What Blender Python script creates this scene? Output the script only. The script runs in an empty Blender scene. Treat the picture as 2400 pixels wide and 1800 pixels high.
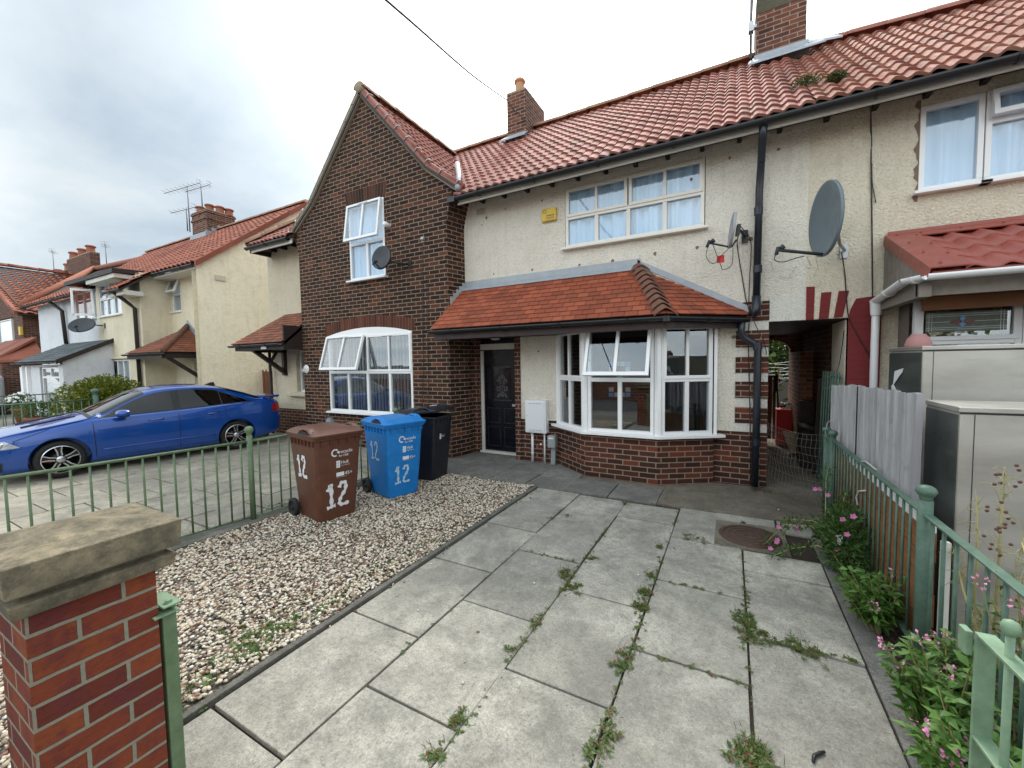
import bpy, bmesh, math, random
import numpy as np
from mathutils import Vector, Matrix
random.seed(7); RNG=np.random.default_rng(7)
SC=bpy.context.scene; COL=SC.collection
V=Vector; R=math.radians
# ------------------------------------------------------------ materials
def sm(x0,x1,t):
    t=max(0,min(1,(t-x0)/(x1-x0))); return t*t*(3-2*t)
class NT:
    def __init__(s,name):
        s.m=bpy.data.materials.new(name); s.m.use_nodes=True; s.t=s.m.node_tree; s.t.nodes.clear()
        s.out=s.n('ShaderNodeOutputMaterial')
    def n(s,typ,ins=None,**kw):
        o=s.t.nodes.new(typ)
        for k,v in kw.items(): setattr(o,k,v)
        for k,v in (ins or {}).items(): s.l(v,o.inputs[k])
        return o
    def l(s,a,b):
        if isinstance(a,bpy.types.NodeSocket): s.t.links.new(a,b)
        elif isinstance(a,bpy.types.Node): s.t.links.new(a.outputs[0],b)
        else: b.default_value=a
    def coord(s,kind='Object'): return s.n('ShaderNodeTexCoord').outputs[kind]
    def mapn(s,vec,scale=(1,1,1),loc=(0,0,0),rot=(0,0,0)): return s.n('ShaderNodeMapping',{'Vector':vec,'Scale':scale,'Location':loc,'Rotation':rot}).outputs[0]
    def noise(s,vec,scale,detail=4,rough=.6,dist=0): return s.n('ShaderNodeTexNoise',{'Vector':vec,'Scale':scale,'Detail':detail,'Roughness':rough,'Distortion':dist}).outputs[0]
    def vor(s,vec,scale,feature='F1',out='Distance'): 
        return s.n('ShaderNodeTexVoronoi',{'Vector':vec,'Scale':scale},feature=feature).outputs[out]
    def ramp(s,fac,stops,interp='LINEAR'):
        r=s.n('ShaderNodeValToRGB',{'Fac':fac}); e=r.color_ramp; e.interpolation=interp
        while len(e.elements)<len(stops): e.elements.new(.5)
        for i,(p,c) in enumerate(stops):
            e.elements[i].position=p; e.elements[i].color=(c[0],c[1],c[2],1) if hasattr(c,'__len__') else (c,c,c,1)
        return r.outputs[0]
    def mix(s,f,a,b,mode='MIX'):
        m=s.n('ShaderNodeMix',data_type='RGBA',blend_type=mode)
        s.l(f,m.inputs[0])
        for v,i in ((a,6),(b,7)):
            if isinstance(v,(tuple,list)): v=(v[0],v[1],v[2],1)
            elif isinstance(v,(int,float)): v=(v,v,v,1)
            s.l(v,m.inputs[i])
        return m.outputs[2]
    def math(s,op,a,b=0,c=None):
        m=s.n('ShaderNodeMath',operation=op); s.l(a,m.inputs[0]); s.l(b,m.inputs[1])
        if c is not None: s.l(c,m.inputs[2])
        return m.outputs[0]
    def bump(s,h,strength=.5,dist=.01,normal=None):
        d={'Height':h,'Strength':strength,'Distance':dist}
        if normal is not None: d['Normal']=normal
        return s.n('ShaderNodeBump',d).outputs[0]
    def pbr(s,col,rough=.6,metal=0,normal=None,spec=.5,**kw):
        b=s.n('ShaderNodeBsdfPrincipled')
        if isinstance(col,(tuple,list)): col=(col[0],col[1],col[2],1)
        s.l(col,b.inputs['Base Color']); s.l(rough,b.inputs['Roughness']); s.l(metal,b.inputs['Metallic']); s.l(spec,b.inputs['Specular IOR Level'])
        if normal is not None: s.l(normal,b.inputs['Normal'])
        for k,v in kw.items(): s.l(v,b.inputs[k.replace('_',' ')])
        s.t.links.new(b.outputs[0],s.out.inputs[0]); return s.m
def plain(name,col,rough=.5,metal=0,var=.12,nscale=6,bump=0,spec=.5,**kw):
    t=NT(name); c=t.coord(); n=t.noise(c,nscale,5,.65)
    k=t.mix(n,tuple(x*(1-var) for x in col),tuple(min(1,x*(1+var)) for x in col))
    nm=t.bump(t.noise(c,nscale*14,3),bump,.004) if bump else None
    r=t.ramp(t.noise(c,nscale*2.3,4),[(.3,max(.02,rough-.1)),(.7,min(1,rough+.1))])
    return t.pbr(k,r,metal,nm,spec,**kw)
def brick(name,stops,mortar,bw=.216,rh=.0725,ms=.0085,grime=.25,bumps=.6,paint=None,patch=None):
    t=NT(name); uv=t.coord('UV')
    wob=t.noise(uv,9,2); wv=t.n('ShaderNodeVectorMath',{0:uv,1:t.n('ShaderNodeCombineXYZ',{'X':t.math('MULTIPLY',t.math('SUBTRACT',wob,.5),.006),'Y':t.math('MULTIPLY',t.math('SUBTRACT',t.noise(uv,13,2),.5),.006)}).outputs[0]},operation='ADD').outputs[0]
    b=t.n('ShaderNodeTexBrick',{'Vector':wv,'Color1':(0,0,0,1),'Color2':(1,1,1,1),'Mortar':(.5,.5,.5,1),'Scale':1,'Mortar Size':ms,'Mortar Smooth':.25,'Bias':0,'Brick Width':bw,'Row Height':rh},offset=.5)
    base=t.ramp(b.outputs[0],stops)
    n=t.noise(uv,4,6,.7); n2=t.noise(uv,60,4,.7)
    base=t.mix(t.math('MULTIPLY',n2,.55),base,(.5,.42,.36),'MULTIPLY')
    if patch: base=t.mix(t.math('MULTIPLY',t.ramp(t.noise(t.mapn(uv,(9,5,1)),1,4,.7),[(.48,0),(.62,1)]),.6),base,patch)
    crease=t.noise(t.mapn(uv,(28,110,1)),1,4,.7); base=t.mix(t.math('MULTIPLY',t.ramp(crease,[(.50,0),(.7,1)]),.45),base,(.45,.38,.34),'MULTIPLY')
    mo=t.mix(n2,tuple(x*.7 for x in mortar),tuple(min(1,x*1.25) for x in mortar))
    col=t.mix(b.outputs[1],base,mo)
    col=t.mix(t.math('MULTIPLY',t.ramp(n,[(.42,0),(.75,1)]),grime),col,(.3,.26,.22),'MULTIPLY')
    sp=t.ramp(t.noise(uv,22,5,.8),[(.70,0),(.76,1)])
    col=t.mix(t.math('MULTIPLY',sp,.16),col,(.5,.46,.4))
    if paint: col=t.mix(.93,col,paint)
    h=t.math('SUBTRACT',t.math('ADD',t.math('MULTIPLY',n2,.35),t.math('MULTIPLY',crease,.5)),t.math('MULTIPLY',b.outputs[1],.9))
    return t.pbr(col,.85,0,t.bump(h,bumps,.008),.25)
def pebble(name,col,dark=.75,scale=55,bs=.9,patch=.5,cm=.45):
    t=NT(name); c=t.coord()
    big=t.noise(c,.8,5,.6); mid=t.noise(c,5,5,.7)
    k=t.mix(t.ramp(big,[(.35,0),(.65,1)]),tuple(x*dark for x in col),col)
    k=t.mix(t.math('MULTIPLY',t.ramp(mid,[(.5,0),(.7,1)]),.35),k,tuple(x*.62 for x in col))
    ns=t.noise(c,scale,3,.6,.6)
    crest=t.ramp(ns,[(.30,0),(.52,1)])
    k=t.mix(t.math('MULTIPLY',t.math('SUBTRACT',1,crest),cm),k,tuple(x*y for x,y in zip(col,(.55,.48,.38))))
    st=t.noise(t.mapn(c,(7,7,.5)),1.6,4,.6)
    k=t.mix(t.math('MULTIPLY',t.ramp(st,[(.52,0),(.75,1)]),.28),k,tuple(x*y for x,y in zip(col,(.62,.56,.46))))
    h=t.math('ADD',ns,t.math('MULTIPLY',mid,.4))
    return t.pbr(k,.9,0,t.bump(h,min(1,bs*1.2),.026),.2)
def tilemat(name,stops,lichen=(.12,.10,.07),lamt=.5,lscale=5,joint=False,rough=.75,grey=0,spots=0):
    t=NT(name); uv=t.coord('UV'); fl=t.n('ShaderNodeVectorMath',{0:uv},operation='FLOOR').outputs[0]
    w=t.n('ShaderNodeTexWhiteNoise',{'Vector':fl}).outputs[0]
    k=t.ramp(w,stops); c=t.coord()
    n=t.noise(c,lscale,6,.7); n2=t.noise(c,lscale*9,4,.7)
    k=t.mix(t.math('MULTIPLY',n2,.5),k,(.55,.48,.45),'MULTIPLY')
    k=t.mix(t.math('MULTIPLY',t.ramp(n,[(.48,0),(.68,1)]),lamt),k,lichen)
    if spots:
        s=t.ramp(t.vor(c,26),[(.10,1),(.2,0)]); s=t.math('MULTIPLY',s,t.ramp(t.noise(c,2.2,3),[(.45,0),(.6,1)]))
        k=t.mix(t.math('MULTIPLY',s,spots),k,(.03,.025,.02))
    if joint:
        fx=t.n('ShaderNodeSeparateXYZ',{'Vector':t.n('ShaderNodeVectorMath',{0:uv},operation='FRACTION').outputs[0]}).outputs[0]
        j=t.math('LESS_THAN',fx,.035); k=t.mix(t.math('MULTIPLY',j,.75),k,(.02,.012,.01))
    return t.pbr(k,rough,0,t.bump(n2,.35,.006),.3)
M={}
M['brick_dark']=brick('dark brown brick',[(0,(.026,.013,.011)),(.35,(.042,.020,.015)),(.7,(.066,.029,.020)),(.92,(.10,.042,.026)),(1,(.16,.053,.03))],(.31,.23,.16),grime=.35,ms=.0072,bumps=.8)
M['brick_mid']=brick('purple brown brick',[(0,(.05,.022,.018)),(.4,(.075,.03,.022)),(.75,(.12,.04,.027)),(1,(.20,.055,.032))],(.30,.23,.17),grime=.35,ms=.0075)
M['brick_red']=brick('red wall brick',[(0,(.13,.03,.024)),(.2,(.17,.037,.024)),(.5,(.24,.055,.027)),(1,(.29,.075,.03))],(.27,.245,.19),ms=.0068,grime=.15,bumps=1.0,patch=(.12,.028,.035))
M['brick_chim']=brick('chimney brick',[(0,(.08,.035,.025)),(.5,(.16,.06,.04)),(1,(.25,.09,.055))],(.3,.25,.2),grime=.7)
M['brick_far']=brick('orange brown brick',[(0,(.07,.03,.02)),(.5,(.13,.05,.03)),(1,(.2,.08,.05))],(.2,.16,.13),bumps=.3)
M['brick_paint']=brick('oxblood painted brick',[(0,(.17,.03,.03)),(1,(.2,.035,.035))],(.15,.028,.028),paint=(.18,.028,.03),grime=.1)
M['brick_passage']=brick('warm passage brick',[(0,(.2,.08,.05)),(.5,(.3,.12,.07)),(1,(.4,.18,.11))],(.3,.24,.18))
M['cream']=pebble('cream pebbledash',(.80,.755,.66),.92,42,1.0)
M['cream2']=pebble('yellowed cream pebbledash',(.77,.70,.56),.9,42,1.0)
M['whiteband']=pebble('white painted pebbledash',(.74,.72,.66),.9,55,.6)
M['cream_l']=pebble('cream roughcast',(.72,.65,.50),.86,40,.9)
M['yellow']=pebble('yellow roughcast',(.88,.81,.62),.95,16,.6,cm=.12)  # lightened to put the light on this gable end into its colour
M['yellow_f']=pebble('yellow grey render',(.76,.69,.52),.85,30,.3,cm=.15)
M['white_r']=pebble('white smooth render',(.72,.74,.78),.9,40,.2)
M['pantile']=tilemat('clay pantile',[(0,(.25,.095,.073)),(.5,(.35,.142,.112)),(.9,(.43,.19,.15)),(1,(.29,.15,.125))],(.16,.09,.07),.6,2.6)
M['pantile_r']=tilemat('orange clay pantile',[(0,(.30,.115,.08)),(.5,(.39,.165,.115)),(1,(.46,.23,.17))],(.12,.095,.08),.7,7)
M['pantile_far']=tilemat('far red pantile',[(0,(.22,.07,.045)),(.5,(.30,.095,.06)),(1,(.37,.13,.08))],(.15,.08,.05),.35,1)
M['plain_tile']=tilemat('orange plain tile',[(0,(.25,.065,.035)),(.5,(.33,.085,.042)),(1,(.40,.11,.055))],(.09,.05,.035),.35,3,True,spots=.9)
M['plain_tile2']=tilemat('weathered plain tile',[(0,(.20,.075,.045)),(.5,(.28,.10,.055)),(1,(.34,.13,.08))],(.09,.06,.04),.5,3,True,spots=.6)
M['slate']=tilemat('grey slate',[(0,(.07,.09,.10)),(1,(.15,.18,.19))],(.1,.12,.1),.3,3,True)
M['ridge']=plain('ridge tile clay',(.30,.17,.11),.85,0,.45,7,.5)
M['ridge_r']=plain('red ridge tile',(.30,.12,.085),.85,0,.35,7,.5)
M['mosscap']=plain('mossy blackened brick',(.085,.078,.05),.95,0,.6,9,.9)
M['hiptile']=plain('mossy hip tile',(.16,.075,.05),.9,0,.6,12,.8)
M['mortar']=plain('verge mortar',(.28,.23,.16),.9,0,.3,14,.5)
M['lead']=plain('lead flashing',(.33,.36,.39),.55,.2,.25,7,.2)
M['upvc']=plain('white plastic frame',(.80,.80,.80),.35,0,.03,5)
M['upvc_c']=plain('aged cream plastic frame',(.72,.69,.63),.45,0,.08,9)
M['whitepaint']=plain('dirty white paint',(.62,.60,.55),.6,0,.18,6)
M['gutter']=plain('black plastic gutter',(.012,.013,.015),.38,0,.3,5)
M['blackpipe']=plain('dark blue black pipe',(.012,.016,.024),.35,0,.3,5)
M['darkwood']=plain('dark stained wood',(.022,.012,.010),.6,0,.4,8)
M['brownfascia']=plain('dark brown fascia',(.03,.012,.012),.5,0,.3,4)
M['rafter']=plain('black rafter end',(.012,.010,.009),.8)
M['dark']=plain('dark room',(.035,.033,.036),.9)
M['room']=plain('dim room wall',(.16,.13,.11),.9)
M['black']=plain('matt black plastic',(.012,.012,.014),.45)
M['rubber']=plain('black rubber',(.014,.014,.015),.75,0,.3,20)
M['dish_dk']=plain('charcoal dish paint',(.022,.027,.034),.5,0,.2,4)
M['dish_gr']=plain('slate grey dish paint',(.135,.175,.195),.45,0,.1,4)
M['dish_lt']=plain('pale grey dish paint',(.32,.32,.34),.5,0,.1,4)
M['galv']=plain('galvanised steel',(.42,.43,.44),.45,.7,.2,10)
M['wire']=plain('fence wire',(.16,.15,.13),.6,.5)
M['cable']=plain('black cable',(.01,.01,.011),.5)
M['cablew']=plain('dirty white cable',(.5,.48,.44),.6)
M['yellowbox']=plain('yellow plastic',(.62,.42,.03),.4)
M['yellowdk']=plain('dark yellow lettering',(.16,.11,.02),.5)  # dark print colour for the alarm box lettering
M['meter']=plain('white meter box',(.72,.73,.75),.4,0,.04)
M['metergrey']=plain('grey meter plastic',(.27,.30,.31),.5)
M['greygrille']=plain('vent grille',(.66,.61,.52),.8)
M['clay']=plain('clay pot',(.30,.11,.065),.85,0,.25,6)
M['redsheet']=plain('red metal roof sheet',(.30,.075,.055),.42,0,.14,3)
M['claypot2']=plain('pale clay pot',(.50,.25,.14),.85,0,.25,6)
M['orangewood']=plain('orange varnished board',(.26,.10,.03),.5,0,.3,9)
M['greywood']=plain('weathered grey timber',(.23,.20,.17),.85,0,.35,12)
M['pinkred']=plain('pinkish cone paint',(.36,.17,.16),.7)
M['redbox']=plain('bright red paint',(.60,.015,.012),.45)
M['bluebit']=plain('faded blue board',(.055,.13,.19),.6)
M['redwood']=plain('red brown wood',(.16,.03,.014),.6)
M['palewood']=plain('pale plywood',(.5,.40,.24),.7)
M['white']=plain('white ceramic',(.8,.8,.78),.4)
M['letter']=plain('white print',(.75,.76,.78),.6,0,.05)
M['rust']=plain('rusty iron cover',(.085,.05,.035),.75,.1,.5,18,.6)
M['soil']=plain('dark soil',(.045,.03,.022),.95,0,.5,25,.9)
M['petal']=plain('pink petal',(.62,.20,.42),.6,0,.3,40)
M['petalp']=plain('pale pink petal',(.70,.30,.45),.6,0,.3,40)
M['stem']=plain('pale stem',(.30,.27,.11),.7,0,.3,30)
M['deadstem']=plain('dry brown seed head',(.12,.055,.04),.8)
def greenpaint(name,a,b):
    t=NT(name); c=t.coord(); n=t.noise(c,9,6,.75); n3=t.noise(c,38,4,.7)
    k=t.mix(t.ramp(n,[(.35,0),(.65,1)]),a,b)
    k=t.mix(t.math('MULTIPLY',t.ramp(n3,[(.6,0),(.72,1)]),.4),k,(.16,.15,.09))
    return t.pbr(k,.5,0,t.bump(n3,.25,.002),.4)
M['green_l']=greenpaint('faded sage green paint',(.085,.135,.07),(.15,.22,.12))
M['green_r']=greenpaint('bluish green paint',(.05,.105,.08),(.11,.175,.13))
M['green_g']=greenpaint('pale green gate paint',(.15,.24,.15),(.23,.34,.22))
def foliage(name,stops,trans=.25):
    t=NT(name); r=t.n('ShaderNodeNewGeometry').outputs['Random Per Island']
    k=t.ramp(r,stops); c=t.coord(); k=t.mix(t.math('MULTIPLY',t.noise(c,5,3),.5),k,(.6,.6,.5),'MULTIPLY')
    d=t.n('ShaderNodeBsdfPrincipled',{'Base Color':k,'Roughness':.5,'Specular IOR Level':.35}); tr=t.n('ShaderNodeBsdfTranslucent',{'Color':t.mix(.5,k,(.25,.4,.05),'MIX')})
    mx=t.n('ShaderNodeMixShader',{0:trans,1:d.outputs[0],2:tr.outputs[0]}); t.l(mx.outputs[0],t.out.inputs[0]); return t.m
M['leaf']=foliage('fresh green leaf',[(0,(.05,.12,.02)),(.5,(.09,.20,.04)),(1,(.16,.30,.07))])
M['leaf_dk']=foliage('deep green leaf',[(0,(.025,.07,.015)),(.6,(.05,.12,.025)),(1,(.09,.17,.04))])
M['leaf_yel']=foliage('yellow green shrub leaf',[(0,(.05,.07,.008)),(.5,(.14,.16,.015)),(1,(.32,.30,.03))])
M['weed_g']=foliage('gravel weed leaf',[(0,(.035,.075,.015)),(.6,(.08,.14,.03)),(1,(.14,.20,.05))])
M['weed']=foliage('joint weed leaf',[(0,(.04,.085,.015)),(.55,(.09,.15,.03)),(.8,(.14,.17,.05)),(.9,(.16,.045,.025)),(1,(.20,.05,.04))])
M['tree']=foliage('tree leaf',[(0,(.04,.07,.02)),(.6,(.10,.15,.04)),(1,(.22,.28,.08))])
def glassmat(name,tint=(.82,.86,.88),k=1.5,off=.045,rough=.0):
    t=NT(name); bf=t.n('ShaderNodeNewGeometry').outputs['Backfacing']; f=t.n('ShaderNodeFresnel',{'IOR':t.math('SUBTRACT',1.5,t.math('MULTIPLY',bf,.8333))}).outputs[0]
    n=t.bump(t.noise(t.coord(),2.3,2),.05,.02)
    a=t.n('ShaderNodeBsdfTransparent',{'Color':(*tint,1)}); g=t.n('ShaderNodeBsdfGlossy',{'Color':(1,1,1,1),'Roughness':rough,'Normal':n})
    fac=t.math('ADD',t.math('MULTIPLY',f,k),off); fac=t.math('MINIMUM',fac,1)
    mx=t.n('ShaderNodeMixShader',{0:fac,1:a.outputs[0],2:g.outputs[0]}); t.l(mx.outputs[0],t.out.inputs[0]); return t.m
M['glass']=glassmat('window glass')
M['glass_sky']=glassmat('upper window glass',(.86,.93,.98),1.1,.03)
M['glass_car']=glassmat('tinted car glass',(.05,.065,.07),1.1,.02)
M['glass_frost']=plain('patterned green glass',(.12,.15,.11),.18,0,.5,30,.6)
t=NT('net curtain'); M['net']=t.pbr(t.mix(t.noise(t.mapn(t.coord(),(9,9,1)),2,3),(.62,.70,.80),(.80,.85,.90)),.9,0,None,.1)
M['blind']=plain('white vertical blind',(.70,.71,.73),.8,0,.05)
# concrete slabs
def slabs(name,a,b,dark,stain=(.30,.28,.20)):
    t=NT(name); r=t.n('ShaderNodeNewGeometry').outputs['Random Per Island']; c=t.coord()
    k=t.mix(r,a,b); k=t.mix(t.math('MULTIPLY',t.math('LESS_THAN',t.math('FRACT',t.math('MULTIPLY',r,7.31)),.3),.35),k,dark); n1=t.noise(c,.9,7,.72,.4); n2=t.noise(c,5,7,.78); n3=t.noise(c,120,4,.8)
    k=t.mix(t.math('MULTIPLY',t.ramp(n1,[(.42,0),(.60,1)]),.85),k,dark); k=t.mix(t.math('MULTIPLY',t.ramp(t.noise(t.mapn(c,(1,1,1),(5,2,0)),.8,6,.7),[(.52,0),(.66,1)]),.6),k,tuple(min(.8,x*1.28) for x in b))
    k=t.mix(t.math('MULTIPLY',t.ramp(n2,[(.44,0),(.62,1)]),.5),k,tuple(x*.55 for x in dark))
    k=t.mix(t.ramp(n3,[(.30,.75),(.56,0)]),k,tuple(x*.30 for x in a)); k=t.mix(t.ramp(t.noise(c,42,5,.8),[(.34,.55),(.5,0)]),k,tuple(x*.5 for x in dark))
    k=t.mix(t.math('MULTIPLY',t.ramp(t.noise(c,55,3,.7),[(.60,0),(.7,1)]),.3),k,(.55,.54,.50))
    blot=t.math('MULTIPLY',t.ramp(t.vor(c,6.5),[(.05,1),(.10,0)]),t.ramp(t.noise(c,3.7,3),[(.5,0),(.6,1)]))
    k=t.mix(t.math('MULTIPLY',blot,.6),k,stain)
    blot2=t.math('MULTIPLY',t.ramp(t.vor(t.mapn(c,(1,1,1),(3,5,0)),11),[(.05,1),(.09,0)]),t.ramp(t.noise(c,2.9,3),[(.48,0),(.58,1)]))
    k=t.mix(t.math('MULTIPLY',blot2,.6),k,(.08,.075,.065))
    return t.pbr(k,.88,0,t.bump(t.math('ADD',n3,t.math('MULTIPLY',n2,.6)),.4,.004),.3)
M['slab']=slabs('concrete paving slab',(.42,.40,.345),(.54,.505,.425),(.23,.22,.19))
M['slab_dk']=slabs('dark grey paving slab',(.26,.25,.23),(.31,.295,.265),(.15,.143,.13))  # darker grey than the driveway slab, same mottling
M['slab_be']=slabs('beige drive slab',(.40,.36,.28),(.50,.46,.36),(.28,.26,.22))
M['concrete']=slabs('brown concrete',(.22,.19,.15),(.23,.20,.155),(.13,.11,.085))
M['kerb']=slabs('dark edging concrete',(.20,.19,.165),(.25,.235,.20),(.10,.096,.082),(.25,.22,.1))
M['asphalt']=plain('asphalt',(.055,.055,.055),.9,0,.3,30,.6)
M['stonecap']=(lambda t,c: t.pbr(t.mix(t.ramp(t.noise(c,30,5,.75),[(.66,0),(.74,.8)]),t.mix(t.math('MULTIPLY',t.ramp(t.noise(c,14,6,.8),[(.4,0),(.62,1)]),.75),t.mix(t.ramp(t.noise(c,5,5,.7),[(.35,0),(.65,1)]),(.15,.13,.095),(.36,.30,.20)),(.085,.08,.062)),(.48,.46,.40)),.92,0,t.bump(t.noise(c,45,6,.85),1.0,.008),.2))(*(lambda t:(t,t.coord()))(NT('weathered stone cap')))
def gravelmat():
    t=NT('pebble gravel'); r=t.n('ShaderNodeNewGeometry').outputs['Random Per Island']
    k=t.ramp(r,[(0,(.05,.045,.04)),(.10,(.12,.10,.085)),(.22,(.30,.22,.16)),(.30,(.28,.13,.09)),(.34,(.46,.38,.28)),(.6,(.59,.51,.40)),(.85,(.68,.62,.52)),(1,(.80,.77,.70))])
    return t.pbr(t.mix(t.math('MULTIPLY',t.noise(t.coord(),90,3),.5),k,(.62,.58,.52),'MULTIPLY'),.75,0,None,.35)
M['gravel']=gravelmat()
t=NT('gravel bed'); M['gravelbed']=t.pbr(t.ramp(t.noise(t.coord(),70,4,.7),[(.35,(.05,.04,.035)),(.6,(.22,.19,.15)),(.75,(.42,.37,.3))]),.95)
def corr():
    t=NT('grey corrugated sheet'); c=t.coord(); st=t.noise(t.mapn(c,(1,14,.7)),1.5,5,.7)
    k=t.mix(t.ramp(st,[(.38,0),(.62,1)]),(.31,.305,.31),(.50,.495,.505)); k=t.mix(t.math('MULTIPLY',t.ramp(t.noise(c,9,5,.8),[(.55,0),(.7,1)]),.3),k,(.17,.15,.13))
    return t.pbr(k,.5,.25,None,.4)
M['corr']=corr()
def steel(name,a,b,rough,metal=.85,scr=.5):
    t=NT(name); c=t.coord(); n=t.noise(t.mapn(c,(.8,.8,2.2)),2.2,5,.65)
    k=t.mix(t.ramp(n,[(.35,0),(.65,1)]),a,b)
    s=t.ramp(t.noise(t.mapn(c,(30,30,3),rot=(0,.5,.4)),1.2,4,.8),[(.68,0),(.74,1)])
    k=t.mix(t.math('MULTIPLY',s,scr),k,(.7,.7,.68))
    return t.pbr(k,t.ramp(n,[(.3,rough-.08),(.7,rough+.12)]),metal,t.bump(n,.12,.02))
M['steel']=steel('dull stainless steel',(.42,.40,.365),(.54,.52,.475),.42,.75,.25)
M['steel_dk']=steel('dark glossy steel side',(.06,.07,.065),(.13,.15,.14),.30,.6,.5)
t=NT('timber board'); c=t.coord(); g=t.noise(t.mapn(c,(3,3,28)),1.4,5,.7)
M['timber']=t.pbr(t.ramp(g,[(.3,(.17,.07,.025)),(.6,(.30,.125,.045)),(.8,(.42,.19,.08))]),.6,0,t.bump(g,.3,.004))
t=NT('picket timber'); c=t.coord(); g=t.noise(t.mapn(c,(28,28,3)),1.4,5,.7)
M['picket']=t.pbr(t.ramp(g,[(.3,(.10,.035,.018)),(.6,(.20,.075,.035)),(.8,(.30,.13,.06))]),.75,0,t.bump(g,.3,.004))
def binmat(name,col):
    t=NT(name); c=t.coord(); n=t.noise(c,7,6,.75)
    k=t.mix(t.ramp(n,[(.35,0),(.7,1)]),tuple(x*.8 for x in col),tuple(min(1,x*1.12) for x in col))
    s=t.ramp(t.noise(t.mapn(c,(18,18,5)),2,5,.8),[(.62,0),(.75,1)]); k=t.mix(t.math('MULTIPLY',s,.12),k,(.6,.58,.55))
    return t.pbr(k,t.ramp(n,[(.3,.32),(.7,.5)]),0,t.bump(t.noise(c,160,2),.10,.001),.5)
M['bin_br']=binmat('brown bin plastic',(.115,.042,.024)); M['bin_bl']=binmat('blue bin plastic',(.008,.19,.55)); M['bin_bk']=binmat('black bin plastic',(.010,.012,.020))
t=NT('blue car paint'); M['paint']=t.pbr((.000,.062,.33),.26,.25,None,.5,Coat_Weight=1.0,Coat_Roughness=.03)
M['chrome']=plain('bright alloy',(.62,.63,.66),.25,1,.05); M['alloy_dk']=plain('dark alloy',(.03,.03,.035),.35,.6); M['tailred']=plain('red lamp lens',(.35,.01,.012),.15); M['lampglass']=plain('lamp lens',(.38,.42,.46),.08,.3,.4,12); M['caliper']=plain('red caliper',(.4,.01,.015),.4)
M['door']=plain('navy black door',(.003,.0035,.009),.30,0,.2,3,spec=.3)
M['doorglass']=plain('dark door glass',(.012,.012,.015),.12); M['etch']=plain('etched pattern',(.075,.075,.08),.5); M['etch2']=plain('panel line',(.03,.03,.036),.4)
M['stain_bl']=plain('blue stained glass',(.10,.30,.60),.2); M['stain_rd']=plain('red stained glass',(.18,.012,.03),.2); M['stain_wh']=plain('frosted light pane',(.45,.47,.45),.3)

def islandmat(name,stops,rough=.85):
    t=NT(name); r=t.n('ShaderNodeNewGeometry').outputs['Random Per Island']; k=t.ramp(r,stops); n2=t.noise(t.coord(),50,4,.7)
    return t.pbr(t.mix(t.math('MULTIPLY',n2,.55),k,(.5,.42,.36),'MULTIPLY'),rough,0,t.bump(n2,.5,.006),.25)
M['arch_dark']=islandmat('dark arch brick',[(0,(.03,.014,.011)),(.6,(.065,.028,.019)),(1,(.11,.045,.028))])
M['arch_mid']=islandmat('orange brown arch brick',[(0,(.06,.025,.018)),(.6,(.12,.042,.026)),(1,(.17,.06,.033))])
M['arch_mortar']=plain('arch mortar',(.20,.145,.10),.9,0,.2,20)
M['mortar_br']=plain('brown scar',(.20,.13,.09),.9,0,.4,30)
M['aerial']=plain('aerial tube',(.16,.16,.18),.5,.5)
M['moss']=foliage('roof moss',[(0,(.05,.05,.02)),(.5,(.09,.10,.035)),(1,(.15,.15,.06))],.1)
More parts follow.
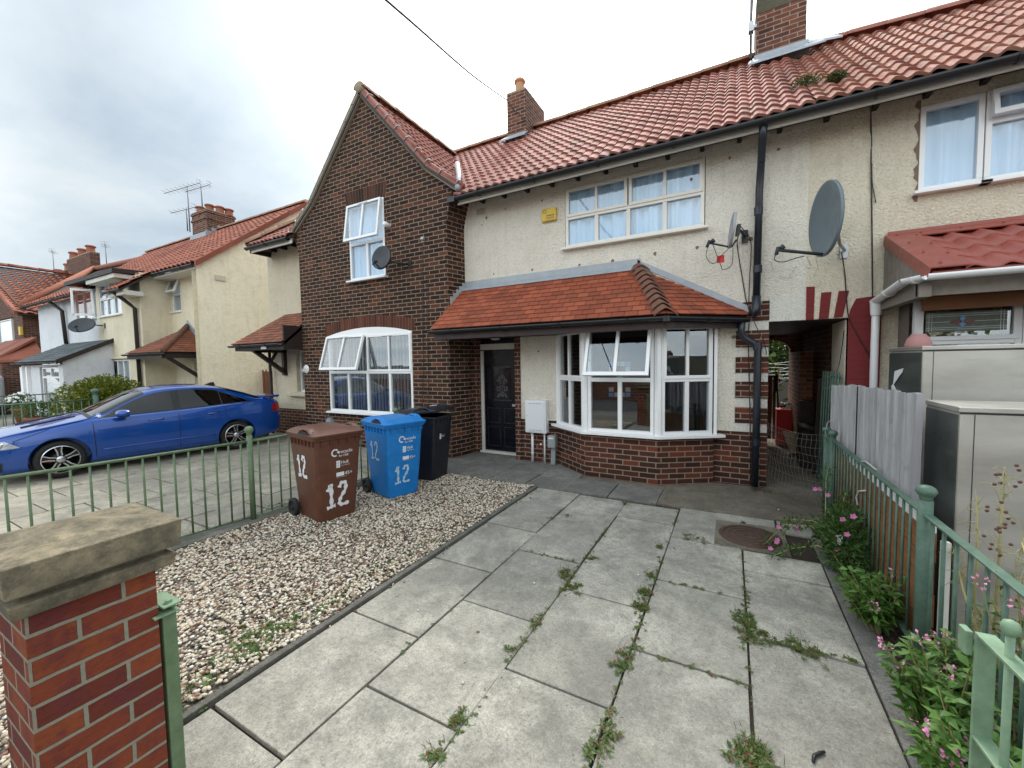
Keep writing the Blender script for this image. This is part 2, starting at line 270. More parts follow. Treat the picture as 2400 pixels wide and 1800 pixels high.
# ------------------------------------------------------------ geometry helpers
def rootloc(o):
    l=V((0,0,0))
    while o is not None: l=l+o.location; o=o.parent
    return l
class MB:
    def __init__(s): s.v=[];s.f=[];s.sm=[];s.uv=[]
    def add(s,vs,fs,smooth=False,uvs=None):
        b=len(s.v); s.v+=[tuple(p) for p in vs]
        for i,f in enumerate(fs):
            s.f.append([b+j for j in f]); s.sm.append(smooth); s.uv.append(uvs[i] if uvs else None)
        return s
    def obox(s,o,a,b,c):
        o,a,b,c=V(o),V(a),V(b),V(c)
        return s.add([o,o+a,o+a+b,o+b,o+c,o+a+c,o+a+b+c,o+b+c],[(0,3,2,1),(4,5,6,7),(0,1,5,4),(1,2,6,5),(2,3,7,6),(3,0,4,7)])
    def box(s,x0,x1,y0,y1,z0,z1): return s.obox((x0,y0,z0),(x1-x0,0,0),(0,y1-y0,0),(0,0,z1-z0))
    def bar(s,p,q,w,h,up=(0,0,1)):
        p,q=V(p),V(q); d=q-p; sd=d.cross(V(up)); 
        if sd.length<1e-6: sd=V((1,0,0))
        sd.normalize(); u=sd.cross(d).normalized()
        return s.obox(p-sd*w/2-u*h/2,sd*w,d,u*h)
    def prism(s,pts,vec):
        pts=[V(p) for p in pts]; n=len(pts); vec=V(vec)
        return s.add(pts+[p+vec for p in pts],[list(range(n)),list(range(2*n-1,n-1,-1))]+[(i,(i+1)%n,n+(i+1)%n,n+i) for i in range(n)])
    def poly(s,pts): return s.add(pts,[list(range(len(pts)))])
    def tube(s,path,r,n=8,cap=True,smooth=True):
        P=[V(p) for p in path]; rr=r if hasattr(r,'__len__') else [r]*len(P)
        vs=[];fs=[];prev=None
        for i,p in enumerate(P):
            d=(P[min(i+1,len(P)-1)]-P[max(i-1,0)]).normalized()
            a=prev if prev is not None else (V((0,0,1)) if abs(d.z)<.9 else V((1,0,0)))
            x=(a-d*a.dot(d)); 
            if x.length<1e-5: x=V((1,0,0))-d*d.x
            x.normalize(); y=d.cross(x); prev=x
            for k in range(n):
                t=2*math.pi*k/n; vs.append(p+(x*math.cos(t)+y*math.sin(t))*rr[i])
        for i in range(len(P)-1):
            for k in range(n): fs.append((i*n+k,i*n+(k+1)%n,(i+1)*n+(k+1)%n,(i+1)*n+k))
        if cap: fs+=[list(range(n))[::-1],[(len(P)-1)*n+k for k in range(n)]]
        return s.add(vs,fs,smooth)
    def lathe(s,c,prof,n=20,axis=(0,0,1),smooth=True,cap=False):
        ax=V(axis).normalized(); x=ax.orthogonal().normalized(); y=ax.cross(x); c=V(c); vs=[];fs=[]
        for (r,h) in prof:
            for k in range(n):
                t=2*math.pi*k/n; vs.append(c+ax*h+(x*math.cos(t)+y*math.sin(t))*max(r,1e-4))
        for i in range(len(prof)-1):
            for k in range(n): fs.append((i*n+k,i*n+(k+1)%n,(i+1)*n+(k+1)%n,(i+1)*n+k))
        if cap or prof[0][0]<.003: fs.append(list(range(n))[::-1])
        if cap or prof[-1][0]<.003: fs.append([(len(prof)-1)*n+k for k in range(n)])
        return s.add(vs,fs,smooth)
    def ball(s,c,r,n=12,sz=1): return s.lathe(c,[(r*math.sin(math.pi*i/8),-r*sz*math.cos(math.pi*i/8)) for i in range(9)],n)
    def build(s,name,mat,parent=None,origin=None,clips=(),bevel=0,label=None,fixn=True,**tags):
        rl=rootloc(parent); o0=V(origin) if origin is not None else V((0,0,0)); off=rl+o0
        bm=bmesh.new(); uvl=bm.loops.layers.uv.new('UVMap'); lay=bm.faces.layers.int.new('auto')
        vs=[bm.verts.new(p) for p in s.v]
        for f,sm_,uv in zip(s.f,s.sm,s.uv):
            try: fc=bm.faces.new([vs[i] for i in f])
            except ValueError: continue
            fc.smooth=sm_
            if uv:
                for lp,u in zip(fc.loops,uv): lp[uvl].uv=u
            else: fc[lay]=1
        for (co,no) in clips:
            g=bm.verts[:]+bm.edges[:]+bm.faces[:]
            bmesh.ops.bisect_plane(bm,geom=g,dist=1e-5,plane_co=co,plane_no=no,clear_outer=True)
        if fixn: bmesh.ops.recalc_face_normals(bm,faces=bm.faces)
        bm.normal_update()
        for fc in bm.faces:
            if not fc[lay]: continue
            n=fc.normal
            t=V((-n.y,n.x,0)) if abs(n.z)<.97 else V((1,0,0))
            if t.length<1e-6: t=V((1,0,0))
            t.normalize(); b=n.cross(t) if abs(n.z)<.97 else V((0,1,0))
            for lp in fc.loops: lp[uvl].uv=(lp.vert.co.dot(t),lp.vert.co.dot(b))
        me=bpy.data.meshes.new(name)
        for v in bm.verts: v.co-=off
        bm.to_mesh(me); bm.free()
        me.materials.append(M[mat] if isinstance(mat,str) else mat)
        o=bpy.data.objects.new(name,me); COL.objects.link(o); o.location=o0
        if parent is not None: o.parent=parent
        if bevel:
            m=o.modifiers.new('bevel','BEVEL'); m.width=bevel; m.segments=2; m.limit_method='ANGLE'; m.angle_limit=R(40)
        if label: tags['label']=label
        for k,v in tags.items(): o[k]=v
        return o
def parts(mb,name,mat,parent,**k):
    """one object per connected piece"""
    par=list(range(len(mb.v)))
    def find(a):
        while par[a]!=a: par[a]=par[par[a]]; a=par[a]
        return a
    for f in mb.f:
        for i in f[1:]: par[find(i)]=find(f[0])
    g={}
    for i,f in enumerate(mb.f): g.setdefault(find(f[0]),[]).append(i)
    out=[]
    for ids in g.values():
        m=MB(); mp={}
        for i in ids:
            nf=[]
            for q in mb.f[i]:
                if q not in mp: mp[q]=len(m.v); m.v.append(mb.v[q])
                nf.append(mp[q])
            m.f.append(nf); m.sm.append(mb.sm[i]); m.uv.append(mb.uv[i])
        out.append(m.build(name,mat,parent,**k))
    return out
def thing(name,loc,label,cat,group=None):
    o=bpy.data.objects.new(name,None); COL.objects.link(o); o.location=loc; o.empty_display_size=.2
    o['label']=label; o['category']=cat
    if group: o['group']=group
    return o
def copy_tree(o,parent=None):
    c=o.copy(); COL.objects.link(c)
    if parent is not None: c.parent=parent
    for ch in [k for k in bpy.data.objects if k.parent==o]: copy_tree(ch,c)
    return c
def wall(mb,A,B,z0,z1,holes=(),thick=.22,outer=None,caps=False):
    """vertical wall from A to B (left to right seen from outside), holes (u0,u1,z0,z1) with reveals; thickness goes inward"""
    A,B=V((A[0],A[1],0)),V((B[0],B[1],0)); d=(B-A); L=d.length; d.normalize(); n=V((-d.y,d.x,0))*thick
    us=sorted({0,L}|{h[0] for h in holes}|{h[1] for h in holes}); zs=sorted({z0,z1}|{h[2] for h in holes}|{h[3] for h in holes})
    us=[u for u in us if 0<=u<=L]; zs=[z for z in zs if z0<=z<=z1]
    def hole(u,z): return any(h[0]<u<h[1] and h[2]<z<h[3] for h in holes)
    P=lambda u,z,k=0:A+d*u+n*k+V((0,0,z))
    cell={}
    for i in range(len(us)-1):
        for j in range(len(zs)-1): cell[i,j]=not hole((us[i]+us[i+1])/2,(zs[j]+zs[j+1])/2)
    for (i,j),s in cell.items():
        if not s: continue
        a,b,c,e=us[i],us[i+1],zs[j],zs[j+1]
        mb.add([P(a,c),P(b,c),P(b,e),P(a,e)],[(0,1,2,3)]); mb.add([P(a,c,1),P(b,c,1),P(b,e,1),P(a,e,1)],[(3,2,1,0)])
        if not cell.get((i-1,j),False) and (i>0 or caps): mb.add([P(a,c,1),P(a,c),P(a,e),P(a,e,1)],[(0,1,2,3)])
        if not cell.get((i+1,j),False) and (i<len(us)-2 or caps): mb.add([P(b,c),P(b,c,1),P(b,e,1),P(b,e)],[(0,1,2,3)])
        if not cell.get((i,j-1),False): mb.add([P(a,c,1),P(b,c,1),P(b,c),P(a,c)],[(0,1,2,3)])
        if not cell.get((i,j+1),False): mb.add([P(a,e),P(b,e),P(b,e,1),P(a,e,1)],[(0,1,2,3)])
    return mb
def roofsheet(mb,O,U,W,width,length,pw=.19,gauge=.31,amp=.024,lift=.026,ns=8,plain=False,stag=False,seed=1,jit=.003):
    """tile courses: O eave corner, U along eave, W up slope"""
    rg=random.Random(seed); O,U,W=V(O),V(U).normalized(),V(W).normalized(); N=U.cross(W).normalized()
    if N.z<0: N=-N
    nr=int(math.ceil(length/gauge)); nc=int(math.ceil(width/pw))
    for r in range(nr):
        s0=r*gauge; s1=min(s0+gauge+.02,length+.02)
        off=(-.5*pw if (stag and r%2) else 0)
        vs=[];fs=[];uvs=[]
        jj=[rg.uniform(-jit,jit) for _ in range(nc+2)]; jl=[rg.uniform(-.006,.006)*(gauge/.3) for _ in range(nc+2)]
        step=pw/ns if not plain else pw
        nn=nc*ns if not plain else nc
        cols=[]
        for k in range(nn+1+(1 if off else 0)):
            u=k*step+off
            ti=int(math.floor((u-off)/pw+1e-6)); ph=((u-off)/pw)%1
            if plain:
                cols.append((u,0,ti,True))
            else:
                h=amp*(math.sin(2*math.pi*ph)+.28*math.sin(4*math.pi*ph+.6)); cols.append((u,h,ti,False))
        if plain:
            for k in range(len(cols)-1):
                a,b=max(0,cols[k][0]),min(width,cols[k+1][0])
                if b-a<1e-4: continue
                z=rg.uniform(-jit,jit); l=rg.uniform(-.0025,.0025)
                g=.0016
                p=[O+U*(a+g)+W*(s0+l)+N*(lift+z),O+U*(b-g)+W*(s0+l)+N*(lift+z+rg.uniform(-.001,.002)),O+U*(b-g)+W*s1+N*.002,O+U*(a+g)+W*s1+N*.002,
                   O+U*(a+g)+W*(s0+l)+N*(lift*.15),O+U*(b-g)+W*(s0+l)+N*(lift*.15)]
                ua,ub=k+.001+r*13,k+.999+r*13
                mb.add(p,[(0,1,2,3),(4,5,1,0)],False,[[(ua+seed*37,r+.1),(ub+seed*37,r+.1),(ub+seed*37,r+.9),(ua+seed*37,r+.9)],[(ua+seed*37,r+.1),(ub+seed*37,r+.1),(ub+seed*37,r+.15),(ua+seed*37,r+.15)]])
        else:
            for (u,h,ti,_) in cols:
                u=min(u,width); l=jl[min(ti,nc)]; z=jj[min(ti,nc)]
                vs.append(O+U*u+W*(s0+l)+N*(h+lift+z)); vs.append(O+U*u+W*s1+N*(h+z*.3)); vs.append(O+U*u+W*(s0+l)+N*(h+lift*.05+z-.006))
            for k in range(len(cols)-1):
                a=3*k; b=3*(k+1); ua=k/ns; ub=(k+1)/ns; e=.001
                ti=int(k//ns); ua=ti+(k%ns)/ns*.98+.01+r*13; ub=ti+((k%ns)+1)/ns*.98+.01+r*13
                q=seed*37
                fs+= [(a,b,b+1,a+1),(a+2,b+2,b,a)]
                uvs+=[[(ua+q,r+.1),(ub+q,r+.1),(ub+q,r+.9),(ua+q,r+.9)],[(ua+q,r+.1),(ub+q,r+.1),(ub+q,r+.15),(ua+q,r+.15)]]
            mb.add(vs,fs,False,uvs)
    return mb
def halfround(mb,P,Q,r=.11,seg=.32,n=8,up=(0,0,1),lap=.02):
    """ridge tiles"""
    P,Q=V(P),V(Q); d=Q-P; L=d.length; d.normalize(); s=d.cross(V(up)).normalized(); u=s.cross(d)
    k=max(1,int(L/seg)); sg=L/k
    for i in range(k):
        rr=r*(1+.03*((i*7)%3-1)); a=P+d*(i*sg); b=P+d*((i+1)*sg+lap); vs=[];fs=[]
        for e,(c,rad) in enumerate(((a,rr*1.04),(b,rr*.98))):
            for m in range(n+1):
                t=math.pi*m/n; vs.append(c+s*math.cos(t)*rad+u*(math.sin(t)*rad*.85-.02))
        for m in range(n): fs.append((m,m+1,n+1+m+1,n+1+m))
        fs.append(list(range(n+1))); fs.append(list(range(2*n+1,n,-1)))
        mb.add(vs,fs,True)
    return mb
def gutter(mb,path,r=.055):
    """half-round gutter along path with brackets"""
    n=8
    for a,b in zip(path[:-1],path[1:]):
        a,b=V(a),V(b); d=(b-a).normalized(); s=d.cross(V((0,0,1))).normalized(); L=(b-a).length
        vs=[];fs=[]
        for c in (a,b):
            for rad in (r,r*.86):
                for m in range(n+1):
                    t=math.pi*m/n; vs.append(c+s*math.cos(t)*rad-V((0,0,1))*math.sin(t)*rad)
        w=n+1
        for m in range(n): fs+=[(m,m+1,2*w+m+1,2*w+m),(w+m+1,w+m,3*w+m,3*w+m+1)]
        fs+=[(0,2*w,3*w,w),(n,w+n,3*w+n,2*w+n)]
        mb.add(vs,fs,True)
        k=max(1,int(L/.9))
        for i in range(k):
            c=a+d*(L*(i+.5)/k); 
            pts=[c+s*math.cos(math.pi*m/n)*(r+.006)-V((0,0,1))*math.sin(math.pi*m/n)*(r+.006) for m in range(n+1)]
            for p,q in zip(pts[:-1],pts[1:]): mb.bar(p,q,.03,.008,up=s if abs((q-p).normalized().dot(s))<.9 else (0,0,1))
    return mb
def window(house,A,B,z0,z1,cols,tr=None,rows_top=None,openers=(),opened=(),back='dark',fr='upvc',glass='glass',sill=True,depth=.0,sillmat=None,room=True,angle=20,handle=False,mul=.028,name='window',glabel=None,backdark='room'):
    """window unit; A,B left/right (seen from outside) xy on the wall plane. cols: fractions edges; tr: transom z"""
    A,B=V((A[0],A[1],0)),V((B[0],B[1],0)); d=B-A; W=d.length; d.normalize(); n=V((d.y,-d.x,0)); Z=V((0,0,1)); A=A-n*depth
    def P(u,v,z): return A+d*u+n*v+Z*z
    def bx(mb,u0,u1,v0,v1,a,b): mb.obox(P(u0,v0,a),d*(u1-u0),n*(v1-v0),Z*(b-a))
    f=MB(); o=.045
    bx(f,0,W,-.06,.012,z0,z0+o); bx(f,0,W,-.06,.012,z1-o,z1); bx(f,0,o,-.06,.012,z0+o,z1-o); bx(f,W-o,W,-.06,.012,z0+o,z1-o)
    if tr: bx(f,o,W-o,-.055,.010,tr-mul,tr+mul)
    xs=[c*W for c in cols]; rt=rows_top or cols; xt=[c*W for c in rt]
    zt=tr if tr else z1
    for x in xs[1:-1]: bx(f,x-mul,x+mul,-.05,.006,z0+o,(tr-mul) if tr else z1-o)
    pane=MB(); 
    bx(pane,o*.6,W-o*.6,-.031,-.025,z0+o*.6,(tr if tr else z1-o*.6))
    op_rects=[]
    sash=MB()
    if tr:
        opened_idx=set(opened)
        for k,(ua,ub) in enumerate(openers):
            ua*=W; ub*=W
            if k not in opened_idx: op_rects.append((ua,ub,False))
            else: op_rects.append((ua,ub,True))
        segs=[]; 
        for ua,ub,isop in op_rects:
            s=.042; a0,b0=ua+(.012 if ua>0 else .02),ub-(.012 if ub<W else .02)
            za,zb=tr+.012,z1-.02
            mids=[x for x in xt if a0+.05<x<b0-.05]
            if not isop:
                bx(sash,a0,b0,-.02,.024,za,za+s); bx(sash,a0,b0,-.02,.024,zb-s,zb); bx(sash,a0,a0+s,-.02,.024,za+s,zb-s); bx(sash,b0-s,b0,-.02,.024,za+s,zb-s)
                for x in mids: bx(sash,x-.02,x+.02,-.018,.020,za+s,zb-s)
                bx(pane,a0+.03,b0-.03,-.010,-.004,za+.03,zb-.03)
                bx(sash,(a0+b0)/2-.13,(a0+b0)/2+.13,.020,.032,zb-.032,zb-.014)
            else:
                t=R(angle); H=zb-za; hinge=P(0,.02,zb); dn=-Z*math.cos(t)+n*math.sin(t); on=n*math.cos(t)+Z*math.sin(t)
                def Q(u,v,h): return hinge+d*u+on*v+dn*h
                def qb(mb,u0,u1,v0,v1,h0,h1): mb.obox(Q(u0,v0,h0),d*(u1-u0),on*(v1-v0),dn*(h1-h0))
                sh=MB(); qb(sh,a0,b0,0,.05,0,s); qb(sh,a0,b0,0,.05,H-s*1.2,H); qb(sh,a0,a0+s,0,.05,s,H-s*1.2); qb(sh,b0-s,b0,0,.05,s,H-s*1.2)
                for x in mids: qb(sh,x-.022,x+.022,.002,.047,s,H-s*1.2)
                qb(sh,(a0+b0)/2-.13,(a0+b0)/2+.13,.05,.062,.012,.03)
                segs.append(sh); sp=MB(); qb(sp,a0+.03,b0-.03,.020,.026,.03,H-.04); segs.append(sp)
                bx(f,ua-.0 if ua>0 else 0,ua+.02,-.05,.012,tr,z1-o) if ua>0 else None
                # stay arms
                for u in (a0+.02,b0-.02): sh.bar(P(u,0,za+H*.35),Q(u,.01,H*.62),.012,.008)
        for ua,ub in zip([0]+[r[1] for r in op_rects],[r[0] for r in op_rects]+[W]):
            if ub-ua>.1:
                bx(pane,ua+o*.6,ub-o*.6,-.031,-.025,tr,z1-o*.6)
                for x in xt:
                    if ua+.05<x<ub-.05: bx(f,x-mul,x+mul,-.05,.006,tr+mul,z1-o)
    wf=f.build(name,fr,house,bevel=.004,label=glabel)
    pane.build('pane',glass,wf)
    if sash.f: sash.build('opener',fr,wf,bevel=.003)
    if tr:
        for i in range(0,len(segs),2):
            sobj=segs[i].build('open_sash',fr,wf,bevel=.003); segs[i+1].build('sash_pane',glass,wf)
    if sill:
        s=MB(); s.obox(P(-.05,-.04,z0-.035),d*(W+.10),n*.13,Z*.034); s.build('sill',sillmat or fr,wf,bevel=.005)
    if back in('net','curtain','thin'):
        c=MB(); vs=[];fs=[]; k=int(W/.012)
        for i in range(k+1):
            u=W*i/k; w=.032*math.sin(u*30+2*math.sin(u*7))+.012*math.sin(u*71+1)+.01*math.sin(u*17)
            for zz in (z0+.03,(z0+z1)/2,z1-.03): vs.append(P(u,-.085+w*(1.25-.5*(zz-z0)/(z1-z0)),zz))
        for i in range(k):
            for j in range(2): fs.append((3*i+j,3*i+3+j,3*i+4+j,3*i+1+j))
        c.add(vs,fs,True); c.build('curtain','net',wf,fixn=False)
    if back=='blind':
        c=MB(); k=int(W/.085)
        for i in range(k):
            u=.04+(W-.08)*(i+.5)/k; a=R(68+6*math.sin(i*2.3)); dd=(d*math.cos(a)+n*math.sin(a))*.085
            c.obox(P(u,-.14,z0+.05)-dd/2,dd,n.cross(dd).normalized()*0+d*.002,Z*(z1-z0-.08))
        parts(c,'blind_slat','blind',wf)
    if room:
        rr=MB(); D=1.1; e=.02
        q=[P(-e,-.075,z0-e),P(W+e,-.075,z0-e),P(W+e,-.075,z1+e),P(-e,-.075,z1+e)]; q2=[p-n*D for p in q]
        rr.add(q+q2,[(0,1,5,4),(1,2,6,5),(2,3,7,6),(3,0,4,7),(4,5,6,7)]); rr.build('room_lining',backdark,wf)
    return wf
def textmesh(s,size,extrude=.0):
    cu=bpy.data.curves.new('t','FONT'); cu.body=s; cu.size=size; cu.align_x='LEFT'; cu.extrude=extrude; cu.resolution_u=3
    o=bpy.data.objects.new('t',cu); COL.objects.link(o); bpy.context.view_layer.update()
    me=o.to_mesh(); vs=[v.co.copy() for v in me.vertices]; fs=[tuple(p.vertices) for p in me.polygons]
    o.to_mesh_clear(); bpy.data.objects.remove(o); return vs,fs
def puttext(mb,s,size,O,d,u,n,bold=0,off=.002):
    vs,fs=textmesh(s,size); O,d,u,n=V(O),V(d),V(u),V(n)
    for bx in ([0] if not bold else [-bold,0,bold]):
        mb.add([O+d*(p.x+bx)+u*p.y+n*(off+abs(bx)*.02) for p in vs],fs)
def stroke(mb,pts,w,O,d,u,n,off=.003,sub=6):
    """ribbon brush stroke through pts in local 2d"""
    P=[]; pts=[V((p[0],p[1],0)) for p in pts]
    for i in range(len(pts)-1):
        p0=pts[max(i-1,0)];p1=pts[i];p2=pts[i+1];p3=pts[min(i+2,len(pts)-1)]
        for k in range(sub):
            t=k/sub; P.append(.5*((2*p1)+(-p0+p2)*t+(2*p0-5*p1+4*p2-p3)*t*t+(-p0+3*p1-3*p2+p3)*t**3))
    P.append(pts[-1]); O,d,u,n=V(O),V(d),V(u),V(n); vs=[];fs=[]
    for i,p in enumerate(P):
        t=(P[min(i+1,len(P)-1)]-P[max(i-1,0)]); t.normalize(); q=V((-t.y,t.x,0)); ww=w*(.5+.16*math.sin(i*1.3)) 
        for sg in (-1,1):
            r=p+q*ww*sg; vs.append(O+d*r.x+u*r.y+n*off)
    for i in range(len(P)-1): fs.append((2*i,2*i+1,2*i+3,2*i+2))
    mb.add(vs,fs)
def leaf(mb,p,d,n,L,w,bend=.25):
    """two quad folded leaf"""
    d=d.normalized(); s=d.cross(n)
    if s.length<1e-4: s=d.orthogonal()
    s.normalize(); n=s.cross(d)
    m=p+d*L*.5+n*L*.03; t=p+d*L-n*L*bend
    mb.add([p,m+s*w*.5+n*w*.12,t,m-s*w*.5+n*w*.12,m],[(0,1,4),(1,2,4),(0,4,3),(4,2,3)],True)
def rvec(rg=random):
    while 1:
        v=V((rg.uniform(-1,1),rg.uniform(-1,1),rg.uniform(-1,1)))
        if .05<v.length<1: return v.normalized()
def bush(mb,c,rad,n,L,w,rg,shell=.45,upb=.3):
    c=V(c)
    lob=[(rvec(rg),rg.uniform(.72,1.18)) for _ in range(14)]
    for _ in range(n):
        v=rvec(rg); k=max(lob,key=lambda q:q[0].dot(v)); r=k[1]*(shell+(1-shell)*rg.random()**.5)
        p=c+V((v.x*rad[0]*r,v.y*rad[1]*r,v.z*rad[2]*r)); 
        dd=(v+rvec(rg)*.8+V((0,0,upb))); leaf(mb,p,dd,rvec(rg)+V((0,0,1)),L*rg.uniform(.6,1.3),w*rg.uniform(.7,1.2))
# ------------------------------------------------------------ camera, light, sky
H=1.65
yaw,pit,rol=R(28.4516),R(3.0919),R(-.946)
fw=V((-math.sin(yaw)*math.cos(pit),math.cos(yaw)*math.cos(pit),-math.sin(pit))); rt=V((math.cos(yaw),math.sin(yaw),0)); upv=rt.cross(fw)
r2=rt*math.cos(rol)+upv*math.sin(rol); u2=-rt*math.sin(rol)+upv*math.cos(rol)
cd=bpy.data.cameras.new('camera'); cd.sensor_width=36; cd.lens=36*950.1/2400; cd.clip_start=.05; cd.clip_end=900
cam=bpy.data.objects.new('camera',cd); COL.objects.link(cam)
mw=Matrix.Identity(4)
for i in range(3): mw[i][0]=r2[i]; mw[i][1]=u2[i]; mw[i][2]=-fw[i]
mw.translation=V((0,0,H)); cam.matrix_world=mw; SC.camera=cam
def ray(x,y): return r2*((x-1200)/950.1)-u2*((y-900)/950.1)+fw
def onZ(x,y,z=0.): v=ray(x,y); return V((0,0,H))+v*((z-H)/v.z)
def onY(x,y,Y): v=ray(x,y); return V((0,0,H))+v*(Y/v.y)
def onX(x,y,X): v=ray(x,y); return V((0,0,H))+v*(X/v.x)
SC.view_settings.view_transform='Standard'; SC.view_settings.look='None'; SC.view_settings.exposure=.98; SC.view_settings.gamma=1
SC.cycles.use_denoising=True; SC.cycles.max_bounces=7; SC.cycles.transparent_max_bounces=16; SC.cycles.sample_clamp_indirect=6; SC.cycles.caustics_reflective=False; SC.cycles.caustics_refractive=False
sel,saz=R(52),R(12)   # sun elevation, azimuth left of +Y
sd=V((-math.sin(saz)*math.cos(sel),math.cos(saz)*math.cos(sel),math.sin(sel)))
sl=bpy.data.lights.new('sun','SUN'); sl.energy=1.2; sl.angle=R(14); sl.color=(1,.96,.9)
so=bpy.data.objects.new('sun',sl); COL.objects.link(so); so.rotation_euler=sd.to_track_quat('Z','Y').to_euler(); so.location=(0,0,30)
w=bpy.data.worlds.new('World'); SC.world=w; w.use_nodes=True; T=NT.__new__(NT); T.t=w.node_tree; T.t.nodes.clear(); T.m=None
T.out=T.n('ShaderNodeOutputWorld')
sky=T.n('ShaderNodeTexSky',sky_type='NISHITA'); sky.sun_disc=False; sky.sun_elevation=sel; sky.sun_rotation=-saz; sky.dust_density=3; sky.ozone_density=1
b1=T.n('ShaderNodeBackground',{'Color':sky.outputs[0],'Strength':.10})
g=T.coord('Generated')
sx=T.n('ShaderNodeSeparateXYZ',{'Vector':g}); zz=T.math('ADD',T.math('MAXIMUM',sx.outputs[2],0),.16)
pc=T.n('ShaderNodeCombineXYZ',{'X':T.math('DIVIDE',sx.outputs[0],zz),'Y':T.math('DIVIDE',sx.outputs[1],zz),'Z':0}).outputs[0]
n1=T.noise(T.mapn(pc,(.55,.8,1),(2.3,.4,0)),1.0,7,.55,.35); n2=T.noise(pc,2.6,6,.6)
nn=T.math('ADD',T.math('MULTIPLY',n1,.8),T.math('MULTIPLY',n2,.2))
cl=T.ramp(nn,[(.36,(.47,.58,.69)),(.47,(.64,.74,.82)),(.56,(.78,.86,.91)),(.64,(.90,.94,.97))])
dot=T.n('ShaderNodeVectorMath',{0:g,1:tuple(V((-.16,.68,.71)).normalized())},operation='DOT_PRODUCT').outputs['Value']
gl=T.math('POWER',T.math('MAXIMUM',dot,0),10); gl2=T.math('MULTIPLY',gl,3.4)
# unseen half of the sky behind the camera, brightened to light the facade
back=T.math('MULTIPLY',T.math('MAXIMUM',T.math('ADD',T.math('MULTIPLY',sx.outputs[1],-1),.25),0),.95)
west=T.math('MAXIMUM',sx.outputs[0],0)
amp=T.math('ADD',T.math('ADD',.52,gl2),T.math('ADD',back,T.math('MULTIPLY',west,.08)))
whiten=T.mix(T.math('MINIMUM',T.math('MULTIPLY',gl,1.5),1),cl,(.98,.98,.95))
whiten=T.mix(1.0,whiten,(1.0,.985,.955),'MULTIPLY'); b2=T.n('ShaderNodeBackground',{'Color':whiten,'Strength':amp})
mx=T.n('ShaderNodeMixShader',{0:.88,1:b1.outputs[0],2:b2.outputs[0]}); T.l(mx.outputs[0],T.out.inputs[0])
# ------------------------------------------------------------ ground
def struct(o): o['kind']='structure'; return o
g=MB(); g.poly([(-400,-300,-.06),(400,-300,-.06),(400,400,-.06),(-400,400,-.06)]); struct(g.build('ground','asphalt',origin=(0,0,-.06)))
g=MB(); g.box(-60,40,-1.9,.30,-.058,-.004); struct(g.build('pavement','slab_dk',origin=(0,-1,-.06)))
g=MB(); g.box(-60,40,-2.05,-1.9,-.058,.0); struct(g.build('kerb','kerb',origin=(0,-2,-.06)))
g=MB(); g.box(-60,-1.90,.30,30,-.05,-.022); g.box(-1.90,30,.30,30,-.05,-.022); struct(g.build('garden_soil','soil',origin=(0,3,-.05)))
# driveway slabs
gr=random.Random(3)
def slabset(mb,X0,X1,ys,t=.0,g=.006,gy=.0085):
    for a,b in zip(ys[:-1],ys[1:]):
        dz=gr.uniform(-.003,.003); dz2=gr.uniform(-.003,.003); j=gr.uniform(-.004,.004)
        mb.obox((X0+g+j,a+gy,-.045),(X1-X0-2*g,gr.uniform(-.004,.004),dz2),(gr.uniform(-.004,.004),b-a-2*gy,dz),(0,0,.045+gr.uniform(-.003,.003)))
cx=[-2.215,-1.64,-1.06,-.485,.10,.65]
cols=[[.10,.955,1.795,2.64,3.475,4.23,4.765],[.55,1.39,2.24,3.09,3.905,4.74],[.12,.975,1.82,2.685,3.545,4.25,4.72],[.59,1.42,2.285,3.12,3.955,4.79],[.14,1.0,1.86,2.71,3.56,3.94]]
mb=MB()
for k,c in enumerate(cols): slabset(mb,cx[k],cx[k+1],[-.6 if k!=0 else -.6]+c)
slabset(mb,-.125,.40,[4.60,4.80]); slabset(mb,.41,.70,[4.50,4.83])
struct(mb.build('driveway_paving','slab',origin=(-.8,2.4,0),bevel=.004))
mb=MB()
xs=[-4.75,-4.18,-3.605,-3.02,-2.45,-1.885,-1.31,-.745]
for i in range(len(xs)-1): slabset(mb,xs[i],xs[i+1],[4.785,5.385],g=.004)
xs2=[-4.75,-4.2,-3.61,-3.02,-2.44,-1.87]
for i in range(len(xs2)-1): slabset(mb,xs2[i],xs2[i+1],[5.39,6.02],g=.004)
slabset(mb,-4.18,-3.15,[6.02,6.34])
struct(mb.build('path_paving','slab_dk',origin=(-2.5,5.4,0),bevel=.003))
mb=MB(); mb.box(-.74,.405,4.81,5.99,-.05,-.003); mb.box(.405,1.17,4.86,12.5,-.05,-.004); mb.box(-1.865,-.745,5.395,5.99,-.05,-.006); mb.box(-4,9,12.5,40,-.05,-.01); struct(mb.build('concrete_path','concrete',origin=(.4,6,0)))
mb=MB(); mb.box(-2.265,-2.222,-.55,4.75,-.05,.022); mb.box(-4.5,-2.265,4.755,4.782,-.05,.018); struct(mb.build('gravel_edging','kerb',origin=(-2.24,2,0),bevel=.005))
mb=MB(); mb.box(.657,.80,-.5,4.5,-.05,-.002); struct(mb.build('edge_strip','slab_dk',origin=(.72,2,0),bevel=.006))
mb=MB(); mb.box(-4.62,-4.36,-.5,5.6,-.05,.03); struct(mb.build('boundary_kerb','kerb',origin=(-4.5,2,0),bevel=.01))
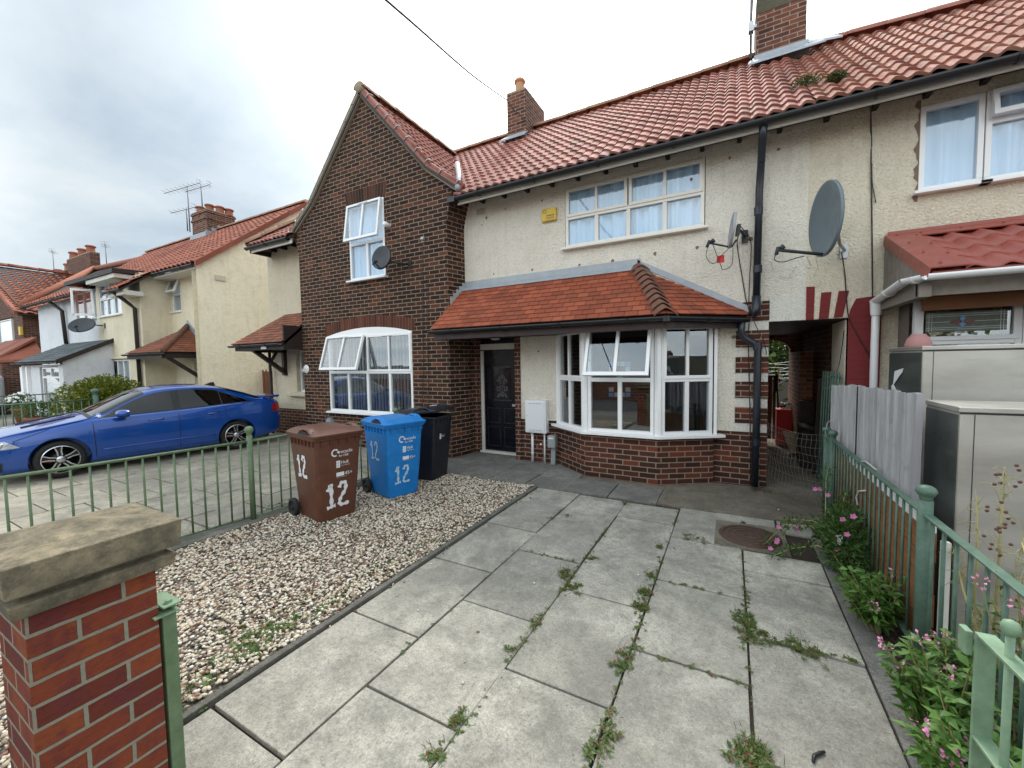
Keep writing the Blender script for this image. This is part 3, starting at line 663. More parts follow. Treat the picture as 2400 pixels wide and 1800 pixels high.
# neighbour's drive
mb=MB(); ys=[-.3]; 
for i in range(13): ys.append(ys[-1]+.6)
for i in range(14):
    x1=-4.625-i*.595; o=(i%2)*.3
    slabset(mb,x1-.595,x1,[y+o for y in ys if y+o<6.0]+[6.0],g=.005)
struct(mb.build('neighbour_drive_paving','slab_be',origin=(-8,3,0)))
mb=MB(); mb.box(-24,-12.97,-.3,6,-.05,-.012); struct(mb.build('side_garden_paving','slab_be',origin=(-18,3,0)))
# manhole
mh=thing('manhole_cover',(.165,4.26,0),'round rusty brown manhole cover set in the paving near the passage','manhole cover')
mb=MB(); mb.box(-.12,.455,3.965,4.585,-.04,-.001); mb.build('frame','concrete',mh)
mb=MB(); mb.lathe((.165,4.27,0),[(.001,-.02),(.255,-.02),(.255,.006),(.001,.006)],40)
for rr in (.07,.12,.17,.22): mb.lathe((.165,4.27,0),[(rr,.005),(rr,.010),(rr+.02,.010),(rr+.02,.005)],36,smooth=False)
mb.box(.12,.14,4.26,4.30,.006,.012); mb.box(.18,.20,4.25,4.29,.006,.012); mb.build('lid','rust',mh)
# gravel
def ico():
    bm=bmesh.new(); bmesh.ops.create_icosphere(bm,subdivisions=1,radius=1); v=np.array([x.co[:] for x in bm.verts]); f=np.array([[x.index for x in q.verts] for q in bm.faces]); bm.free(); return v,f
iv,if_=ico()
def pebbles(name,pts,sizes,mat,origin,**tags):
    n=len(pts); nv=len(iv)
    sc=np.stack([sizes*RNG.uniform(.75,1.25,n),sizes*RNG.uniform(.6,1.0,n),sizes*RNG.uniform(.35,.7,n)],1)
    a=RNG.uniform(0,6.283,n); b=RNG.normal(0,.35,n); ca,sa,cb,sb=np.cos(a),np.sin(a),np.cos(b),np.sin(b)
    vv=iv[None]*(1+RNG.uniform(-.16,.16,(n,nv,1))); vv=vv*sc[:,None,:]
    x=vv[:,:,0];y=vv[:,:,1];z=vv[:,:,2]
    y2=y*cb[:,None]-z*sb[:,None]; z2=y*sb[:,None]+z*cb[:,None]
    x3=x*ca[:,None]-y2*sa[:,None]; y3=x*sa[:,None]+y2*ca[:,None]
    P=np.stack([x3,y3,z2],2)+pts[:,None,:]-np.array(origin)[None,None]
    F=(if_[None]+(np.arange(n)*nv)[:,None,None]).reshape(-1,3)
    me=bpy.data.meshes.new(name); me.vertices.add(n*nv); me.vertices.foreach_set('co',P.reshape(-1).astype(np.float32))
    me.loops.add(len(F)*3); me.loops.foreach_set('vertex_index',F.reshape(-1).astype(np.int32)); me.polygons.add(len(F))
    me.polygons.foreach_set('loop_start',np.arange(0,len(F)*3,3,dtype=np.int32)); me.polygons.foreach_set('loop_total',np.full(len(F),3,np.int32)); me.update()
    me.materials.append(M[mat]); o=bpy.data.objects.new(name,me); COL.objects.link(o); o.location=origin
    for k,v in tags.items(): o[k]=v
    return o
mb=MB(); nx,ny=14,30
mb.add([(-4.36+(2.095)*i/nx,-.5+5.25*j/ny,.004+.006*math.sin(i*1.7+j*.6)) for j in range(ny+1) for i in range(nx+1)],[(j*(nx+1)+i,j*(nx+1)+i+1,(j+1)*(nx+1)+i+1,(j+1)*(nx+1)+i) for j in range(ny) for i in range(nx)])
struct(mb.build('gravel_bed','gravelbed',origin=(-3.3,2,0)))
n=30000
X=RNG.uniform(-4.36,-2.28,n); Y=RNG.uniform(.25,4.75,n)
keep=RNG.random(n)<np.clip(1.15-.0*Y,0,1); X,Y=X[keep],Y[keep]; n=len(X)
pz=.010+RNG.uniform(0,.012,n)+.006*np.sin(X*6)*np.sin(Y*5)
pebbles('pebble_gravel',np.stack([X,Y,pz],1),RNG.uniform(.0085,.0165,n),'gravel',(-3.3,2.5,0),kind='stuff',label='cream and brown pebble gravel filling the front bed',category='gravel')
# ------------------------------------------------------------ roofs
def roofpoly(mb_name,mat,pts,parent,plain=False,seed=1,**k):
    """pts: eave left, eave right, then round; builds tile courses clipped to the polygon"""
    P=[V(p) for p in pts]; U=(P[1]-P[0]).normalized(); N=U.cross(P[2]-P[0]).normalized()
    if N.z<0: N=-N
    W=N.cross(U); us=[(p-P[0]).dot(U) for p in P]; ws=[(p-P[0]).dot(W) for p in P]
    O=P[0]+U*min(us)+W*min(ws); mb=MB()
    roofsheet(mb,O,U,W,max(us)-min(us)+.01,max(ws)-min(ws),plain=plain,stag=plain,seed=seed,**k)
    cl=[]; c=sum(P,V((0,0,0)))/len(P)
    for i in range(1,len(P)):
        a,b=P[i],P[(i+1)%len(P)]; e=(b-a).normalized(); no=e.cross(N)
        if no.dot(c-a)>0: no=-no
        if abs(abs(e.dot(U))-1)<1e-4 : continue
        cl.append((a,no))
    o=mb.build(mb_name,mat,parent,clips=cl,fixn=False)
    # solid deck below the tiles
    d=MB(); d.prism([p-N*.03 for p in P],-N*.05); d.build('roof_deck','darkwood',o)
    return o
PT=dict(pw=.150,gauge=.25,amp=.017,lift=.026)
PL=dict(pw=.165,gauge=.098,lift=.014,jit=.0015)
# ============================================================ MAIN HOUSE
hs=thing('terraced_house',(-3,6,0),'terraced house with dark brick gable, cream walls and orange lean-to roof over a bay','house')
GY=5.62; XC=-6.13; GZ=6.66; GS=1.12
mb=MB(); wall(mb,(-8.2,GY),(-4.26,GY),0,6.7,[(.84,3.11,.70,2.235),(1.59,2.53,3.29,4.725)])
clips=[(V((XC,0,GZ)),V((GS,0,1)).normalized()),(V((XC,0,GZ)),V((-GS,0,1)).normalized())]
mb.build('gable_wall','brick_dark',hs,clips=clips,fixn=False,label='dark brown brick gable wall')
mb=MB(); wall(mb,(-4.26,GY),(-4.16,6.02),0,4.45); wall(mb,(-4.16,6.02),(-4.16,6.36),0,2.2); mb.build('gable_return','brick_dark',hs,fixn=False)
mb=MB(); wall(mb,(-8.2,6.05),(-8.2,GY),0,4.45); mb.build('gable_return','brick_dark',hs,fixn=False)
mb=MB(); mb2=MB()
for k in range(7):
    p=.012*(k+1)**1.25; z=4.0+k*.0725
    mb.obox((-4.40,GY-.002-.001*k,z),(.14+p,0,0),(.10,.4,0),(0,0,.0725)); mb2.obox((-8.2-p,GY-.002-.001*k,z),(.2+p,0,0),(0,.4,0),(0,0,.0725))
mb.obox((-4.45,GY-.012,4.5),(.36,0,0),(.1,.36,0),(0,0,.06)); mb2.obox((-8.40,GY-.012,4.5),(.36,0,0),(0,.36,0),(0,0,.06))
mb.prism([(-4.62,GY+.001,4.55),(-4.08,GY+.001,4.55),(-4.08,GY+.001,4.60),(-4.55,GY+.001,4.93)],(0,.2,0)); mb2.prism([(-8.32,GY+.001,4.55),(-7.7,GY+.001,4.55),(-7.7,GY+.001,4.93),(-8.32,GY+.001,4.60)],(0,.2,0))
mb.build('corbel','brick_dark',hs); mb2.build('corbel','brick_dark',hs)
# soldier arches
def soldier(name,mat,x0,x1,zb,rise,h,Y,lean=.0,n=20,pr=.004,par=hs):
    mb=MB(); m=MB(); xc=(x0+x1)/2; hw=(x1-x0)/2
    for i in range(n):
        a=-1+2*(i+.06)/n; b=-1+2*(i+.94)/n
        f=lambda t,k: (xc+hw*t*(1+lean*k),Y-pr,zb+rise*(1-t*t)+h*k)
        mb.prism([f(a,0),f(b,0),f(b,1),f(a,1)],(0,.03,0))
    f=lambda t,k: (xc+hw*t*(1+lean*k),Y-pr+.003,zb+rise*(1-t*t)+h*k)
    ts=[-1+2*i/12 for i in range(13)]
    m.prism([f(t,0) for t in ts]+[f(t,1) for t in ts[::-1]],(0,.03,0))
    o=mb.build(name,mat,par); m.build('mortar_joints','arch_mortar',o); return o
soldier('soldier_arch','arch_mid',-7.45,-5.02,2.24,.135,.215,GY,.012,34)
soldier('soldier_arch','arch_dark',-6.66,-5.62,4.74,.0,.26,GY,.10,15)
# gable windows
w3=window(hs,(-7.36,GY),(-5.09,GY),.70,2.235,[0,.25,.49,.75,1],tr=1.50,rows_top=[0,.25,.49,.75,1],openers=[(0,.49),(.49,1)],opened=[0],back='blind',angle=17)
mb=MB(); pts=[(-7.38,GY-.006,2.235),(-5.07,GY-.006,2.235)]+[(-6.225+1.155*t,GY-.006,2.24+.13*(1-t*t)) for t in [1-2*i/14 for i in range(15)]]
mb.prism(pts,(0,.06,0)); mb.build('arch_panel','upvc',w3)
w2=window(hs,(-6.61,GY),(-5.67,GY),3.29,4.725,[0,.5,1],tr=3.98,openers=[(0,1)],opened=[0],back='thin',glass='glass_sky',angle=9)
# main rendered walls
YM=6.0
mb=MB(); wall(mb,(-4.16,YM),(.775,YM),2.14,4.46,[(1.885,3.835,3.375,4.28)])
wall(mb,(-3.088,YM),(-2.40,YM),.70,2.14); wall(mb,(-.20,YM),(.05,YM),.70,2.14)
mb.build('pebbledash_wall','cream',hs,fixn=False,label='cream pebbledash wall spotted with small brown patches')
mb=MB(); wall(mb,(.05,YM),(.403,YM),.70,2.14); wall(mb,(.403,YM),(.403,YM+4.2),.70,2.1)
mb.build('quoin_render','whiteband',hs,fixn=False)
mb=MB()
for z0,z1 in ((.815,1.02),(1.14,1.35),(1.465,1.67),(1.79,2.0),(2.12,2.36)):
    mb.obox((.045,YM-.012,z0),(.362,0,0),(0,.02,0),(0,0,z1-z0)); mb.obox((.40,YM-.010,z0),(.008,0,0),(0,.5,0),(0,0,z1-z0))
parts(mb,'quoin_band','brick_mid',hs,label='dark brick bands between white painted bands')
mb=MB(); wall(mb,(-3.10,YM+.012),(-2.38,YM+.012),0,.70); mb.build('brick_plinth','brick_mid',hs,fixn=False)
mb=MB(); wall(mb,(-.22,YM+.012),(.409,YM+.012),0,.72); wall(mb,(.409,YM+.012),(.409,YM+4.2),0,.72); mb.build('brick_plinth','brick_mid',hs,fixn=False)
mb=MB(); mb.box(-3.19,-3.085,YM-.012,YM+.36,0,2.14); mb.build('porch_pier','brick_mid',hs)
mb=MB(); mb.box(-4.22,-4.07,YM+.2,YM+.37,0,2.14); mb.build('porch_pier','brick_mid',hs)
mb=MB(); mb.box(-4.3,-3.1,YM-.1,YM+.4,2.10,2.13); mb.build('porch_ceiling','darkwood',hs)
# brown scars in the render
mb=MB(); sr=random.Random(5)
for (x,y) in [(1140,510),(1184,490),(1270,470),(1129,527),(1710,370),(1535,595),(1634,580),(1435,612),(1358,621),(1247,632),(1157,642),(1760,560),(1620,420),(1262,823),(1825,350),(1720,790)]:
    p=onY(x,y,YM-.003); r=sr.uniform(.013,.03); k=sr.uniform(0,6)
    mb.prism([p+V((math.cos(k+a)*r*sr.uniform(.7,1.2),0,math.sin(k+a)*r*sr.uniform(.7,1.2))) for a in np.linspace(0,6.28,8)[:-1]],(0,.01,0))
parts(mb,'render_scar','mortar_br',hs)
wm=window(hs,(-2.265,YM),(-.335,YM),3.385,4.275,[0,.25,.49,.745,1],tr=3.83,openers=[(0,.49),(.49,1)],back='net',fr='upvc_c',glass='glass_sky')
# air brick
mb=MB(); p=onY(1128,496,YM); mb.box(p.x-.09,p.x+.09,YM-.012,YM+.02,p.z-.055,p.z+.055)
b=mb.build('air_brick','greygrille',hs); mb=MB()
for i in range(6):
    for j in range(4): mb.box(p.x-.078+i*.027,p.x-.063+i*.027,YM-.014,YM-.01,p.z-.045+j*.025,p.z-.031+j*.025)
parts(mb,'vent_hole','black',b)
# ---- bay
bay=[V((-2.42,6.0,0)),V((-1.83,5.54,0)),V((-.84,5.54,0)),V((-.20,5.94,0))]
mb=MB()
for a,b in zip(bay[:-1],bay[1:]): wall(mb,a,b,0,.62,thick=.10)
wall(mb,(-.20,5.94),(-.20,6.0),0,.62,thick=.05)
mb.build('bay_base_wall','brick_mid',hs,fixn=False,label='angled bay base of red and brown brick')
bw=[window(hs,bay[0]+(bay[1]-bay[0])*.04,bay[1]+(bay[0]-bay[1])*.04,.655,2.10,[0,.46,1],tr=1.385,openers=[(0,1)],back='none',room=False,sill=False),
    window(hs,bay[1]+V((.05,0,0)),bay[2]-V((.05,0,0)),.655,2.10,[0,.5,1],tr=1.385,openers=[(0,1)],opened=[0],back='none',room=False,sill=False,angle=21),
    window(hs,bay[2]+(bay[3]-bay[2])*.06,bay[3]+(bay[2]-bay[3])*.03,.655,2.10,[0,.5,1],tr=1.385,openers=[(0,1)],back='none',room=False,sill=False)]
mb=MB()
for p in (bay[1],bay[2]): mb.lathe(p+V((0,.02,.655)),[(.055,0),(.055,1.45)],8,smooth=False)
mb.obox(bay[0]+V((-.03,-.01,.655)),(.05,0,0),(0,.06,0),(0,0,1.45)); mb.obox(bay[3]+V((-.0,-.03,.655)),(.04,0,0),(0,.09,0),(0,0,1.45))
parts(mb,'corner_post','upvc',hs,bevel=.004)
def offs(pl,d):
    out=[]
    for i,p in enumerate(pl):
        ns=[]
        for a,b in ((i-1,i),(i,i+1)):
            if a<0 or b>=len(pl): continue
            e=(pl[b]-pl[a]).normalized(); ns.append(V((e.y,-e.x,0)))
        m=sum(ns,V((0,0,0))).normalized(); out.append(p+m*d/max(.3,m.dot(ns[0])))
    return out
def strip(mb,pl,d0,d1,z0,z1):
    a=offs(pl,d0); b=offs(pl,d1)
    for i in range(len(pl)-1):
        q=[a[i],a[i+1],b[i+1],b[i]]; mb.prism([V((p.x,p.y,z0)) for p in q],(0,0,z1-z0))
be=[bay[0]+V((-.07,.05,0)),bay[1],bay[2],bay[3]+V((.10,.06,0))]
mb=MB(); strip(mb,be,-.08,.085,.618,.655); mb.build('bay_sill','upvc',hs,bevel=.005)
mb=MB(); strip(mb,[bay[0],bay[1],bay[2],bay[3]],-.09,.02,2.10,2.16); mb.build('bay_head','whitepaint',hs)
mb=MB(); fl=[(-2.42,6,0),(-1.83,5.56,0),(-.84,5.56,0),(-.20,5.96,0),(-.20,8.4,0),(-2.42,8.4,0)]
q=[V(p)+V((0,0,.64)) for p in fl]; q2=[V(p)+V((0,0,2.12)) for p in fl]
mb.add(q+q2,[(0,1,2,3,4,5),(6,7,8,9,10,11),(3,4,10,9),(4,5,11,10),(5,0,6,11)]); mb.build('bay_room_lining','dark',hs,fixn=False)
# things seen in the bay room: leaded rear window moved up to the front pane for light, sill clutter
mb=MB(); c=onY(1445,880,7.9)
lit=MB(); lw=.9; 
lit.box(c.x-.42,c.x+.42,8.3,8.31,1.25,1.98); 
def gp3(x,y): return onY(x,y,5.78)
og_=None
m_w=MB(); m_b=MB(); m_l=MB()
for i in range(4):
    for j in range(7):
        a=gp3(1427+i*13,848+j*12); b=gp3(1438+i*13,858+j*12)
        if (i in(0,3) and j in(0,6)) : m_b.box(a.x,b.x,5.78,5.785,b.z,a.z)
        elif j in(0,6) or i in(0,3) and j in (1,5): m_w.box(a.x,b.x,5.78,5.785,b.z,a.z)
for i in range(5):
    a=gp3(1426+i*13,846); b=gp3(1426+i*13,933); m_l.bar(a,b,.004,.006,up=(0,1,0))
for j in range(8):
    a=gp3(1426,847+j*12); b=gp3(1478,847+j*12); m_l.bar(a,b,.004,.006)
lo=m_l.build('moved_rear_window','black',None,origin=gp3(1452,930)); lo['label']='small leaded rear window of the bay room, moved up behind the front pane to catch light'; lo['category']='ornament'
parts(m_w,'pale_glass','stain_wh',lo); parts(m_b,'blue_glass','stain_bl',lo)
mb=MB(); c_=gp3(1452,890)
for k in range(7):
    a=k*math.pi/6-math.pi*.0; stroke(mb,[(0,-.05),(.03*math.cos(a),.02*math.sin(a)),(.05*math.cos(a),.05*math.sin(a)+.01)],.014,c_,(1,0,0),(0,0,1),(0,-1,0),.01)
mb.build('white_flower','stain_wh',lo,fixn=False)
# ---- lean-to roof
H0=V((-.70,5.22,2.20)); H1=V((-1.17,6.0,2.98)); E1=V((.17,5.92,2.19)); L0=V((-4.34,5.22,2.20)); L1=V((-4.16,6.0,2.98)); E2=V((.17,6.0,2.24))
r1=roofpoly('lean_to_roof','plain_tile',[L0,H0,H1,L1],hs,True,2,**PL)
r2_=roofpoly('lean_to_roof','plain_tile',[H0,E1,E2,H1],hs,True,3,**PL)
mb=MB(); hv=(H1-H0); hl_n=10
for i in range(hl_n):
    a=H0+hv*(i/hl_n)+V((0,0,.035)); b=H0+hv*((i+1.25)/hl_n)+V((0,0,.012)); e=(b-a).normalized(); s_=e.cross(V((0,0,1))).normalized(); vs=[];fs=[]
    for c,wd_,hh in ((a,.15,.055),(b,.10,.03)):
        for m in range(9):
            t=m/8*2-1; vs.append(c+s_*t*wd_+V((0,0,hh*(1-abs(t)**1.3)-.045*abs(t)**1.6)))
    n=9
    for m in range(8): fs.append((m,m+1,n+m+1,n+m))
    lo=len(vs); vs+=[v-V((0,0,.018)) for v in vs[:9]]
    for m in range(8): fs.append((m,lo+m,lo+m+1,m+1))
    mb.add(vs,fs,True)
mb.build('hip_tiles','hiptile',hs,fixn=False)
mb=MB()
def flash(mb,a,b,w,d=.012,n=(0,-1,0)):
    a,b=V(a),V(b); n=V(n); e=(b-a).normalized(); up=V((0,0,1)); k=max(1,int((b-a).length/.55))
    for i in range(k):
        p=a+(b-a)*(i/k); q=a+(b-a)*((i+1.03)/k); dd=d+.002*(i%2)
        mb.add([p,q,q+up*w,p+up*w,p+n*dd,q+n*dd,q+up*w+n*dd,p+up*w+n*dd],[(4,5,6,7),(0,4,7,3),(1,2,6,5),(3,7,6,2),(0,1,5,4)])
flash(mb,(-4.15,6.0,2.975),(-1.17,6.0,2.985),.10); flash(mb,(-1.19,6.0,2.985),(.17,6.0,2.235),.085)
mb.prism([(-4.15,5.985,2.97),(-1.17,5.985,2.98),(-1.17,5.90,2.915),(-4.17,5.90,2.905)],(0,0,.012))
for i in range(5):
    t=i/5; a=V((-4.245+.085*t,5.66+.34*t,2.66+.33*t)); mb.obox(a,(.012,0,0),(.02,.075,0),(0,0,.13+.0*i))
mb.build('lead_flashing','lead',hs)
gp=[V((-4.33,5.19,2.175)),V((-.69,5.19,2.165)),V((.17,5.88,2.145))]
mb=MB(); gutter(mb,gp,.05); mb.lathe((-.69,5.19,2.16),[(.056,-.055),(.056,.01)],10); mb.build('lean_to_gutter','gutter',hs)
mb=MB(); mb.obox((-4.28,5.26,2.03),(3.57,0,0),(0,.025,0),(0,0,.14)); mb.prism([(-.71,5.26,2.03),(.13,5.93,2.03),(.115,5.95,2.03),(-.72,5.285,2.03)],(0,0,.14)); mb.box(-4.28,-4.26,5.28,5.60,2.03,2.16)
mb.build('lean_to_fascia','brownfascia',hs)
mb=MB(); mb.prism([(-4.27,5.28,2.06),(-.72,5.28,2.06),(.1,5.95,2.06),(.1,5.99,2.06),(-4.2,5.99,2.06)],(0,0,.02)); mb.build('lean_to_soffit','brownfascia',hs)
# ---- door
dr=MB(); YD=6.335
dr.box(-4.10,-3.19,YD,YD+.05,.0,2.10); door=dr.build('front_door','door',hs,label='navy black front door with etched glass panel')
mb=MB(); mb.box(-4.07,-4.01,YD-.03,YD-.002,.03,1.86); mb.box(-4.10,-3.19,YD-.03,YD-.002,1.88,1.985); mb.box(-4.10,-3.19,YD-.10,YD-.002,0,.035); mb.build('door_frame','whitepaint',door)
mb=MB(); mb.box(-3.80,-3.46,YD-.008,YD-.003,.98,1.55); mb.box(-3.94,-3.85,YD-.008,YD-.003,.98,1.55); pn=mb.build('door_glass','doorglass',door)
mb=MB()
for z0,z1 in ((.12,.48),(.55,.82)): 
    for x0,x1 in ((-3.95,-3.68),(-3.60,-3.33)):
        for a in ((x0,x1,z0,z0+.008),(x0,x1,z1-.008,z1),(x0,x0+.008,z0,z1),(x1-.008,x1,z0,z1)): mb.box(a[0],a[1],YD-.006,YD-.001,a[2],a[3])
mb.box(-3.82,-3.44,YD-.010,YD-.003,.955,.975); mb.box(-3.82,-3.44,YD-.010,YD-.003,1.555,1.575); parts(mb,'door_moulding','etch2',door)
mb=MB(); cxx=-3.63
O=(cxx,YD-.009,1.26); st=lambda pts,w=.02: stroke(mb,pts,w,O,(1,0,0),(0,0,1),(0,-1,0),.001)
for s in (-1,1):
    st([(0,-.2),(s*.05,-.10),(s*.02,0),(s*.07,.06),(s*.03,.13),(0,.17)]); st([(s*.02,-.05),(s*.10,-.06),(s*.09,-.12),(s*.05,-.10)]); st([(0,.06),(s*.06,.03),(s*.10,.07)]); st([(s*.01,-.22),(s*.06,-.19),(s*.09,-.24)],.03)
    for z in (-.02,.05,.11): st([(0,z),(s*.05,z+.025)],.026)
st([(0,-.22),(0,.20)],.012)
for i in range(6):
    a=i*math.pi/3; st([(0,.20),(math.cos(a)*.035,.20+math.sin(a)*.035)],.024)
mb.build('etched_pattern','etch',door,fixn=False)
mb=MB(); mb.box(-3.43,-3.31,YD-.012,YD-.001,.86,.90); mb.build('letterbox','galv',door)
mb=MB(); mb.lathe((-3.68,6.2,2.085),[(.02,-.045),(.075,-.035),(.085,-.01),(.085,.015)],20); mb.build('porch_lamp','white',hs)
# ---- main roof
ZE,YE,ZR,YR=4.365,5.50,6.88,8.6
roofpoly('main_roof','pantile',[(-4.0,YE,ZE),(.76,YE,ZE),(.76,YR,ZR),(-6.4,YR,ZR)],hs,False,5,**PT)
mb=MB(); halfround(mb,(-6.2,YR,ZR+.03),(.76,YR,ZR+.03),.12,.42); mb.build('ridge_tiles','ridge',hs)
mb=MB(); mb.add([(-6.2,YR,ZR-.05),(.76,YR,ZR-.05),(.76,YR+3.1,ZE-.05),(-6.2,YR+3.1,ZE-.05)],[(0,1,2,3)]); mb.build('rear_roof','pantile_far',hs,fixn=False)
# gable wing roof (steep part, bell-cast part)
kx,kz=1.60,1.79
def gp_(off,y,dz=.10): # roof surface height above wall apex line
    z=GZ+dz-(GS*off if off<=1.55 else GS*1.55+.74*(off-1.55)); return z
for s,sd_ in ((1,7),(-1,8)):
    f=lambda off,y: V((XC+s*off,y,gp_(off,y)))
    Y0,Y1=GY-.07,8.58
    if s>0:
        roofpoly('wing_roof','pantile',[f(1.55,Y0),f(1.55,Y1),f(0,Y1),f(0,Y0)],hs,False,sd_,**PT)
        roofpoly('wing_roof','pantile',[f(2.22,Y0),f(2.22,Y1),f(1.55,Y1),f(1.55,Y0)],hs,False,sd_+2,**PT)
    else:
        roofpoly('wing_roof','pantile',[f(1.55,Y1),f(1.55,Y0),f(0,Y0),f(0,Y1)],hs,False,sd_,**PT)
        roofpoly('wing_roof','pantile',[f(2.30,Y1),f(2.30,Y0),f(1.55,Y0),f(1.55,Y1)],hs,False,sd_+2,**PT)
mb=MB(); halfround(mb,(XC,GY-.09,GZ+.13),(XC,8.6,GZ+.13),.125,.42); mb.build('ridge_tiles','ridge',hs)
# verge: mortar bed, red undercloak and clips
mb=MB(); mc=MB(); mr=MB()
for s in (1,-1):
    MR=mr if s>0 else mb
    offs_=[0,1.55,2.22 if s>0 else 2.30]
    for a,b in zip(offs_[:-1],offs_[1:]):
        p=V((XC+s*a,GY-.03,gp_(a,0)-.075)); q=V((XC+s*b,GY-.03,gp_(b,0)-.075)); e=(q-p).normalized(); nn_=V((0,-1,0)).cross(e); nn_*= (1 if nn_.z>0 else -1)
        mb.obox(p-nn_*.045+V((0,-.02,0)),q-p,(0,.08,0),nn_*.05); MR.obox(p+nn_*.006+V((0,-.035,0)),q-p,(0,.06,0),nn_*.065)
        MR.tube([p+nn_*.085+V((0,-.0,0)),q+nn_*.085+V((0,0,0))],.035,8)
        k=int((q-p).length/.30)
        for i in range(k):
            c=p+(q-p)*((i+.7)/k); mc.tube([c+nn_*.03+V((0,-.045,0)),c+nn_*.10+V((0,-.05,0)),c+nn_*.135+V((0,.0,0)),c+nn_*.13+V((0,.06,0))],.009,6)
mb.build('verge_mortar','mortar',hs); mr.build('verge_tiles','pantile',hs); parts(mc,'verge_clip','galv',hs)
mb=MB(); mb.lathe((XC,GY-.1,GZ+.12),[(.001,0),(.07,.0),(.095,.02),(.11,.06)],14,axis=(0,1,0)); mb.build('ridge_end','mortar',hs)
# valley lead
mb=MB(); va=V((-3.93,5.56,4.50)); vb=V((-4.12,5.75,4.62)); 
mb.tube([V((-3.92,5.50,4.46)),V((-4.35,6.15,5.0)),V((-5.2,7.3,5.9))],.05,6); mb.build('valley_lead','lead',hs)
# eaves: fascia, gutter, rafter ends
mb=MB(); mb.box(-4.0,.76,5.60,5.625,4.25,4.335); mb.build('fascia','whitepaint',hs)
mb=MB(); mb.box(-4.1,.76,5.625,6.0,4.41,4.42); mb.build('soffit','darkwood',hs)
mb=MB(); x=-3.75
while x<.7: mb.box(x,x+.05,5.84,5.985,4.345,4.41); x+=.42
parts(mb,'rafter_end','rafter',hs)
mb=MB(); gutter(mb,[V((-4.02,5.535,4.345)),V((.78,5.535,4.335))],.058); mb.box(-4.12,-3.98,5.48,5.6,4.27,4.36); mb.build('eaves_gutter','gutter',hs)
# downpipe
mb=MB(); mb.tube([(.29,5.56,4.30),(.285,5.62,4.18),(.285,5.86,3.95),(.275,5.90,3.7),(.262,5.91,2.38)],.042,10)
mb.tube([(.262,5.91,2.42),(.262,5.91,2.25),(.22,5.90,2.18)],.05,10)
mb.tube([(.11,5.86,2.14),(.10,5.87,1.98),(.14,5.885,1.90),(.24,5.905,1.84),(.285,5.91,1.76),(.285,5.91,1.0),(.275,5.91,.03)],.042,10)
for z in (3.4,2.7,1.75,.55): mb.lathe((.283 if z<2 else .27,5.91,z),[(.05,0),(.05,.09)],12)
mb.build('downpipe','blackpipe',hs,label='black drainpipe beside the passage')
# chimneys
def chimney(par,x0,x1,y0,y1,z0,z1,pots,mat='brick_chim',flash_=True,capm='mortar',pr=.11,ph=.32,name='chimney',potmat='clay',crown=True):
    mb=MB(); mb.box(x0,x1,y0,y1,z0,z1)
    if crown: mb.box(x0-.03,x1+.03,y0-.03,y1+.03,z1-.32,z1-.24); mb.box(x0-.03,x1+.03,y0-.03,y1+.03,z1-.08,z1)
    c=mb.build(name,mat,par)
    mb=MB(); mb.prism([(x0,y0,z1),(x1,y0,z1),(x1,y1,z1),(x0,y1,z1)],(0,0,.045)); mb.build('flaunching',capm,c)
    for (px,py,k) in pots:
        mb=MB(); mb.lathe((px,py,z1+.03),[(pr*1.0,0),(pr*.95,ph*.1),(pr*.86,ph*.7*k),(pr*.9,ph*.78*k),(pr*1.12,ph*.80*k),(pr*1.12,ph*.92*k),(pr*.95,ph*k),(pr*.75,ph*k),(pr*.7,ph*.6)],18); mb.build('chimney_pot',potmat,c)
    return c
p0=onY(1188,235,8.15); p1=onY(1227,245,8.15)
c1=chimney(hs,p0.x,p0.x+.46,8.15,9.15,6.0,7.52,[(p0.x+.22,8.36,1.1),(p0.x+.22,8.85,.5)],potmat='claypot2',crown=False)
mb=MB(); k=.813
for i in range(4): mb.obox((p0.x+.437,8.13+i*.12,6.40+i*.11),(.012,0,0),(0,.14,0),(0,0,.24))
mb.box(p0.x-.03,p0.x+.47,8.10,8.16,6.33,6.62); mb.prism([(p0.x-.1,7.95,6.46),(p0.x+.52,7.95,6.46),(p0.x+.5,8.16,6.62),(p0.x-.06,8.16,6.62)],(0,0,.03)); mb.build('lead_flashing','lead',c1)
c2=chimney(hs,.30,.98,8.12,9.0,5.9,7.62,[(.46,8.4,1.0)],mat='brick_chim',crown=False)
mb=MB(); mb.box(.295,.985,8.115,9.005,7.30,7.625); mb.build('mossy_course','mosscap',c2)
mb=MB(); mb.box(.27,1.01,8.09,8.14,6.40,6.64)
mb.prism([(.18,7.90,6.40),(1.2,7.90,6.40),(1.06,8.14,6.60),(.24,8.14,6.60)],(0,0,.03)); mb.prism([(1.0,8.0,6.50),(1.42,8.02,6.46),(1.38,8.2,6.60),(1.0,8.2,6.66)],(0,0,.03)); mb.build('lead_flashing','lead',c2)
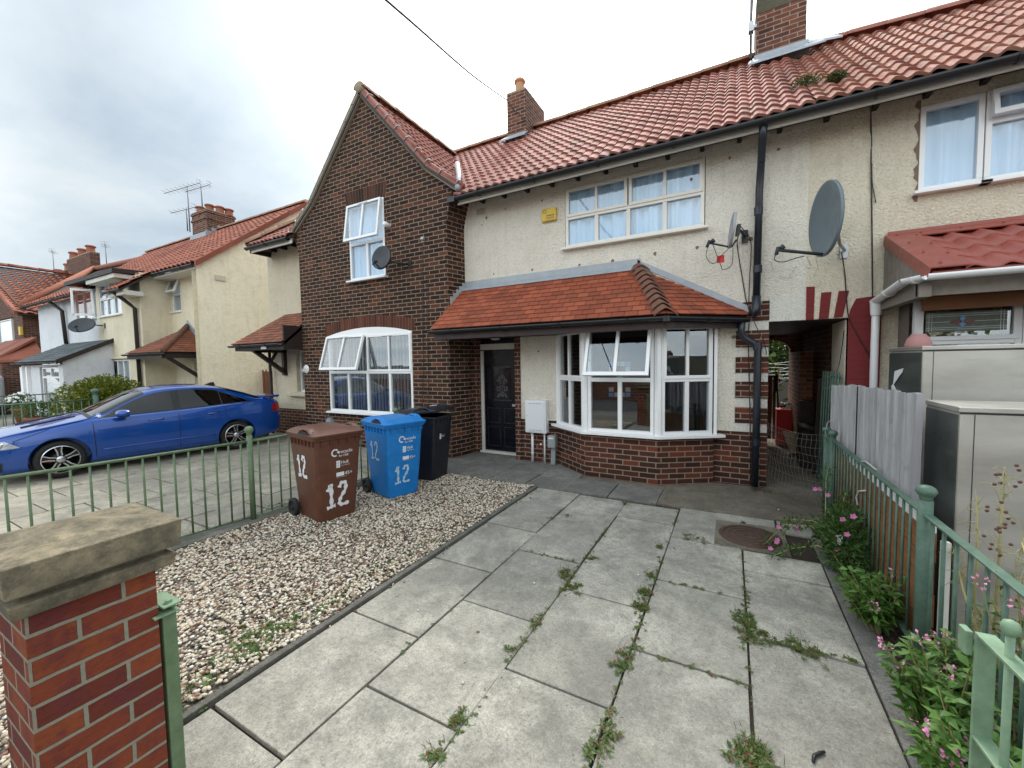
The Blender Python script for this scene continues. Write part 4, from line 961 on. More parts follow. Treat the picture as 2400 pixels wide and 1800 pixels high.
# ============================================================ RIGHT HOUSE
hr=thing('terraced_house',(3.5,6,0),'cream pebbledash house right of the passage with a red metal sheet canopy','house')
mb=MB(); wall(mb,(.775,YM),(7,YM),2.10,4.46,[(.955,1.445,3.39,4.28),(1.445,2.25,3.39,4.28),(4.0,5.2,3.39,4.28)]); 
wall(mb,(1.45,YM),(7,YM),.0,2.10)
mb.build('pebbledash_wall','cream2',hr,fixn=False,label='yellowed cream pebbledash wall')
window(hr,(1.735,YM),(2.215,YM),3.395,4.275,[0,1],back='net',fr='upvc',glass='glass_sky')
window(hr,(2.225,YM),(3.02,YM),3.395,4.275,[0,.5,1],tr=3.98,rows_top=[0,1],openers=[(0,1)],opened=[0],back='net',glass='glass_sky',angle=9)
mb=MB(); 
wp_=[(1.736,3.30+i*.05) for i in range(22)][::-1]; wl_=[(1.736-(.025+.018*math.sin(i*1.3)+.012*math.sin(i*2.9)),3.30+i*.05) for i in range(22)]
for q in range(21):
    a,b=wl_[q],wl_[q+1]; mb.prism([(a[0],YM-.004,a[1]),(1.736,YM-.004,a[1]),(1.736,YM-.004,b[1]),(b[0],YM-.004,b[1])],(0,.02,0))
mb.build('window_patch','mortar_br',hr)
roofpoly('main_roof','pantile_r',[(.76,YE,ZE),(7.6,YE,ZE),(7.6,6.40,5.066),(.76,8.66,6.827)],hr,False,15,pw=.152,gauge=.255,amp=.018,lift=.027)
mb=MB(); halfround(mb,(.76,8.66,6.86),(7.6,6.40,5.10),.12,.42); mb.build('ridge_tiles','ridge_r',hr)
mb=MB(); mb.add([(.76,8.66,6.78),(7.6,6.40,5.02),(7.6,YR+1,ZE-.6),(.76,YR+3.1,ZE-.05)],[(0,1,2,3)]); mb.build('rear_roof','pantile_far',hr,fixn=False)
mb=MB(); mb.box(.76,7.6,5.60,5.625,4.25,4.335); mb.build('fascia','whitepaint',hr)
mb=MB(); mb.box(.76,7.6,5.625,6.0,4.41,4.42); mb.build('soffit','darkwood',hr)
mb=MB(); x=.9
while x<4: mb.box(x,x+.05,5.84,5.985,4.345,4.41); x+=.42
parts(mb,'rafter_end','rafter',hr)
mb=MB(); gutter(mb,[V((.78,5.535,4.335)),V((7.6,5.535,4.32))],.058); mb.build('eaves_gutter','gutter',hr)
# moss on the roof joint
for (x,y,r) in ((1888,203,.12),(1958,190,.08)):
    v=ray(x,y); # intersect with the roof plane
    k=(ZR-ZE)/(YR-YE); t_=(ZE-H-k*YE)/(v.z-k*v.y); p=V((0,0,H))+v*t_
    mb=MB(); bush(mb,p+V((0,0,.03)),(r*1.25,r*.9,r*.7),900,.028,.016,random.Random(x),.1); o=mb.build('moss_clump','moss',None,origin=p,fixn=False)
    o['label']='larger moss clump in the roof joint below the brick chimney' if r>.1 else 'smaller moss clump on pantiles right of the roof joint'; o['category']='moss'
# oxblood painted quoin and arch bars
mb=MB(); wall(mb,(1.18,YM-.01),(1.47,YM-.01),0,2.10); wall(mb,(1.18,YM+.4),(1.18,YM-.01),.0,2.10,thick=.2)
a=onY(1988,744,YM);b=onY(2010,697,YM); 
mb.prism([(1.18,YM-.012,2.10),(1.47,YM-.012,2.10),(1.47,YM-.012,2.33),(1.245,YM-.012,2.31),(1.20,YM-.012,2.2)],(0,.05,0))
mb.build('painted_quoin','brick_paint',hr,fixn=False,label='oxblood painted brick pier')
mb=MB()
for P4 in ([(1890,672),(1910,672),(1907,749),(1889,750)],[(1925,686),(1949,684),(1942,746),(1919,748)],[(1966,682),(1990,681),(1975,743),(1954,745)]):
    mb.prism([onY(x,y,YM-.006) for x,y in P4],(0,.03,0))
parts(mb,'painted_arch_brick','brick_paint',hr,label='oxblood painted arch stripes over the passage')
mb=MB()
for P4 in ([(1800,695),(1812,694),(1822,752),(1812,753)],[(1826,694),(1838,693),(1845,751),(1836,752)],[(1854,688),(1866,688),(1868,750),(1858,751)],[(1872,672),(1886,672),(1886,749),(1874,750)]):
    mb.prism([onY(x,y,YM-.005) for x,y in P4],(0,.03,0))
mb.prism([onY(x,y,YM-.003) for x,y in [(1797,700),(1887,686),(1888,750),(1797,754)]],(0,.03,0))
mb.build('arch_render','whiteband',hs)
# passage
mb=MB(); wall(mb,(1.18,YM+.4),(1.18,YM+.0),0,2.1); wall(mb,(1.18,10.5),(1.18,YM+.4),0,2.1,thick=.1)
mb.build('passage_wall','brick_far',hr,fixn=False)
mb=MB(); mb.box(1.165,1.179,6.06,6.75,1.05,2.08); mb.build('passage_render','cream2',hr)
mb=MB(); mb.box(.38,1.4,6.05,9.55,2.09,2.2); mb.build('passage_ceiling','brownfascia',hr)
mb=MB() # rear arch
ax0,ax1,az=.42,1.0,1.78
pts=[(.38,9.5,0),(.42,9.5,0),(.42,9.5,az)]+[((ax0+ax1)/2-(ax1-ax0)/2*math.cos(t),9.5,az+.22*math.sin(t)) for t in np.linspace(0,math.pi,12)[1:-1]]+[(ax1,9.5,az),(ax1,9.5,0),(1.5,9.5,0),(1.5,9.5,2.2),(.38,9.5,2.2)]
mb.prism(pts,(0,.22,0)); mb.build('rear_arch','brick_passage',hr)
mb=MB(); mb.box(1.0,1.18,8.2,9.5,0,1.75); mb.build('inner_pier','brick_passage',hr)
# canopy
TL=onY(2082,548,5.985); cx0=1.50
A_=V((1.50,5.99,2.93)); A2=V((3.9,5.99,2.93)); B_=V((1.43,4.80,2.36)); B2=V((3.9,4.80,2.36))
U=V((1,0,0)); Wd=(B_-A_); Wd.x=0; L=Wd.length; Wd.normalize(); N=V((0,-Wd.z,Wd.y))*-1
N=U.cross(-Wd).normalized(); N=N if N.z>0 else -N
mb=MB()
nc=60; pwid=.21
for r in range(4):
    s0=L-(r*.31); s1=max(L-(r+1)*.31-.02,0.0)
    vs=[];fs=[]
    for k in range(nc*2+1):
        u=.20+k*(2.15/(nc*2)); h=.019*math.sin(2*math.pi*u/pwid)+.005*math.sin(4*math.pi*u/pwid)
        for s,l in ((s0,.030),(s1,.008),(s0,.006)): vs.append(A_+U*u+Wd*s+N*(h+l))
    for k in range(nc*2):
        a=3*k;b=a+3; fs+=[(a,b,b+1,a+1),(a+2,b+2,b,a)]
    mb.add(vs,fs,True)
cn=mb.build('canopy_roof','redsheet',hr,fixn=False,label='red metal tile effect canopy roof')
mb=MB(); mb.obox(A_+N*.035+Wd*-.02,(2.4,0,0),Wd*.17,N*.012); mb.obox(A_+V((0,-.012,-.02)),(2.4,0,0),(0,.012,0),(0,0,.10))
mb.obox(A_+N*.037+V((-.02,0,0)),(.24,0,0),Wd*(L+.02),N*.012); mb.obox(A_+V((-.032,0,0))-N*.06,(.012,0,0),Wd*(L+.02),N*.11)
mb.obox(A_-N*.01+V((.0,0,0)),(2.4,0,0),Wd*L,N*.01)
for i in range(0,7,2):
    for (u,s) in ((.06,.05),(.19,.16)): 
        c=A_+U*(u+.0)+Wd*(s+i*.2)+N*.052
        if s+i*.2<L: mb.lathe(c,[(.010,0),(.012,.004),(.006,.010)],8,axis=N)
for i in range(8): mb.lathe(A_+U*(.25+i*.3)+Wd*.06+N*.048,[(.010,0),(.012,.004),(.006,.010)],8,axis=N)
mb.build('verge_trim','redsheet',cn)
mb=MB()
for i in range(9):
    t=i/9; y=5.98-1.10*t; zt=2.90-.53*t; mb.box(1.475,1.50+.0,y-.115,y-.004,2.33,zt)
mb.build('side_cheek','greywood',hr)
mb=MB(); mb.box(1.44,1.52,4.86,5.98,2.16,2.30); mb.box(1.44,3.9,4.90,4.94,2.17,2.33); mb.build('canopy_beam','greywood',hr)
mb=MB(); mb.box(1.62,3.9,5.35,5.40,2.08,2.20); mb.box(1.62,3.9,5.38,5.95,2.20,2.22); mb.build('canopy_board','orangewood',hr)
mb=MB()
gp2=[V((1.40,5.93,2.27)),V((1.37,4.93,2.335)),V((1.45,4.76,2.335)),V((3.9,4.76,2.335))]
gutter(mb,gp2,.05); mb.tube([(1.40,5.90,2.26),(1.40,5.91,1.85),(1.40,5.92,.05)],.036,12); mb.lathe((1.40,5.90,2.10),[(.045,0),(.05,.03),(.055,.14),(.06,.16)],12)
mb.lathe((1.40,5.92,1.17),[(.042,0),(.042,.02)],10); mb.box(1.33,1.40,5.90,5.93,1.17,1.19)
mb.build('canopy_gutter','upvc',hr)
mb=MB(); mb.box(1.44,1.62,5.86,5.99,.75,1.20); b=mb.build('white_meter_cover','meter',hr,bevel=.006)
mb=MB()
for i,(a,c) in enumerate(((0,.03),(.05,.07),(.09,.12),(.15,.16),(.2,.24))): mb.box(1.595,1.615,5.856,5.861,.83+a,.83+c)
parts(mb,'printed_mark','dish_dk',b)
# canopy window with leaded light
wL=onY(2143,760,5.62).x; wR=onY(2396,740,5.62).x; wT=onY(2250,698,5.62).z; wM=onY(2250,800,5.62).z-.0; P1=onY(2168,760,5.607); P2=onY(2358,745,5.607); zt_=onY(2260,730,5.607).z; zb_=onY(2260,776,5.607).z
wq=window(hr,(wL,5.62),(wR,5.62),1.2,wT,[0,1],tr=wM,rows_top=[0,1],openers=[(0,1)],back='none',room=True,sill=False,glass='glass')
mb=MB(); mb.box(wR+.01,wR+.35,5.62,5.68,.8,wT); mb.build('side_frame','upvc',wq)
mb=MB(); mb.box(P1.x,P2.x,5.588,5.592,zb_,zt_); gl_=mb.build('leaded_pane','glass_frost',wq)
mb=MB(); 
for z in (zb_+.02,zb_+.038,zt_-.042,zt_-.024): mb.box(P1.x,P2.x,5.584,5.588,z,z+.004)
for x in (P1.x+.02,P1.x+.04,P2.x-.044,P2.x-.024): mb.box(x,x+.004,5.584,5.588,zb_,zt_)
mb.box(P1.x,P2.x,5.584,5.588,(zb_+zt_)/2-.002,(zb_+zt_)/2+.002); parts(mb,'lead_strip','galv',gl_)
mb=MB(); c=V(((P1.x+P2.x)/2-.02,5.580,(zb_+zt_)/2))
def dia(mb,c,a,b): mb.prism([c+V((-a,0,0)),c+V((0,0,-b)),c+V((a,0,0)),c+V((0,0,b))],(0,.003,0))
dia(mb,c+V((0,0,.028)),.026,.026); dia(mb,c+V((0,0,-.028)),.026,.026); parts(mb,'blue_diamond','stain_bl',gl_)
mb=MB(); dia(mb,c+V((.045,0,0)),.04,.022); dia(mb,c+V((-.045,0,0)),.04,.022); parts(mb,'red_diamond','stain_rd',gl_)
# ============================================================ LEFT ADJOINING HOUSE
hl=thing('terraced_house',(-9,6,0),'cream roughcast house part left of the brick gable with a small tiled porch on brackets','house')
mb=MB(); wall(mb,(-9.98,YM),(-8.2,YM),.62,4.46,[(.95,1.72,1.02,2.03)]); wall(mb,(-9.98,YM+4),(-9.98,YM),.62,4.46)
mb.build('roughcast_wall','cream_l',hl,fixn=False)
mb=MB(); wall(mb,(-9.98,YM+.005),(-8.2,YM+.005),0,.62); wall(mb,(-9.975,YM+4),(-9.975,YM),0,.62); mb.build('brick_plinth','brick_mid',hl,fixn=False)
window(hl,(-9.02,YM+.10),(-8.27,YM+.10),1.03,2.02,[0,.5,1],tr=1.52,back='blind',sill=True,openers=[(0,1)])
mb=MB(); mb.box(-9.30,-8.45,YM-.10,YM+.02,.93,1.02); mb.build('stone_sill','cream_l',hl,bevel=.015)
E_=V((-9.85,5.45,4.44))
roofpoly('main_roof','pantile',[(-9.85,5.45,4.42),(-8.30,5.45,4.42),(-6.0,YR,ZR),(-6.9,YR,ZR)],hl,False,25,**PT)
roofpoly('main_roof','pantile',[(-9.85,YR+3,4.42),(-9.85,5.45,4.42),(-6.9,YR,ZR)],hl,False,26,**PT)
mb=MB(); halfround(mb,(-9.85,5.45,4.46),(-6.9,YR,ZR+.03),.12,.4); mb.build('hip_tiles','ridge',hl)
mb=MB(); gutter(mb,[V((-9.9,5.48,4.38)),V((-8.35,5.48,4.38))],.058); mb.build('eaves_gutter','gutter',hl)
mb=MB(); mb.box(-9.85,-8.3,5.53,5.555,4.27,4.37); mb.build('fascia','whitepaint',hl)
mb=MB(); mb.box(-9.85,-8.2,5.555,6.0,4.43,4.44); mb.box(-9.85,-9.80,5.53,6.0,4.27,4.37); mb.build('soffit','darkwood',hl)
mb=MB(); x=-9.6
while x<-8.4: mb.box(x,x+.06,5.62,5.98,4.35,4.43); x+=.4
parts(mb,'rafter_end','rafter',hl)
# porch roof on brackets
pa=V((-10.10,5.15,2.15)); pb=V((-8.15,5.15,2.15)); ph_=V((-9.35,6.0,2.86)); pr_=V((-8.2,6.0,2.86))
roofpoly('porch_roof','plain_tile2',[pa,V((-8.2,5.15,2.15)),pr_,ph_],hl,True,31,**PL)
roofpoly('porch_roof','plain_tile2',[V((-10.10,6.0,2.15)),pa,ph_],hl,True,32,**PL)
mb=MB(); mb.obox((-8.26,5.93,2.86),(.10,0,0),(0,.06,0),(0,0,.14)); mb.build('lead_flashing','lead',hl)
mb=MB(); gutter(mb,[pa+V((-.02,-.03,-.03)),pb+V((-.06,-.03,-.03))],.045); mb.build('porch_gutter','gutter',hl)
mb=MB(); mb.box(-10.02,-8.2,5.19,5.23,2.00,2.12); mb.box(-10.02,-9.97,5.19,6.0,2.00,2.12); mb.box(-8.24,-8.2,5.2,5.62,2.0,2.5)
for x in (-9.42,):
    mb.bar((x,6.0-.04,1.42),(x,6.0-.04,2.02),.09,.08,up=(0,1,0)); mb.bar((x,5.95,1.50),(x,5.28,2.0),.09,.08); mb.bar((x,5.25,1.99),(x,6,1.99),.09,.06)
mb.bar((-9.42,5.62,1.72),(-9.42,5.78,1.98),.05,.05)
mb.build('porch_frame','darkwood',hl)
mb=MB(); mb.box(-8.98,-8.80,5.17,5.19,2.02,2.09); mb.build('porch_bracket_cap','upvc',hl)
mb=MB(); mb.tube([(-9.90,5.9,0),(-9.90,5.9,2.0)],.035,8); mb.build('downpipe','darkwood',hl)
mb=MB(); mb.box(-8.36,-8.22,5.80,5.995,3.83,3.98); o=mb.build('flood_light','dish_lt',None,origin=(-8.3,5.9,3.9)); o['label']='small pale security light high on the cream wall left of the brick gable'; o['category']='light'
mb=MB(); mb.prism([(-8.37,5.76,3.82),(-8.22,5.76,3.82),(-8.22,5.99,3.80),(-8.37,5.99,3.80)],(0,0,-.03)); mb.build('visor','dish_dk',o)
# picket gate between houses
gt=thing('timber_side_gate',(-12.2,7,0),'brown timber side gate with pointed boards between the cream and yellow houses','gate')
for i in range(7):
    x=-12.70+i*.165; mb=MB(); zt=1.56-.0*i; w_=.145
    mb.prism([(x,7,.02),(x+w_,7,.02),(x+w_,7,zt-.08),(x+w_*.62,7,zt-.05),(x+w_/2,7,zt),(x+w_*.38,7,zt-.05),(x,7,zt-.08)],(0,.02,0)); mb.build('board','picket',gt)
mb=MB(); mb.box(-12.82,-12.72,6.96,7.06,0,1.62); mb.box(-11.58,-11.5,6.96,7.06,0,1.55); parts(mb,'gate_post','picket',gt)
mb=MB(); mb.box(-12.7,-11.55,7.02,7.06,.3,.4); mb.box(-12.7,-11.55,7.02,7.06,1.2,1.3); parts(mb,'rail','picket',gt)
# ============================================================ YELLOW HOUSE
hy=thing('semi_detached_house',(-15,6,0),'yellow roughcast house with red pantile roof and a tall plain gable end','house')
mb=MB(); wall(mb,(-12.15,5.45),(-12.15,11.6),0,7.0)
s1=(6.80-4.38)/(8.6-5.45)
cl=[(V((0,8.6,6.80)),V((0,s1,1)).normalized()),(V((0,8.6,6.80)),V((0,-s1,1)).normalized())]
mb.build('gable_end_wall','yellow',hy,clips=cl,fixn=False,label='plain textured yellow gable end wall')
YF=5.9
mb=MB(); wall(mb,(-14.72,YF),(-12.15,YF),0,4.36,[(.05,.62,3.30,4.27),(1.15,1.95,0,1.95)]); 
wall(mb,(-14.72,5.2),(-14.72,YF),0,4.36); wall(mb,(-17.85,5.2),(-14.72,5.2),0,4.3,[(.20,1.85,3.28,4.30),(.32,2.12,.5,1.93)])
mb.build('front_wall','yellow_f',hy,fixn=False)
mb=MB(); mb.prism([(-12.40,YF,4.36),(-12.15,YF,4.36),(-12.15,YF,3.2),(-12.19,YF,3.5),(-12.24,YF,3.9)],(0,-.45,0)); mb.build('eaves_corbel','yellow_f',hy) if False else None
mb=MB(); mb.box(-17.85,-14.7,5.12,5.2,1.95,2.0); mb.build('string_course','yellow_f',hy)
window(hy,(-14.67,YF+.05),(-14.10,YF+.05),3.30,4.27,[0,1],tr=3.80,openers=[(0,1)],opened=[0],back='net',angle=20,rows_top=[0,1])
window(hy,(-17.62,5.22),(-16.02,5.22),3.29,4.29,[0,.34,.68,1],tr=3.82,openers=[(0,.34),(.68,1)],opened=[1],back='net',angle=22)
window(hy,(-17.50,5.22),(-15.75,5.22),.5,1.92,[0,.25,.5,.75,1],tr=1.22,openers=[],back='net')
mb=MB(); mb.box(-13.55,-12.75,YF+.1,YF+.14,0,1.95); yd=mb.build('front_door','upvc',hy); mb=MB(); mb.box(-13.30,-12.95,YF+.085,YF+.1,.3,1.85); mb.build('door_glass','doorglass',yd)
PTF=dict(pw=.24,gauge=.31)
roofpoly('main_roof','pantile_far',[(-14.9,5.40,4.36),(-12.05,5.40,4.36),(-12.05,8.6,6.86),(-14.9,8.6,6.86)],hy,False,41,**PTF)
roofpoly('main_roof','pantile_far',[(-15.55,4.70,3.84),(-14.50,4.70,3.84),(-14.50,5.6,4.52),(-15.55,5.6,4.52)],hy,False,42,**PTF)
roofpoly('main_roof','pantile_far',[(-17.6,5.40,4.36),(-14.9,5.40,4.36),(-14.9,8.6,6.86),(-23.3,8.6,6.86),(-21.,5.6,4.5)],hy,False,43,**PTF)
mb=MB(); halfround(mb,(-23.3,8.6,6.88),(-12.05,8.6,6.88),.12,.45); mb.build('ridge_tiles','ridge',hy)
mb=MB(); e0=V((-12.06,5.40,4.32)); e1=V((-12.06,8.6,6.84)); mb.obox(e0+V((-.03,0,-.10)),(.06,0,0),e1-e0,(0,0,.15)); mb.build('red_verge','pantile_far',hy)
mb=MB(); mb.add([(-23.3,8.6,6.80),(-12.05,8.6,6.80),(-12.05,11.8,4.3),(-23.3,11.8,4.3)],[(0,1,2,3)]); mb.build('rear_roof','pantile_far',hy,fixn=False)
mb=MB(); gutter(mb,[V((-14.55,5.40,4.30)),V((-12.15,5.40,4.30))],.055); gutter(mb,[V((-15.6,4.70,3.80)),V((-14.45,4.70,3.80))],.055); mb.build('eaves_gutter','gutter',hy)
mb=MB(); mb.box(-14.6,-12.2,5.46,5.9,4.20,4.26); mb.box(-15.5,-14.5,4.76,5.2,3.66,3.78); mb.build('soffit','whitepaint',hy)
mb=MB(); mb.tube([(-15.0,4.72,3.75),(-14.98,4.95,3.55),(-14.92,5.13,3.35),(-14.92,5.14,0)],.05,8); mb.build('downpipe','darkwood',hy)
# flat dormer hood over the corner windows
mb=MB(); mb.prism([(-18.85,4.75,4.32),(-15.1,4.75,4.32),(-15.1,6.6,4.42),(-18.85,6.6,4.42)],(0,0,.12)); mb.build('flat_dormer_roof','darkwood',hy)
mb=MB(); mb.box(-17.2,-15.15,4.80,5.25,4.20,4.315); mb.build('dormer_soffit','whitepaint',hy)
mb=MB(); mb.box(-17.85,-15.2,5.25,6.5,4.3,4.36); mb.build('dormer_wall','yellow_f',hy)
roofpoly('porch_roof','plain_tile2',[(-15.0,4.88,2.06),(-12.75,4.88,2.06),(-13.75,5.9,2.80)],hy,True,44,**PL)
roofpoly('porch_roof','plain_tile2',[(-12.75,4.88,2.06),(-12.75,5.9,2.06),(-13.75,5.9,2.80)],hy,True,45,**PL)
mb=MB(); mb.tube([(-12.78,4.9,2.10),(-13.75,5.88,2.84)],.07,8); mb.build('hip_tiles','hiptile',hy)
mb=MB(); flash(mb,(-15.0,5.9,2.10),(-13.75,5.9,2.85),.14,.015); flash(mb,(-13.8,5.9,2.85),(-12.75,5.9,2.10),.16,.015); mb.build('lead_flashing','lead',hy)
mb=MB(); mb.box(-14.95,-12.80,4.90,4.95,1.90,2.04); mb.box(-12.85,-12.80,4.9,5.9,1.90,2.04); mb.bar((-12.9,5.85,1.2),(-12.9,5.85,1.95),.1,.08,up=(0,1,0)); mb.bar((-12.9,5.84,1.3),(-12.9,5.0,1.95),.1,.08); gutter(mb,[V((-15.05,4.85,2.04)),V((-12.7,4.85,2.04))],.05)
mb.build('porch_frame','darkwood',hy)
mb=MB(); mb.tube([(-12.55,5.82,0),(-12.55,5.82,1.85),(-12.75,5.6,2.0)],.045,8); mb.build('porch_downpipe','darkwood',hy)
p=onX(517,652,-12.13); mb=MB(); mb.box(-12.14,-12.12,p.y-.13,p.y+.13,p.z-.07,p.z+.07); b=mb.build('air_brick','cream_l',hy)
mb=MB()
for i in range(5): mb.box(-12.125,-12.115,p.y-.11+i*.05,p.y-.08+i*.05,p.z-.05,p.z+.05)
parts(mb,'vent_hole','greygrille',b)
cc=onY(450,560,8.2)
cB=chimney(hy,-18.35,-17.3,8.2,9.2,6.2,7.52,[(-18.1,8.4,.8),(-17.75,8.55,1.0),(-17.45,8.75,.8),(-17.4,9.05,.75)],pr=.15,ph=.34)
mb=MB(); mb.box(-18.4,-17.25,8.12,8.18,6.40,6.70); 
for i in range(3): mb.box(-17.30,-17.24,8.15+i*.2,8.38+i*.2,6.45+i*.14,6.75+i*.14)
mb.build('lead_flashing','lead',cB)
# ============================================================ WHITE HOUSE
hw=thing('semi_detached_house',(-21,6,0),'white rendered house with grey slate porch roof far down the row','house')
mb=MB(); wall(mb,(-23.6,5.2),(-17.85,5.2),0,4.1,[(3.9,5.68,3.28,4.1)]); wall(mb,(-25.6,6.2),(-23.6,5.2),0,4.1); mb.build('rendered_wall','white_r',hw,fixn=False)
mb=MB(); wall(mb,(-20.75,4.1),(-16.85,4.1),0,1.80,[(1.85,3.55,.2,1.74)]); wall(mb,(-16.85,4.1),(-16.85,5.2),0,2.5); wall(mb,(-20.75,5.2),(-20.75,4.1),0,1.8); mb.build('porch_wall','white_r',hw,clips=[(V((0,4.0,1.88)),V((0,-.62,1.15)).normalized())],fixn=False)
window(hw,(-18.62,4.1),(-17.12,4.1),.3,1.72,[0,1],tr=1.42,rows_top=[0,.5,1],openers=[],back='dark',sill=False)
roofpoly('porch_roof','slate',[(-20.9,3.98,1.90),(-16.75,3.98,1.90),(-16.75,5.2,2.56),(-20.9,5.2,2.56)],hw,True,51,pw=.25,gauge=.16,lift=.012,jit=.001)
mb=MB(); gutter(mb,[V((-20.9,3.93,1.87)),V((-16.72,3.93,1.87))],.05); mb.obox((-16.76,3.95,1.80),(.03,0,0),(0,1.25,.66),(0,0,.13)); mb.build('porch_gutter','darkwood',hw)
mb=MB(); mb.box(-20.55,-20.30,4.02,4.10,0,1.75); mb.box(-19.95,-19.8,4.02,4.10,0,1.75); parts(mb,'porch_pillar','upvc',hw)
window(hw,(-19.60,5.18),(-17.95,5.18),3.29,4.2,[0,.45,1],back='dark',sill=True)
mb=MB(); a=V((-17.93,5.14,3.34)); e=V((-.30,-.42,0)); mb.obox(a,(.03,-.0,0),e,(0,0,.07)); mb.obox(a+V((0,0,.78)),(.03,0,0),e,(0,0,.07)); mb.obox(a+e*.9,(.03,0,0),e*.1,(0,0,.85)); mb.obox(a,(.03,0,0),e*.1,(0,0,.85)); oc=mb.build('open_casement','upvc',hw); mb=MB(); mb.obox(a+V((.01,0,.05)),(.006,0,0),e,(0,0,.75)); mb.build('pane','glass',oc)
p1_=V((-24.1,4.9,4.12)); p2_=onY(222,634,8.0)
roofpoly('main_roof','pantile_far',[p1_,(-18.2,4.9,4.12),(-18.2,8.0,6.1),p2_],hw,False,52,pw=.3,gauge=.34)
mb=MB(); mb.tube([p1_+V((0,0,.05)),p2_+V((0,0,.1))],.13,8); mb.tube([p2_+V((0,0,.08)),(-18.2,8.1,6.2)],.12,8); mb.build('hip_tiles','clay',hw)
mb=MB(); gutter(mb,[V((-25.9,6.0,4.05)),V((-24.0,4.85,4.05)),V((-18.6,4.85,4.05))],.06); mb.tube([(-20.9,4.9,4.0),(-20.6,5.1,3.7),(-20.55,5.13,2.55)],.055,8); mb.build('eaves_gutter','darkwood',hw)
# ============================================================ FAR BRICK HOUSE
hf=thing('semi_detached_house',(-28,7,0),'brown brick house with a large clay pantile roof at the far left','house')
mb=MB(); wall(mb,(-34,5.4),(-26.6,5.4),0,4.2,[(3.5,6.1,2.6,4.0)]); wall(mb,(-26.6,5.4),(-26.6,9),0,4.2); mb.build('brick_wall','brick_far',hf,fixn=False)
window(hf,(-30.4,5.4),(-28.2,5.4),2.65,3.95,[0,1],back='net')
rA=[V((-26.3,5.2,4.05)),V((-26.3,9.5,4.05)),V((-32.9,9.5,6.95)),V((-32.6,5.2,6.95))]
roofpoly('main_roof','pantile_far',rA,hf,False,61,pw=.30,gauge=.36,amp=.034,lift=.05)
mb=MB(); halfround(mb,(-32.6,5.2,7.0),(-32.9,9.5,7.0),.16,.5); mb.obox((-26.3,5.12,3.98),(-6.3,0,2.9),(0,.12,0),(0,0,.16)); mb.build('ridge_tiles','pantile_far',hf)
mb=MB(); mb.prism([(-32.6,5.41,4.2),(-26.6,5.41,4.2),(-32.6,5.41,6.9)],(0,.2,0)); mb.build('gable_wall','brick_far',hf)
mb=MB(); gutter(mb,[V((-26.22,5.2,4.0)),V((-26.22,9.5,4.0))],.07); mb.build('eaves_gutter','darkwood',hf)
mb=MB(); mb.prism([(-29.5,4.2,1.95),(-24.9,4.2,1.95),(-24.9,5.4,2.9),(-29.5,5.4,2.9)],(0,0,.1)); mb.prism([(-24.9,4.2,1.95),(-24.0,5.4,2.0),(-25.5,5.4,2.95)],(0,0,.1)); mb.build('porch_roof','pantile_far',hf)
mb=MB(); mb.box(-26.2,-24.8,4.4,5.4,0,2.0); mb.build('porch_pier','brick_far',hf)
mb=MB(); mb.box(-26.8,-26.55,5.3,5.38,3.15,3.50); o=mb.build('alarm_box','yellowbox',None,origin=(-26.7,5.34,3.3)); o['label']='small yellow alarm box on the far left brown brick house'; o['category']='alarm box'
cA=chimney(hf,-33.4,-30.0,8.6,9.0,5.5,7.85,[(-33.0,8.8,1),(-31.7,8.8,1),(-30.5,8.8,1)],'brick_far',pr=.2,ph=.42,crown=False)
cA2=chimney(hf,-39.0,-35.2,9.0,10,6,7.6,[(-38.0,9.4,1),(-36.2,9.4,1.3)],'brick_far',pr=.22,ph=.42,crown=False)
# ============================================================ BLUE CAR
def interp(tab,x):
    xs=[t[0] for t in tab]
    if x<=xs[0]: return tab[0][1]
    if x>=xs[-1]: return tab[-1][1]
    for i in range(len(xs)-1):
        if xs[i]<=x<=xs[i+1]:
            x0,x1=xs[i],xs[i+1]; y0,y1=tab[i][1],tab[i+1][1]; h=x1-x0
            m0=(y1-tab[i-1][1])/(x1-xs[i-1]) if i>0 else (y1-y0)/h
            m1=(tab[i+2][1]-y0)/(xs[i+2]-x0) if i+2<len(xs) else (y1-y0)/h
            t=(x-x0)/h; return (2*t**3-3*t*t+1)*y0+(t**3-2*t*t+t)*h*m0+(-2*t**3+3*t*t)*y1+(t**3-t*t)*h*m1
top=[(0,.60),(.04,.68),(.15,.745),(.4,.82),(.9,.915),(1.28,.985),(1.42,1.03),(1.75,1.20),(2.05,1.345),(2.3,1.42),(2.7,1.455),(3.1,1.44),(3.5,1.375),(3.9,1.25),(4.25,1.12),(4.48,1.055),(4.60,1.03),(4.66,.93),(4.69,.70)]
belt=[(0,.56),(.15,.68),(.4,.755),(.9,.86),(1.3,.925),(2.0,.955),(2.8,.98),(3.5,1.01),(4.1,1.03),(4.5,1.01),(4.62,.95),(4.69,.66)]
wid=[(0,.50),(.05,.62),(.15,.72),(.35,.81),(.7,.87),(1.0,.895),(2.0,.905),(3.2,.905),(3.8,.90),(4.2,.87),(4.5,.80),(4.64,.70),(4.69,.58)]
roofw=[(0,.38),(.15,.58),(.4,.68),(.9,.74),(1.3,.74),(1.6,.68),(2.05,.60),(2.6,.585),(3.2,.575),(3.7,.57),(4.1,.58),(4.4,.60),(4.6,.58),(4.69,.45)]
bot=[(0,.30),(.1,.22),(.3,.19),(1,.19),(3.6,.19),(4.2,.22),(4.55,.28),(4.69,.36)]
crown_=[(0,.02),(.9,.035),(1.3,.04),(2.0,.03),(2.7,.03),(3.6,.03),(4.4,.02),(4.69,.01)]
